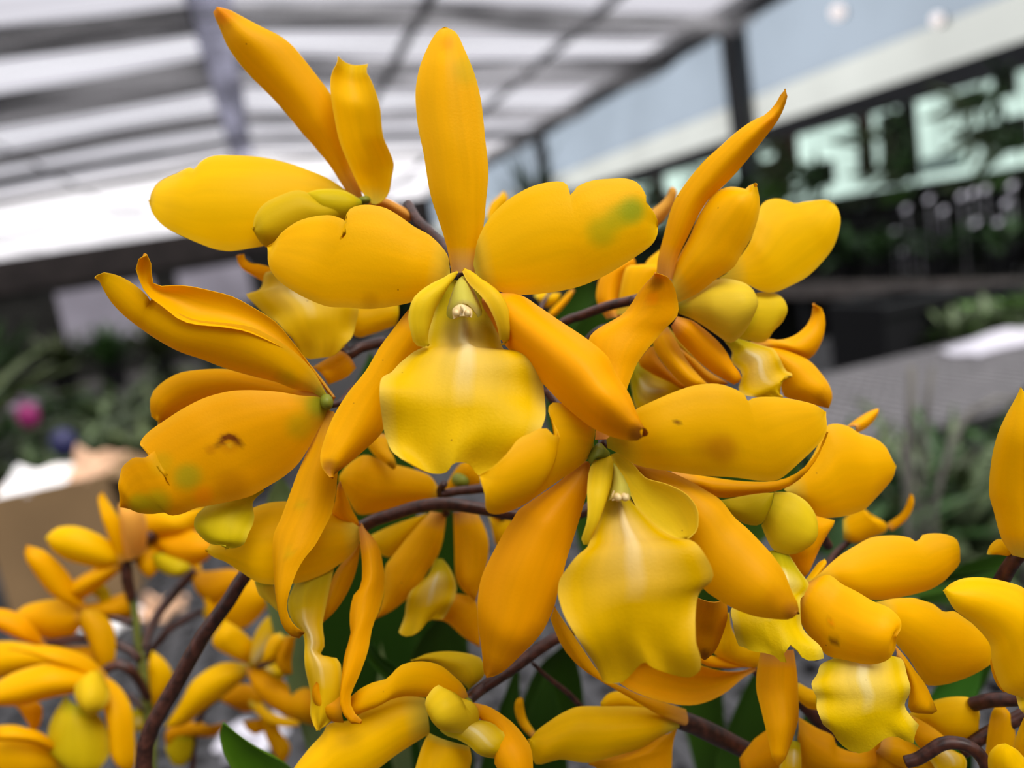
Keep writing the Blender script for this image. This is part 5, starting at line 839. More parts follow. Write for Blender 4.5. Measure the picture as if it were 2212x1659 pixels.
  dict(n='petal',m='sepald',b=2,L=[(135.9,136.6,-136.8),(139.2,137.7,-128),(141.7,138.5,-125.2),(144.5,138.4,-124.9)],R=[(140.7,135.2,-137.7),(143.9,135.1,-133),(145.3,136.8,-127.5),(144.5,138.4,-124.9)],s=80),
  dict(n='lateral_sepal',m='sepal',b=2,L=[(131.1,124.5,-129.6),(134.5,123,-126.9),(138,121.7,-122.8)],R=[(131.7,123.7,-133.2),(135.3,122.2,-132),(138,121.7,-122.8)],s=56),
 ]),
 dict(label='yellow orchid flower hanging at lower left of centre, long twisted sepal and pale narrow lip', base=[8.4, 191.1, -60.9], d=22, parts=[
  dict(n='petal',m='petal',b=3.5,L=[(8.3,188.9,-61.8),(6.3,187.9,-63.9),(2.9,187.1,-65.7),(-1.6,186.2,-67),(-6.3,185.8,-67.5),(-10.4,185.7,-67),(-16.1,186,-65.2),(-20.2,187.9,-61.6),(-22.8,189.3,-59.2),(-25.2,190.3,-57.7),(-26.1,190.9,-56.4)],R=[(8.8,189.2,-59.5),(7.3,189.4,-57.7),(5.1,189.7,-55.8),(0.4,190.3,-52.1),(-4.6,191,-49.7),(-8.7,191.6,-48.8),(-11.8,191.9,-48.6),(-14.8,192,-49.1),(-18.7,193,-50.8),(-22.4,194,-53.5),(-25.6,194.9,-55.8),(-26.7,195,-57.6)],s=204),
  dict(n='lateral_sepal',m='sepal',b=3,L=[(8.8,190.8,-59.3),(10.8,188.4,-61.5),(11.9,186.3,-64),(11.8,183.8,-67.9),(11.4,182,-70.6),(10.1,179.9,-73.6),(8.3,177.6,-76.1),(6.3,175.7,-78.2),(5.1,174.3,-80.5),(3.9,172.8,-82.7),(1,171.4,-86.8),(-1.6,170.8,-90.2),(-2.1,170.4,-92.1),(-1.6,169.5,-94.1),(-0.4,168.6,-95.7)],R=[(8.2,187.9,-58.5),(7.4,184.6,-63.8),(7,183.1,-66.3),(5.7,180.8,-70.2),(3.6,179.9,-71.6),(2.2,179,-74.3),(1.5,178.1,-76.8),(1.1,177.2,-79.6),(0.1,177,-81.3),(-1.3,176.8,-84),(-2.1,176.3,-86.1),(-3.1,175,-89.2),(-3.7,173.6,-92.9),(-3.6,172.7,-95.2),(-2.2,171.3,-97.4),(-0.4,170.5,-96.8)],s=131,st=[[-1.2, 175.9, -99.6, 1.1, 'b', 0.5]]),
  dict(n='lateral_sepal',m='sepald',b=2,L=[(8,190.8,-63.7),(6.8,190.5,-67.2),(5.1,190.3,-70.9),(2.5,190.2,-74.7),(-0.5,189.7,-77.6),(-2.7,189.5,-79.1),(-5.3,189.4,-80.4)],R=[(7.6,190.9,-63.4),(5.7,191.1,-65.5),(3,191.6,-67.2),(0.2,191.8,-70.1),(-1.7,191.3,-73.3),(-3.6,190.5,-76.6),(-5.3,189.4,-80.4)],s=73),
  dict(n='dorsal_sepal',m='sepal',b=1.5,L=[(6.3,185.8,-46.7),(6.9,187.4,-50.3),(7.7,189.2,-54.5),(8.2,190,-56.4),(8.7,190.9,-58.6),(8.6,191.3,-59.5)],R=[(6.1,185.9,-46),(5.4,186.6,-46.9),(4,188.5,-51.4),(2.8,189.8,-54.2),(5,190.4,-56.7),(8.6,191.3,-59.5)],s=50),
  dict(n='lip',m='liplem',b=2.5,L=[(0.8,188,-66.7),(-0.9,186.7,-70.1),(-3,185.1,-74.5),(-4.6,183.6,-78.1),(-4.9,182.3,-81),(-5.4,181.5,-82.8),(-6.6,181.1,-84),(-3.4,179.3,-84.6),(-2.4,178.5,-85.8),(-2.3,177.9,-87.3),(-3.2,176.2,-92.5),(-5.3,175.3,-96),(-7.9,175,-97.8),(-10.2,175,-98.4)],R=[(-8.5,190.3,-68.4),(-11.3,188.6,-72.3),(-11.2,186.4,-76.1),(-9.3,183.9,-79.1),(-9.8,181.5,-83.7),(-10.2,180.4,-86.5),(-10.7,178.3,-91.7),(-11.4,177,-94.8),(-10.9,175.8,-97.2),(-10.2,175,-98.4)],s=147,ridge=1.2,ruf=1.2,nr=2),
  dict(n='side_lobe',m='lippale',b=1,L=[(-13.7,191.8,-67.9),(-13.6,191.2,-71.4),(-13.4,190.8,-73.1),(-14.1,190.7,-74.9)],R=[(-17.9,193.1,-66.9),(-17.5,192.4,-70.2),(-16.2,191.8,-71.9),(-14.1,190.7,-74.9)],s=43,par='lip'),
  dict(n='lateral_sepal',m='sepald',b=2,L=[(-4.5,174.5,-98.3),(-6.9,175.3,-97.6),(-8.6,176.1,-95.7),(-9.9,176.7,-92.9),(-10,176.8,-90.5),(-9.1,176.6,-88.4),(-8.4,176.4,-87.8)],R=[(-3.3,175.3,-92),(-5.7,176,-91.9),(-7.5,176.4,-90.2),(-8,176.4,-88.4),(-8.4,176.4,-87.8)],s=60),
  dict(n='pedicel',tube=[(8.5,191.1,-60.9,0.56),(7.5,192.8,-59,0.57),(4.8,195.6,-57.1,0.57),(2.6,197.9,-55.4,0.58)],m='stem'),
 ]),
 dict(label='blurred yellow orchid flower in the middle behind the two brown stems', base=[33.0, 208.6, -66.9], d=46, parts=[
  dict(n='petal',m='petal',b=3,L=[(32.5,209.4,-62.9),(22.2,208.6,-62.7),(12,207.8,-62),(9.5,207.6,-61.2),(7.8,208,-56.6),(6.5,208.2,-51.5),(6.8,208.2,-50.2)],R=[(32.7,209.5,-62.2),(30.5,208.9,-56.2),(25.9,208.7,-52.9),(19.6,208.4,-49.5),(14.5,208.4,-46.2),(9.6,208.5,-47.8),(6.8,208.2,-50.2)],s=137),
  dict(n='dorsal_sepal',m='sepal',b=2.5,L=[(21.5,209.6,-42.5),(20.8,205.9,-45.8),(21.3,204.3,-47.3),(21.4,202.6,-49.8),(20.4,202.3,-50.4)],R=[(15.3,211.1,-43.8),(16.9,206.7,-46.8),(18.8,204.1,-48.7),(20.4,202.3,-50.4)],s=49,st=[[20.5, 205.2, -49.8, 1.9, 'R', 0.6]]),
  dict(n='petal',m='sepal',b=2,L=[(32.7,209.5,-62.2),(35.6,207.8,-57.5),(38.7,206.1,-54),(41.9,204.2,-53.6)],R=[(34.1,208.9,-63.2),(38.7,206.5,-62.3),(42.9,204.4,-60),(41.9,204.2,-53.6)],s=61),
  dict(n='lateral_sepal',m='sepal',b=2.5,L=[(32.9,208.5,-67.5),(30.3,206.9,-73.9),(28.5,206.2,-76.9),(26.6,205.6,-79),(24,204.8,-80.9),(21.5,203.6,-83.7),(16.8,203,-86.1),(12.4,203,-88),(8,203.2,-89)],R=[(28.8,209.9,-66.1),(24.7,209.6,-68.9),(20.5,209.2,-72),(16.3,208,-75.1),(13.7,207.1,-77),(11.4,204.4,-83.9),(9.6,203.5,-87.3),(8,203.2,-89)],s=126),
  dict(n='lateral_sepal',m='sepal',b=3,L=[(40.8,206.2,-68.2),(41.9,204.1,-73.3),(41.8,202.8,-76.9),(40.2,201.7,-81.5),(38.7,201,-84.4),(36.4,200.3,-87.9),(34.8,199.8,-90.3)],R=[(34.6,208,-67.4),(32.8,205.6,-76),(31.2,203.3,-83.9),(31.8,202.2,-86.5),(33.3,200.9,-88.7),(34.8,199.8,-90.3)],s=107),
  dict(n='lip',m='lip',b=3,L=[(28.9,203.6,-77.9),(30,201.3,-80.3),(30.3,198.6,-83.7),(28.9,197.1,-87.3),(24.8,196.1,-91)],R=[(26.9,204.2,-77.5),(23.9,202.6,-80.8),(18.8,201.4,-83.2),(16.8,200.7,-85.9),(14.9,199.7,-89.8),(13.4,199.1,-92.3)],s=104,ruf=1.5,nr=2,end=[(14.7,198.5,-93.6),(16.5,197.9,-93.8),(20.7,197,-92.3),(21.7,197,-90.8)]),
  dict(n='petal',m='sepal',b=2.5,L=[(29.2,203.9,-87.9),(33.5,202.4,-89.3),(35.4,201.5,-91.7),(33.8,199.9,-103.8)],R=[(21.9,204.9,-93.8),(26.3,203.4,-95.3),(29.7,201.7,-99.7),(33.8,199.9,-103.8)],s=83),
  dict(n='petal',m='petal',b=2,L=[(11.3,216,-70.6),(18.3,212.7,-68.1),(27.7,210.1,-66.4)],R=[(11.5,215.8,-71.3),(13.5,213.6,-75.5),(16.6,211.9,-76.7),(27.6,210,-66.9)],s=71),
  dict(n='bud',ball=[38.1, 206.6, -58.4],r=[2.51, 4, 2.26],m='green'),
  dict(n='pedicel',tube=[(32.9,208.5,-67.5,1.01),(31.7,204.1,-62,0.99),(31.1,201.2,-58.5,0.97),(32.1,198.1,-56.1,0.96)],m='stem'),
 ]),
 dict(label='small blurred yellow orchid bloom glimpsed between the central lip and lower left sepal', base=[49.7, 216.9, -77.1], d=60, parts=[
  dict(n='petal',m='petal',b=2,L=[(46.4,218.4,-73.8),(48.5,217.8,-74.2),(52.4,216.4,-76)],R=[(46.4,217.8,-77.1),(47.8,216.3,-84),(52.9,216.1,-76.8)],s=46),
  dict(n='petal',m='petal',b=2,L=[(48,218.1,-73),(50.9,217.4,-72.8),(53.5,216.4,-73.9)],R=[(46.9,218.1,-75),(50.1,216.9,-76.7),(53.6,216.2,-75.4)],s=32),
  dict(n='pedicel',tube=[(49.9,217,-76.4,0.81),(49,213.6,-71.7,0.79),(46,211,-68.8,0.78)],m='stem'),
 ]),
 dict(label='yellow orchid flower at the bottom centre with a drooping hooded lip', base=[24.2, 173.4, -101.8], d=16, parts=[
  dict(n='petal',m='petal',b=3,L=[(13.9,175.2,-108),(9.9,174.5,-108.7),(5.7,173.8,-109.5),(0.9,173,-110.9),(-5.2,172.8,-112.9),(-13.3,173.1,-113.5),(-20.2,173.9,-109)],R=[(14.7,176.4,-99.6),(10.7,176.8,-97.8),(8.2,176.9,-97.3),(4.6,176.9,-97.6),(0.6,176.9,-98.4),(-3.4,177.4,-99.7),(-8,178.2,-99.5),(-9.6,178.1,-101.3),(-13.3,178.2,-103.9),(-17.4,178.1,-107.4),(-20.7,177.8,-111.4)],s=191),
  dict(n='dorsal_sepal',m='sepal',b=3,L=[(24.4,175.1,-103.6),(20.6,175,-101.3),(17.6,174.9,-99.5),(13.6,174.7,-97.8),(9,174.9,-96.4),(4.9,174.6,-96.2),(0,175.6,-97.5),(-2.5,176.4,-98.1),(-2.2,177.2,-94.3)],R=[(24.1,171.5,-100.6),(23.5,171.1,-96.8),(21.5,171,-93.3),(19.2,170.9,-90),(16.4,171,-88.1),(13.4,171.1,-87.2),(10.2,171.2,-87.2),(7.7,171,-88.7),(6.4,171.4,-89.5),(3.7,172.4,-89.8),(0.4,173.5,-91),(-2.1,174.3,-92.7)],s=121),
  dict(n='petal',m='lipg',b=2.5,L=[(25.5,179.3,-102.4),(24.6,180.2,-101.1),(20.6,183.8,-96.9),(17.8,185.7,-95.6),(14,187.8,-95.3)],R=[(25.4,179.2,-102.7),(28.1,179.2,-101.4),(30.4,179.2,-100),(30.3,180.4,-96.5),(27.5,182,-94.9),(23,184.2,-93.9),(18.2,186.3,-94),(14,187.8,-95.3)],s=78),
  dict(n='side_lobe',m='lobe',b=4,L=[(24.1,169.2,-101.8),(24.6,165.8,-103.9),(23.2,164.9,-104.2),(20.9,164.2,-103.9),(17,163.8,-102),(15.2,164.5,-100.9),(14.1,165.1,-99)],R=[(23.2,169.7,-100.2),(19.1,168.4,-96.2),(17.3,167.9,-95),(17.4,167.2,-92.3),(15.2,166.4,-92.9),(13.8,166,-94.2),(13.4,165.8,-95.9),(14.1,165.1,-99)],s=86),
  dict(n='lip',m='liplem',b=3,L=[(24.5,166.8,-103.3),(26.8,164.2,-103.2),(28.5,161.6,-103.9),(29.3,160,-105.6),(29.3,159.1,-107),(28.1,158.6,-108.1)],R=[(15.8,169,-104.2),(17.2,167.3,-105.2),(19,165.6,-105.6),(21.3,163,-106.8),(23.1,161.3,-108.6),(25.5,159.9,-109.2),(28.1,158.6,-108.1)],s=85,ruf=1,nr=2),
  dict(n='lateral_sepal',m='sepal',b=3,L=[(24.3,171.4,-101.2),(27.6,167.3,-101.2),(29.8,163.9,-102.2),(31.6,161.3,-103.7),(33,158.6,-106),(33.5,157,-107.9),(32.8,155.5,-111.5),(31.6,154.6,-114)],R=[(24.6,170.9,-103.3),(26.3,167.3,-105.3),(29,163.7,-106.2),(29.5,161.3,-108.5),(28.1,160.5,-109.8),(25.5,160.1,-109.3),(25.5,158.8,-110.9),(27.2,156.9,-113.9),(31.6,154.6,-114)],s=98),
  dict(n='petal',m='petal',b=4,L=[(22.2,172.1,-112.4),(22,170.5,-114.5),(21.1,169.7,-116.2),(19.9,169.4,-119.8)],R=[(13.8,175.3,-107.7),(11.6,174.3,-109.9),(9,173.4,-114.1),(7.3,173.2,-117.6)],s=105),
  dict(n='column_foot',ball=[23.5, 169.7, -100.3],r=[1.07, 2, 0.86],m='green'),
  dict(n='pedicel',tube=[(24.2,174.3,-102.7,1.21),(25.8,177.2,-103.6,1.27),(29.2,182,-105,1.38)],m='stem'),
 ]),
 dict(label='yellow orchid flower at the bottom, right of centre, back petals turned away', base=[72.8, 165.3, -119.9], d=24, parts=[
  dict(n='petal',m='petal',b=3.5,L=[(72.6,165.1,-121.4),(66.9,164.7,-121.7),(61.7,164.1,-122.4),(53.7,163.6,-121.5),(48.4,163.4,-120.9),(45.2,163.5,-119.6),(41.5,164,-117.9),(38.3,164.4,-117.8),(35.7,164.7,-117.6),(35,164.9,-115.8),(34.8,165.1,-111.6)],R=[(72.9,165.3,-119.8),(65.2,166.4,-114),(55.3,167.3,-110.7),(48.6,167.6,-108.7),(44.4,167.7,-109.1),(41.2,167.9,-110.2),(37.9,168,-111.5),(35.4,167.8,-113.4)],s=169),
  dict(n='petal',m='sepald',b=2.5,L=[(72.3,165.2,-121.4),(70.5,165.1,-125.1),(68.7,163.8,-130.1),(67,162.5,-133.4)],R=[(68.3,166.1,-122.4),(60.6,167.8,-124.7),(53.9,169.5,-125.6),(49.6,170.7,-125.9),(51.5,169.8,-127.5),(53,168.1,-131.8),(67,162.5,-133.4)],s=116),
  dict(n='petal',m='petal',b=1.5,L=[(67.7,171.2,-118.3),(60.7,173.4,-116.7),(56.9,174.6,-115.7),(56.8,174.9,-114.5)],R=[(67.9,171.3,-117.6),(64.7,172.8,-113.6),(61.7,173.9,-112.3),(58.9,174.6,-112.6),(56.8,174.9,-114.5)],s=54),
  dict(n='dorsal_sepal',m='sepal',b=3,L=[(72.8,165.2,-120.3),(68,165.1,-116.2),(63.1,164.9,-111.1),(58.4,164.6,-106.1),(53.7,164.2,-101.1),(49.2,163.9,-96.1),(46.5,164.3,-91),(45.4,164.8,-86.3),(45,164.9,-83.6),(46.4,164.6,-81)],R=[(75.3,165.1,-117.2),(68.4,164.8,-112.2),(63.3,164.5,-108.7),(60,164.2,-105.7),(56.5,163.9,-102.6),(53.5,163.5,-98.3),(51.4,163.1,-93.3),(49.4,163.7,-88.5),(47.4,164.3,-83.7),(46.4,164.6,-81)],s=93),
  dict(n='lateral_sepal',m='sepal',b=1.5,L=[(39.8,184.3,-123.7),(38.2,186.3,-121.4),(37.6,187.8,-118.7),(37.8,188.2,-116.2),(38.6,188.3,-114.5),(39.7,188.1,-114.1)],R=[(41.2,184.1,-122.5),(40.1,186.6,-119.7),(40.1,187.5,-116.3),(40.3,187.8,-114.5),(39.7,188.1,-114.1)],s=41),
  dict(n='pedicel',tube=[(73.5,167.2,-120.3,2.3),(77.5,167.1,-123.2,2.37),(82.6,167,-127.6,2.43),(89.5,166.8,-133.8,2.25),(94.8,166.6,-138.7,2.19),(99.1,167.1,-143,2.16),(106.8,167.7,-149.4,2.09)],m='stem'),
 ]),
 dict(label='yellow orchid flower behind the lower right lip, crescent sepal curving under it', base=[96.6, 166.1, -113.8], d=30, parts=[
  dict(n='petal',m='sepal',b=-2.5,L=[(95.6,164.5,-112.9),(90.7,162.9,-112.7),(84.5,160.5,-113.1),(79,158.7,-112.5),(73.8,157.7,-111.4),(68.5,157.2,-109),(61.9,156.8,-104.6),(57.6,157.5,-101.2),(56.4,157.8,-98.8),(62,155.8,-95)],R=[(95.6,164.6,-112.3),(89.9,162.5,-110.5),(83.2,160,-106.9),(77.6,159.1,-103.2),(72.1,158.1,-99.8),(67.4,158.8,-98),(63.4,159.2,-97.2)],s=135),
  dict(n='petal',m='petal',b=2.5,L=[(97.7,165.9,-113.5),(93.8,165.9,-112.5),(89.2,166,-109.7),(85.2,166.2,-105.5),(87,165.7,-101.4),(89,165.1,-95.6)],R=[(97.9,166.3,-110.7),(97.5,165.4,-106.4),(93,164.9,-105.1),(90.5,164.9,-100.4),(90.3,164.7,-95.8)],s=79),
  dict(n='petal',m='petal',b=1.5,L=[(96.7,166.2,-113.5),(92,166,-111.9),(88.1,165.7,-110.7),(81.8,166.2,-107.7),(78.7,166.7,-102.6)],R=[(96.8,166.2,-113),(92.2,166,-110.3),(87,165.7,-107.3),(82.3,166.2,-105),(78.7,166.7,-102.6)],s=49),
  dict(n='pedicel',tube=[(96.3,166.2,-113.8,1.29),(98.6,166.7,-117.3,1.33),(104,167.2,-121.3,1.38),(109.9,166.5,-126.9,1.45)],m='stem'),
 ]),
 dict(label='small blurred yellow orchid bloom deep behind the brown stem right of the central column', base=[79.9, 229.7, -15.8], d=70, parts=[
  dict(n='petal',m='petal',b=1.5,L=[(75,231.3,-14.7),(78,230.6,-14),(80.3,229.8,-14.8),(83,229,-15.5)],R=[(76.2,230.6,-17),(78.2,229.7,-19),(81.2,229,-17.9),(83,229,-15.5)],s=35),
  dict(n='lateral_sepal',m='sepal',b=1.5,L=[(87,227.8,-15.6),(84.1,227.4,-18.4),(80.4,227.1,-21.1),(78,227,-22.3)],R=[(86.4,228.2,-14.6),(82.3,228,-17.3),(78.2,227.7,-19.9),(77,227.5,-21.3)],s=33),
  dict(n='petal',m='petal',b=1.5,L=[(66.2,238.1,10.7),(68.7,239,14.6),(71.3,239.2,16.3),(73.5,239.4,17.9)],R=[(67,237.4,7.7),(72.4,237.8,12.5),(74.2,238.3,15.1),(73.5,239.4,17.9)],s=42),
  dict(n='pedicel',tube=[(80.2,229.9,-14.5,0.7),(76,228.2,-18,0.7),(73.9,226.2,-21.7,0.69)],m='stem'),
 ]),
 dict(label='blurred yellow orchid flower at the top of the small left spray, back view', base=[-65.8, 305.3, -84.0], d=115, parts=[
  dict(n='petal',m='petal',b=4,L=[(-69,305.8,-86.6),(-75.9,303.5,-86.7),(-81.2,302,-83.2),(-86.9,302.7,-79.6),(-90.5,303.7,-75.3),(-91.6,304.2,-70.7)],R=[(-69.5,306.1,-85.5),(-71.1,304.6,-79.3),(-75.2,303,-73.2),(-81.3,303.2,-68.9),(-87.7,304.2,-68.2),(-91.6,304.2,-70.7)],s=100),
  dict(n='dorsal_sepal',m='sepal',b=4,L=[(-72.3,307,-84.5),(-72.7,305.9,-75.7),(-73.1,306.2,-66),(-72.9,307,-61.1),(-71.1,306.8,-59.7)],R=[(-66.2,305.2,-85.5),(-66,303.9,-75.4),(-67.6,304.2,-69.1),(-69.4,305.5,-64.6),(-71.1,306.8,-59.7)],s=69),
  dict(n='lateral_sepal',m='peach',b=4,L=[(-68.8,304,-84.2),(-66.8,299.2,-72.8),(-66,302.5,-64.4)],R=[(-61.1,302,-83.4),(-58.5,298.8,-74.9),(-58.2,298.2,-67.4),(-61.1,300.3,-64.3),(-66,302.5,-64.4)],s=75),
  dict(n='lateral_sepal',m='sepal',b=4,L=[(-69.7,305.7,-88),(-75.1,304.5,-90.9),(-80.8,303.8,-93.6),(-87.2,307.2,-96),(-90.5,310.9,-91.1)],R=[(-70.1,306.3,-85),(-76.5,305.2,-85.1),(-83.9,307.2,-87.5),(-90.5,310.9,-91.1)],s=67),
  dict(n='lip',m='lipg',b=3,L=[(-82.2,312.6,-92.1),(-78.7,311.1,-95.6),(-78.2,310.2,-100.1),(-81.5,310.7,-102.4)],R=[(-91.1,315.3,-91.3),(-88.2,314,-94),(-83.3,312,-97.7),(-81.5,310.7,-102.4)],s=47),
  dict(n='pedicel',tube=[(-70.2,306.4,-84.8,1.83),(-69.6,305.7,-88,1.91),(-70.3,305.3,-93.5,1.95),(-70.5,305.9,-100.3,1.68)],m='stem'),
 ]),
 dict(label='blurred yellow orchid flower right of the left spray top, petals pointing right', base=[-60.0, 314.9, -80.5], d=125, parts=[
  dict(n='petal',m='petal',b=4,L=[(-62.4,313.4,-80.5),(-62.5,313.1,-74.5),(-60.7,312.3,-70.9),(-52.8,308.1,-71.3),(-50.3,306.7,-73.1),(-44.5,304.5,-72.8),(-36.9,301.6,-72)],R=[(-59.9,312.4,-82.4),(-50.3,306.8,-82.4),(-44.2,303.8,-80.9),(-40.1,302.5,-75.9),(-36.9,301.6,-72)],s=84),
  dict(n='lateral_sepal',m='sepal',b=4,L=[(-60.2,312.7,-81),(-50.4,305.5,-80.7),(-43.7,301.6,-80.1),(-37.4,297,-86.9)],R=[(-59.4,312,-83.8),(-55.8,307.2,-88.6),(-49.1,301.3,-92.3),(-41.8,298.4,-91),(-37.4,297,-86.9)],s=81),
  dict(n='lateral_sepal',m='sepal',b=4,L=[(-57.7,311.7,-82.8),(-57.7,307.3,-88.3),(-59.8,305.4,-92.5),(-62.9,304.8,-94.4)],R=[(-65.3,314,-81.5),(-67.3,310.4,-86.7),(-65.9,307.3,-91.4),(-62.9,304.8,-94.4)],s=62),
  dict(n='lip',m='lipg',b=3,L=[(-54.6,305.9,-87.6),(-49,300.7,-89),(-47.5,298.8,-92.5),(-51.5,299.5,-95)],R=[(-61.7,307.8,-87.8),(-59.9,304.3,-90.9),(-55.5,300.8,-94),(-51.5,299.5,-95)],s=54),
  dict(n='pedicel',tube=[(-59,310.4,-80.3,2.04),(-62.5,309.6,-82,2.09),(-65.6,307.7,-83.9,2.14),(-67.4,305.4,-85.9,2.17)],m='stem'),
 ]),
 dict(label='blurred yellow orchid flower between the left spray and the thick brown stem', base=[-50.0, 319.1, -100.6], d=135, parts=[
  dict(n='lateral_sepal',m='sepald',b=4,L=[(-49.7,317,-100.2),(-42.9,310.2,-99.1),(-35.2,304.2,-98.4),(-29.1,300.9,-100)],R=[(-50.4,316.7,-103.5),(-48.6,311.9,-108.6),(-42.5,305.7,-111.9),(-35.3,302.4,-108.8),(-29.1,300.9,-100)],s=81),
  dict(n='petal',m='petal',b=4,L=[(-43.5,311.7,-108.8),(-37.1,306.7,-104),(-30.5,301.4,-100.7),(-25.5,299.2,-103.8),(-21,297,-109.7)],R=[(-49.6,312,-116.8),(-43.3,306.2,-119.5),(-36.2,300.3,-120.7),(-29.8,298,-117.7),(-21,297,-109.7)],s=107),
  dict(n='lateral_sepal',m='sepal',b=4,L=[(-44.8,315.2,-103.1),(-42.2,308.6,-109.4),(-42.9,306.9,-116.5),(-47.7,308.6,-121.4)],R=[(-50.2,317.1,-100.6),(-48.2,311,-106.9),(-47.5,308.5,-114.2),(-47.7,308.6,-121.4)],s=57),
  dict(n='petal',m='sepal',b=3,L=[(-48,318.3,-102.6),(-51.7,319.9,-102.1),(-57.3,322.7,-99.9),(-57.9,324.3,-95.4)],R=[(-47,318.2,-101.2),(-48,320.3,-95.2),(-51.4,322.1,-93.2),(-57.9,324.3,-95.4)],s=49),
  dict(n='pedicel',tube=[(-49.1,317,-99.2,1.95),(-55.4,315,-103.5,1.85),(-59.6,313.6,-106.6,1.78),(-63.8,311.6,-110,1.7),(-68,308.2,-114.8,1.61),(-70.4,304.6,-119.9,1.52)],m='stem'),
 ]),
 dict(label='blurred yellow orchid flower on the left spray with one sepal pointing up left', base=[-87.8, 308.7, -99.5], d=115, parts=[
  dict(n='dorsal_sepal',m='sepal',b=4,L=[(-87.1,308.2,-101.2),(-95.6,307.2,-91.8),(-98.6,306.8,-83.4),(-100.1,306.6,-75.5),(-98.2,305.8,-72.1)],R=[(-85.4,307.7,-101.5),(-86.6,306.4,-92.7),(-88.7,305.3,-83.4),(-93.2,305.5,-75.6),(-98.2,305.8,-72.1)],s=88),
  dict(n='petal',m='sepal',b=4,L=[(-86.6,307.7,-103.2),(-92.5,310.2,-109.4),(-101.8,314.8,-110.9),(-109.2,317.7,-105.9),(-113.2,319.8,-100.1)],R=[(-86.1,308,-101.1),(-91.3,312.1,-97),(-102.3,317.4,-96.5),(-109.5,319.2,-97.5),(-113.2,319.8,-100.1)],s=98),
  dict(n='petal',m='sepald',b=4,L=[(-82.1,306.8,-101.7),(-78.2,303.6,-107.3),(-78.4,300.9,-115.3),(-80.5,299.5,-120.9),(-84.4,299.5,-123)],R=[(-88,308.7,-100),(-89.5,307.4,-104.7),(-87.7,304.9,-110.3),(-86.1,302,-117.2),(-84.4,299.5,-123)],s=83),
  dict(n='lateral_sepal',m='sepald',b=4,L=[(-88.9,309.2,-98.2),(-84.2,310,-99.9),(-74.8,310.6,-99),(-70.6,310.4,-98.7)],R=[(-88.2,308.5,-101.2),(-80.1,308.4,-106.3),(-71.5,307.8,-107.5),(-70.6,310.4,-98.7)],s=66),
  dict(n='pedicel',tube=[(-87.9,310.5,-101.6,1.68),(-83.9,309.2,-102.6,1.6),(-79.1,307.4,-105.3,1.49),(-75.3,306,-107.3,1.41),(-72,304.8,-108.8,1.34)],m='stem'),
 ]),
 dict(label='blurred yellow orchid flower at the far left edge, upper sepal only', base=[-104.7, 311.5, -110.0], d=115, parts=[
  dict(n='dorsal_sepal',m='sepal',b=4,L=[(-103.4,310.9,-111.8),(-109.8,308.5,-105.2),(-114.9,308.8,-100),(-119.1,309.5,-96)],R=[(-102.2,310.7,-110.9),(-105.2,308.4,-99.1),(-110.3,308.8,-94),(-118.2,310,-91.6)],s=75),
  dict(n='petal',m='sepald',b=4,L=[(-107.1,316.1,-111.7),(-97.3,313.7,-114.5),(-86.6,311.2,-116.7),(-81.9,309.7,-120.7)],R=[(-106.7,315.7,-113.2),(-101.4,313.6,-121),(-91.5,310.6,-126.7),(-81.9,309.7,-120.7)],s=81),
  dict(n='pedicel',tube=[(-104.2,313.2,-111.5,1.51),(-98.4,311.7,-111.3,1.51),(-89.4,309.2,-111.5,1.51),(-82.6,307,-113.4,1.47),(-78.3,305.3,-116,1.43),(-74.2,303.6,-119.3,1.38),(-72.4,302.6,-122.4,1.34)],m='stem'),
 ]),
 dict(label='big blurred yellow orchid flower at the left edge facing left and down', base=[-82.9, 291.4, -118.9], d=103, parts=[
  dict(n='dorsal_sepal',m='sepal',b=4,L=[(-81.6,290.5,-121.7),(-88,288.9,-115.5),(-92.8,287.6,-111.1),(-97.9,288.5,-106.3),(-106.8,290.4,-101.7)],R=[(-80.3,290.5,-119.9),(-83.9,289,-111.3),(-91.2,287.6,-104.6),(-100,289.4,-101.9),(-106.8,290.4,-101.7)],s=77),
  dict(n='petal',m='petal',b=5,L=[(-81.7,288.6,-120.7),(-88.2,286.2,-121.3),(-96.2,283.5,-119.4),(-105.3,284,-119.4),(-116.3,286.2,-116.8)],R=[(-81.3,288.9,-118.7),(-86.6,287.4,-113.3),(-94,285.4,-108.3),(-106,285.9,-108.4),(-115.3,286.8,-112.1)],s=123),
  dict(n='petal',m='petal',b=4,L=[(-87.7,296.6,-121),(-100.1,300.9,-115.4),(-112.4,304.2,-116),(-123.5,307,-117.6)],R=[(-86.2,296.3,-119.9),(-97.6,301.1,-110.2),(-110,305.5,-104.6),(-120.5,308.6,-103.5)],s=109),
  dict(n='side_lobe',m='lobe',b=5,L=[(-81.2,288.8,-119.1),(-77.7,277.7,-121.5),(-79.7,274.8,-124.3),(-84.7,275.9,-126.3)],R=[(-83.9,289.7,-118),(-87.8,282.4,-116.2),(-87.8,277.8,-120.3),(-84.7,275.9,-126.3)],s=70),
  dict(n='lateral_sepal',m='sepal',b=5,L=[(-82.7,291.4,-118.4),(-76.7,286.4,-123.1),(-73.5,281.9,-129.2),(-73.9,278.8,-137.6),(-75.4,276.5,-146.7),(-77.4,276.1,-150)],R=[(-83.5,291.6,-118.3),(-82.7,286.2,-127.6),(-82,281.6,-136.3),(-82.7,279.8,-143.1),(-80.8,278,-147.2),(-77.4,276.1,-150)],s=100),
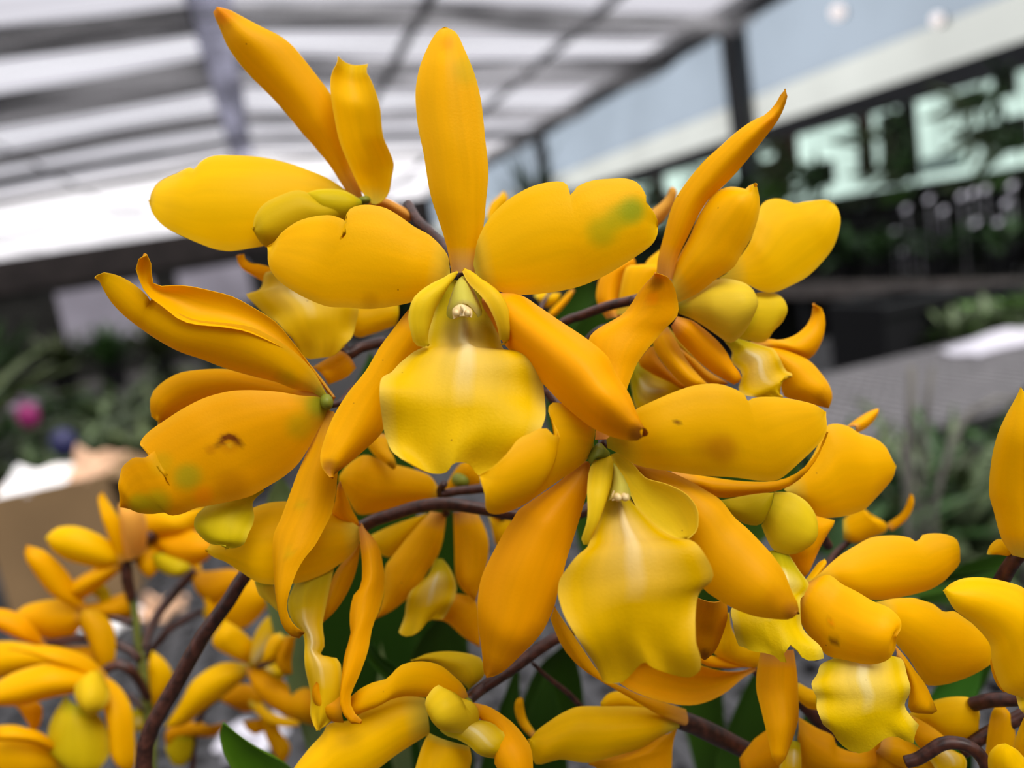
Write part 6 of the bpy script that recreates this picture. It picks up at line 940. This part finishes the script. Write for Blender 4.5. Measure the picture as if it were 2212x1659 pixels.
  dict(n='lip',m='lipg',b=6,L=[(-85.5,286.1,-129.3),(-82.3,282,-135.5),(-82.6,278.9,-141.7),(-87.8,279.4,-147.5),(-94.5,281,-148.9)],R=[(-93.9,289.6,-122.4),(-99.8,287.6,-128.9),(-101.5,285.4,-134.4),(-99.4,283.6,-141.4),(-94.5,281,-148.9)],s=129,ruf=2,nr=2),
  dict(n='lateral_sepal',m='sepal',b=3,L=[(-106.3,295,-122.8),(-103.2,293.7,-125.4),(-104.7,293.2,-131.2),(-108.9,293.6,-135.3)],R=[(-113.9,297.4,-121.5),(-110.8,295.8,-125.4),(-108.7,294.2,-131.2),(-108.9,293.6,-135.3)],s=52),
  dict(n='pedicel',tube=[(-83.1,293.3,-120.5,1.61),(-80.2,293.5,-118.7,1.61),(-76.8,293.2,-118.4,1.62),(-73.9,292.7,-120.7,1.62),(-72.4,295,-127.2,1.57),(-71.9,298.1,-135.7,1.5)],m='stem'),
 ]),
 dict(label='blurred yellow orchid bloom in the bottom left corner, rounded petals', base=[-102.2, 289.8, -140.4], d=100, parts=[
  dict(n='petal',m='petal',b=5,L=[(-98.9,286.6,-147.9),(-107.2,282.8,-146.1),(-119,284.3,-144.1),(-120.7,285.5,-139.9)],R=[(-100.1,288.1,-141),(-103.1,285,-131.4),(-108.8,284.7,-125.7),(-117.5,287.3,-124.6)],s=130),
  dict(n='dorsal_sepal',m='sepal',b=3,L=[(-99.3,285.6,-142.1),(-102.7,278.3,-131.3),(-107.2,276.9,-127.5),(-113.8,277.7,-125.6)],R=[(-99.5,286,-140.1),(-100.2,279.9,-128.9),(-106.2,277.4,-122.8),(-112.9,278.2,-121.3)],s=65),
  dict(n='pedicel',tube=[(-101.6,289.4,-142.1,1.26),(-100.5,288.6,-144.6,1.26),(-100.6,288,-148.1,1.26)],m='stem'),
 ]),
 dict(label='single narrow blurred yellow orchid bud-like bloom behind the thick brown stem', base=[-70.3, 303.2, -140.2], d=121, parts=[
  dict(n='petal',m='petal',b=3,L=[(-72.4,303.3,-142.7),(-71.3,302.9,-132.1),(-70.2,303.7,-124.9),(-67.8,303.7,-120.8)],R=[(-70.2,302.8,-142.3),(-64.6,301,-135.7),(-62.5,300.7,-129.9),(-64.4,302.1,-124.5),(-67.8,303.7,-120.8)],s=66),
  dict(n='petal',m='lip',b=2,L=[(-73.2,303.4,-143.2),(-74.9,303.1,-148),(-79,303.8,-150.2)],R=[(-78.4,305.3,-140.8),(-80.5,305.3,-144.1),(-80,304.4,-148.6)],s=40),
  dict(n='pedicel',tube=[(-82.9,307.6,-134.4,1.19),(-78.5,305,-137.2,1.19),(-74.4,301.9,-141.7,1.18)],m='stem'),
 ]),
 dict(label='blurred yellow orchid flower right of the thick brown stem, petals spread wide', base=[-34.2, 283.7, -128.4], d=110, parts=[
  dict(n='petal',m='petal',b=4,L=[(-33,283.2,-129.2),(-41,281.9,-133.9),(-51.9,282,-138.2),(-59.7,284.3,-142.9),(-66.5,287,-142.6)],R=[(-33.8,283.7,-128),(-42.4,284.2,-124.2),(-52.9,283.9,-127.2),(-59.4,285.3,-134.8),(-66.5,287,-142.6)],s=103),
  dict(n='petal',m='petal',b=4,L=[(-32.9,283.3,-128.4),(-39.9,281.1,-120.9),(-44.2,281.4,-114.9),(-38.4,281,-108)],R=[(-31.5,283.3,-126.6),(-30.7,279.7,-118.4),(-34.5,279.4,-111.4),(-38.4,281,-108)],s=73),
  dict(n='petal',m='liplem',b=5,L=[(-34.3,283,-126.5),(-30.6,278,-116.3),(-25.1,275.1,-109.3),(-17.9,273.6,-106.2)],R=[(-34,282.6,-128.3),(-28.9,278.6,-127.2),(-21.8,273.2,-121.7),(-17.5,271.9,-115.4),(-17.9,273.6,-106.2)],s=84),
  dict(n='lateral_sepal',m='sepal',b=4,L=[(-35,283.1,-127.2),(-27,276.8,-127.9),(-21.6,271.9,-134),(-13.4,269.3,-136.1)],R=[(-35,282.5,-130.4),(-31.9,276.1,-138.3),(-23.9,270.7,-144.9),(-16.1,267.8,-149)],s=101),
  dict(n='lateral_sepal',m='lip',b=3,L=[(-28.7,279.8,-124.2),(-23.3,271.8,-124.3),(-21,269.8,-125.6),(-20.7,268.6,-127.3)],R=[(-33.1,280.6,-126.2),(-29.3,275.6,-127.2),(-24.5,270.4,-129.9),(-20.7,268.6,-127.3)],s=45),
  dict(n='pedicel',tube=[(-35.8,284.9,-129.9,1.48),(-43.3,288.7,-131.4,1.41),(-52.1,292.7,-135.5,1.33),(-58.9,293.9,-139.2,1.24),(-64.6,294.7,-143.8,1.17)],m='stem'),
 ]),
 dict(label='blurred yellow orchid flower low beside the green leaf tip, hanging petals', base=[-50.6, 302.8, -147.6], d=127, parts=[
  dict(n='petal',m='sepald',b=3,L=[(-49.6,302.9,-145.1),(-42.3,300.7,-141.5),(-35.4,297.8,-143.1),(-34.3,296.1,-148.2)],R=[(-48.6,302.3,-147.5),(-41.6,298.5,-151.9),(-34.9,296.1,-151.2),(-34.3,296.1,-148.2)],s=62),
  dict(n='petal',m='petal',b=3,L=[(-36.6,297.2,-145.3),(-32.2,293.4,-152),(-24.4,289.2,-155.6),(-16.9,285.6,-156.9)],R=[(-39,297,-150.1),(-33.1,292.9,-156.3),(-26.4,289.5,-158.3),(-16.9,285.6,-156.9)],s=52),
  dict(n='petal',m='sepald',b=3,L=[(-49,301.1,-154.9),(-53.6,301.6,-159.3),(-64.2,304.7,-158.2),(-71.7,305.9,-162.9)],R=[(-57.4,303.6,-153.4),(-66.5,306.4,-151.8),(-71.6,307.2,-155.4),(-71.7,305.9,-162.9)],s=66),
  dict(n='lip',m='lipg',b=3,L=[(-59.9,303.6,-157.4),(-62,303.1,-163.8),(-67.2,303.8,-168.1)],R=[(-69.5,306.7,-155),(-72.5,306.6,-160.4),(-71.8,305.5,-165.8)],s=62),
  dict(n='lateral_sepal',m='sepald',b=2.5,L=[(-31.3,294.4,-153),(-30.5,292.4,-159.5),(-27.7,289.7,-166.2),(-31.8,289.1,-172.1)],R=[(-35.1,295.6,-152.3),(-36.1,294.2,-158.5),(-34.7,291.8,-165.7),(-31.8,289.1,-172.1)],s=59),
  dict(n='lateral_sepal',m='sepald',b=2.5,L=[(-33.6,296.7,-155.8),(-35.1,295.5,-159.5),(-39.6,295.4,-160.3)],R=[(-43,299.3,-155.7),(-42.1,297.6,-158.3),(-39.6,295.4,-160.3)],s=36),
  dict(n='pedicel',tube=[(-47.6,302.4,-144.9,1.22),(-53.8,303.6,-147.7,1.18),(-59.4,304.1,-153.8,1.14),(-62.7,303.4,-163.5,1.09),(-65.1,302.5,-172.1,1.04)],m='stem'),
 ]),
 dict(label='blurred yellow orchid bud tip curling beside the twisted sepal', base=[-16.2, 255.7, -109.8], d=85, parts=[
  dict(n='lateral_sepal',m='sepald',b=2.5,L=[(-14.7,245.5,-105.3),(-16,245.2,-109),(-17.3,245.1,-112.2),(-17.9,244.7,-115.1),(-18,244.5,-116.7)],R=[(-17.6,246.4,-104.8),(-20.4,246.4,-109.2),(-21.9,246.4,-111.9),(-21.6,245.8,-115),(-19.6,244.9,-116.9),(-18,244.5,-116.7)],s=48),
  dict(n='petal',m='petal',b=3,L=[(-13.9,249.3,-106.8),(-17.1,249.5,-110.2),(-21.8,250.2,-113.9),(-26.5,251.6,-113.6)],R=[(-19,250.9,-105.4),(-22,251.7,-105.9),(-24.6,251.8,-108.9),(-26.5,251.6,-113.6)],s=55),
  dict(n='pedicel',tube=[(-16.8,250,-107.1,0.88),(-22.3,258.9,-116.7,0.91),(-29.5,267.7,-122.1,0.93)],m='stem'),
 ]),
 dict(label='thick speckled brown flower stalk rising from the lower left to the central cluster', stem='flower_stalk', cat='stem', parts=[
  dict(n='stalk',tube=[(-61.8,221.3,-414,2.04),(-55.8,211.3,-119.3,2.04),(-56.3,212.4,-113.9,2.04),(-55,212.8,-109.7,2.04),(-51.7,212.8,-104,2.04),(-46,212.2,-97.4,2.02),(-40.1,211,-90.1,1.97),(-34.2,209.9,-82.9,1.92),(-27.3,208.2,-76.3,1.86),(-20.8,206.9,-69,1.8),(-15,205.4,-64.4,1.76)],m='stem'),
  dict(n='stalk',tube=[(-16.5,205.7,-64.9,1.76),(-7.2,203.3,-64.2,1.73),(2.1,200.4,-63.3,1.69),(9,197.8,-61.9,1.65),(12.6,196.5,-60.5,1.63),(17.3,195.2,-59.8,1.62),(23.4,193.7,-59,1.61),(29.6,192.1,-59.3,1.6),(35.7,190.9,-61.3,1.59),(47.4,188.6,-65.9,1.59),(54.5,187.2,-68.1,1.6),(64.1,185.8,-68.6,1.61),(73.5,185.1,-65.2,1.62)],m='stem'),
 ]),
 dict(label='second brown flower stalk lying just above the front stalk behind the central lip', stem='flower_stalk', cat='stem', parts=[
  dict(n='stalk',tube=[(31.3,199.9,-59.2,1.09),(34.9,198.9,-59.1,1.14),(41.3,197.1,-59.5,1.24),(48.3,195,-60,1.34),(59.8,192.6,-55.9,1.45),(65.7,194.9,-45.1,1.46),(63.8,198.9,-37.6,1.48)],m='stem'),
 ]),
 dict(label='purple brown flower stalk arching behind the upper right bloom', stem='flower_stalk', cat='stem', parts=[
  dict(n='stalk',tube=[(55.3,205.4,-37.9,1.26),(62,200.7,-28.6,1.23),(69.9,195.2,-20.9,1.25),(74.7,191.9,-19.5,1.26),(79.6,187.7,-18.1,1.27),(83.9,182.9,-17.4,1.27),(87.9,180.4,-17,1.26),(93.7,177.2,-17.9,1.25)],m='stem'),
 ]),
 dict(label='brown stalk running diagonally under the lower left sepal of the front bloom', stem='flower_stalk', cat='stem', parts=[
  dict(n='stalk',tube=[(24,182.9,-107.8,1.5),(26.2,182.9,-106.6,1.51),(31.5,182.4,-104.5,1.53),(38.7,181.9,-101.8,1.56),(44.5,181.9,-99.6,1.56),(50.1,182.1,-98,1.55),(60.9,182.5,-96.5,1.55),(77.8,184.7,-97.2,1.6)],m='stem'),
  dict(n='side_stalk',tube=[(44.1,186.3,-104.9,0.48),(47.5,187.8,-110.5,0.62),(53.5,190,-119,0.75),(57.4,191.6,-126.1,0.76)],m='stem'),
 ]),
 dict(label='dark brown stalk crossing the bottom right corner region', stem='flower_stalk', cat='stem', parts=[
  dict(n='stalk',tube=[(106.8,165.6,-125,1.8),(109.6,165,-129.2,1.8),(112.3,164.3,-133.8,1.81),(116.5,162.8,-138,1.81),(122.5,160.8,-139.9,1.81),(127.7,158,-141.9,1.69),(130.9,155.4,-145.5,1.56)],m='stem'),
  dict(n='side_stalk',tube=[(119.2,156,-136.3,1.29),(120.2,154.7,-138.6,1.32),(120.8,153.1,-142.1,1.37),(120.6,152.1,-144.5,1.39)],m='stem'),
 ]),
 dict(label='arching brown flower stalk at the bottom right corner', stem='flower_stalk', cat='stem', parts=[
  dict(n='stalk',tube=[(116.1,139,-130.2,1.39),(117.9,137.4,-129.1,1.41),(119.6,135.8,-127.1,1.44),(121.6,134.1,-124.8,1.46),(123.6,133,-124.3,1.46),(126,131.4,-124.8,1.45),(127.9,130.1,-126.6,1.43),(129,129.3,-129.6,1.39),(128.6,128.8,-133.1,1.35)],m='stem'),
 ]),
 dict(label='straight brown flower stalk rising to the right frame edge', stem='flower_stalk', cat='stem', parts=[
  dict(n='stalk',tube=[(134.4,141.4,-135.9,1.56),(138,139.6,-132.4,1.6),(141.4,137.8,-130,1.64),(145.1,135.8,-127.7,1.64),(147.2,134.7,-126.2,1.63),(150.8,132.7,-123.5,1.62)],m='stem'),
 ]),
 dict(label='slender green flower stalk of the small left spray', stem='flower_stalk', cat='stem', parts=[
  dict(n='stalk',tube=[(-84.1,309,-414,2.04),(-78.1,299,-170.5,2.04),(-74.5,301.5,-150.4,1.9),(-74.3,302.6,-143.5,1.85),(-72.9,303.8,-131.6,1.7),(-72.2,305.2,-119.6,1.54),(-70.9,306.1,-107,1.3),(-70.4,306.7,-99.3,1.16),(-70.5,307.4,-91.6,1.01)],m='stemg'),
  dict(n='side_stalk',tube=[(-70.9,308.4,-86.6,1.85),(-66.2,307.5,-84.3,1.85),(-62,306.8,-81.3,1.85),(-58.1,306.2,-78.9,1.85)],m='stem'),
  dict(n='side_stalk',tube=[(-72.9,314.5,-127.2,1.4),(-68.4,314.9,-123.3,1.4),(-62.6,315.2,-118.9,1.41),(-55.9,314.9,-116.6,1.32),(-49.3,314.3,-115.2,1.24)],m='stem'),
 ]),
 dict(label='bright green pointed orchid leaf at the lower left of the bottom bloom', stem='orchid_leaf', cat='leaf', parts=[
  dict(n='blade',m='leaf',b=-3,L=[(-33.7,203.5,-105),(-30.5,203.6,-110),(-26.6,203.6,-115.3),(-21.1,204.5,-122.3),(-18.2,205.5,-129.6)],R=[(-34,203.6,-104.9),(-35.5,204.9,-108.6),(-36,206.2,-113.5),(-35.4,208.1,-119.9),(-34.4,210.4,-126.8)],s=107),
 ]),
 dict(label='dark green leaf beside the pale one, behind the twisted sepal', stem='orchid_leaf', cat='leaf', parts=[
  dict(n='blade',m='leafd',b=-4,L=[(7.4,233.5,-109.2),(8.8,230.8,-112.9),(12,227.7,-115.6),(16.1,222.1,-119.9),(17,217.8,-124)],R=[(2.8,235,-108),(4.2,232.3,-112.1),(7,228.6,-116.6),(10.4,223.9,-120.7),(14.6,218.4,-124.4)],s=75),
 ]),
 dict(label='pale grey green upright leaf blurred behind the bottom bloom', stem='orchid_leaf', cat='leaf', parts=[
  dict(n='blade',m='leafp',b=-3,L=[(10,272.3,-257),(6,269.6,-146.3),(10.3,270.8,-132.5),(12.8,272.5,-118.3),(15.9,273.4,-108.2)],R=[(15.2,270.7,-257.9),(19.2,265.5,-148.6),(20.6,267.5,-135.2),(21.4,269.5,-122.3),(21.6,271.5,-110.2)],s=123),
 ]),
 dict(label='broad dark green leaf behind the hanging middle lip', stem='orchid_leaf', cat='leaf', parts=[
  dict(n='blade',m='leafd',b=-4,L=[(21.2,255.1,-247.5),(16.3,252.6,-136.7),(20.3,249.8,-123.2),(28.4,247.8,-114.6),(35,246.8,-110.4)],R=[(27.8,253.1,-248.7),(32.7,247.6,-139.5),(37.5,244.5,-129.6),(35.9,244.7,-120.9),(35,246.8,-110.4)],s=124),
 ]),
 dict(label='dark green leaf right of the diagonal brown stalk', stem='orchid_leaf', cat='leaf', parts=[
  dict(n='blade',m='leafd',b=-4,L=[(48.2,256.2,-289.6),(42.3,254.1,-178),(50.7,251.1,-159.4),(59.6,247.9,-142.5),(70.6,243.5,-133.7)],R=[(56,253.7,-291.7),(61.9,247.8,-183.3),(71.7,244.1,-165.4),(73.5,243.1,-145.7),(70.6,243.5,-133.7)],s=176),
 ]),
 dict(label='dark green leaf under the curled sepal at the bottom', stem='orchid_leaf', cat='leaf', parts=[
  dict(n='blade',m='leafd',b=-4,L=[(34.4,248.8,-293.6),(29.8,246.2,-182.8),(38.7,245.8,-159.9),(48.7,244.5,-142.3),(52.9,244,-134.4)],R=[(40.6,246.9,-294.7),(45.2,241.5,-185.5),(47.8,243,-161.5),(51.3,243.2,-147.5),(52.9,244,-134.4)],s=133),
 ]),
 dict(label='green leaf standing behind the lowest right blooms', stem='orchid_leaf', cat='leaf', parts=[
  dict(n='blade',m='leafg',b=-4,L=[(173.5,200.5,-290.7),(168.6,198,-179.8),(175.1,198.3,-168),(184.4,197.2,-159.3),(196.2,195,-153.6)],R=[(180.1,198.5,-291.8),(185,193,-182.7),(190.5,193.5,-170.7),(195.1,194,-161.1),(196.2,195,-153.6)],s=132),
 ]),
 dict(label='dark green leaf lying below the far right stalk', stem='orchid_leaf', cat='leaf', parts=[
  dict(n='blade',m='leafd',b=-4,L=[(183.1,231.9,-143),(200.5,227.6,-140.3),(216.7,222.7,-143.1),(233.3,218,-143.8)],R=[(183.6,230.8,-148.9),(201.6,225.9,-148.6),(216.8,221.8,-147.8),(233.3,218,-143.8)],s=98),
 ]),
 dict(label='pale green leaf piece glimpsed beside the ring spotted petal', stem='orchid_leaf', cat='leaf', parts=[
  dict(n='blade',m='leafp',b=-3,L=[(-19.2,270.5,-192.5),(-22.9,267.6,-81.9),(-17.1,267.9,-71.3),(-12.5,268.2,-61.9),(-9.7,267.8,-59.6)],R=[(-14.2,268.9,-193.4),(-10.4,263.8,-84.1),(-7,264.9,-72.2),(-6.8,266.1,-64.8),(-9.7,267.8,-59.6)],s=99),
 ]),
 dict(label='dark green leaf in the gap left of the central lip', stem='orchid_leaf', cat='leaf', parts=[
  dict(n='blade',m='leafd',b=-3,L=[(97.1,288.9,-144.1),(91.5,286.6,-33.1),(97.1,286.4,-25.8),(106.3,285.2,-18),(114.7,283.5,-14.3)],R=[(104.5,286.7,-145.4),(110,281,-36.4),(115.6,280.7,-29),(117.9,281.6,-20.6),(114.7,283.5,-14.3)],s=105),
 ]),
 dict(label='dark green leaf low between the two bottom blooms', stem='orchid_leaf', cat='leaf', parts=[
  dict(n='blade',m='leafd',b=-4,L=[(47.6,245.6,-291.2),(41.7,243.4,-180.2),(46.2,239.4,-163.8),(52.3,237.3,-149.7),(60.5,237,-138.4)],R=[(55.5,243.2,-292.6),(61.4,237.4,-183.6),(61.7,234.6,-166.5),(62.1,234.3,-151.4),(60.5,237,-138.4)],s=145),
 ]),
 dict(label='dark leaf behind the lowest right stalk, left part', stem='orchid_leaf', cat='leaf', parts=[
  dict(n='blade',m='leafd',b=-4,L=[(118.9,232.7,-300.9),(113.2,230.6,-189.2),(119.4,226.4,-170.2),(128.6,223.9,-154.4),(139.4,223,-142.8)],R=[(126.6,230.2,-303.1),(132.4,224.3,-194.8),(135.2,221.2,-175.8),(139.7,220.5,-156.3),(139.4,223,-142.8)],s=161),
 ]),
 dict(label='dark leaf behind the lowest right stalk, middle part', stem='orchid_leaf', cat='leaf', parts=[
  dict(n='blade',m='leafd',b=-4,L=[(145.3,229.1,-310.2),(138.9,227,-199),(143.8,223.3,-180),(151.9,221.2,-163.6),(164.4,219.3,-154.8)],R=[(153.7,226.5,-311.6),(160,220.6,-202.7),(163.1,216.8,-183.1),(164.7,216.8,-168.6),(164.4,219.3,-154.8)],s=164),
 ]),
 dict(label='dark leaf below the far right petals', stem='orchid_leaf', cat='leaf', parts=[
  dict(n='blade',m='leafd',b=-4,L=[(211.6,229.3,-294.8),(209,227,-179),(213.7,221.7,-165.4),(222.6,218.6,-157.4),(231.2,216.8,-153.8)],R=[(215,227,-302.5),(217.6,221.3,-198.3),(222,217.2,-181.6),(227.8,215,-169.9),(231.2,216.8,-153.8)],s=133),
 ]),
 dict(label='broad dark leaf behind the middle bloom pair', stem='orchid_leaf', cat='leaf', parts=[
  dict(n='blade',m='leafd',b=-4,L=[(17.8,295.4,-251.3),(6.9,294.7,-139.4),(16.6,290.1,-111.6),(31.4,287.3,-94.8),(45.1,285.3,-84)],R=[(32.3,290.9,-253.8),(43.2,283.6,-145.7),(49.1,280,-122.3),(50.3,280.7,-102.8),(45.1,285.3,-84)],s=231),
 ]),
 dict(label='broad dark leaf behind the right front bloom', stem='orchid_leaf', cat='leaf', parts=[
  dict(n='blade',m='leafd',b=-4,L=[(126,273.3,-237.2),(118.5,272.2,-122.4),(131.9,266.8,-100),(150.2,261.5,-85.4),(174.4,256.5,-75.4)],R=[(136,269.4,-243.6),(143.5,262.5,-138.4),(160.8,255.2,-122.4),(174.5,252.1,-101.1),(174.4,256.5,-75.4)],s=252),
 ]),
 dict(label='dark leaf behind the far right upright flower', stem='orchid_leaf', cat='leaf', parts=[
  dict(n='blade',m='leafd',b=-4,L=[(209.6,240.1,-265.7),(210,236.3,-154),(218.9,230.3,-145.2),(230.9,224.5,-140.6),(247.4,220.1,-139.6)],R=[(209.1,239.9,-267.9),(208.8,235.7,-159.6),(221.5,227,-157.4),(233.8,221.6,-152.3),(247.4,220.1,-139.6)],s=120),
 ]),
 dict(label='dark leaf hidden behind the central lip, left of it', stem='orchid_leaf', cat='leaf', parts=[
  dict(n='blade',m='leafd',b=-4,L=[(-2,275,-218.1),(-13.7,274.6,-106.1),(-1.1,270.5,-74.4),(14,269.1,-45.2),(27.2,268.8,-25.6)],R=[(13.7,270.2,-220.9),(25.5,262.6,-112.9),(31.4,260.7,-80.2),(34.5,262.8,-48.8),(27.2,268.8,-25.6)],s=306),
 ]),
 dict(label='dark leaf behind the upper right bloom', stem='orchid_leaf', cat='leaf', parts=[
  dict(n='blade',m='leafd',b=-4,L=[(100,280.6,-175.5),(88.1,280.2,-63.4),(93.9,276.4,-42.9),(106.2,273,-27.7),(121.8,270.6,-16.7)],R=[(115.8,275.8,-178.3),(127.6,268.2,-70.4),(129,265.6,-52.5),(127.9,265.8,-34.9),(121.8,270.6,-16.7)],s=224),
 ]),
]
for f in ORCHIDS:
    build_flower(f)
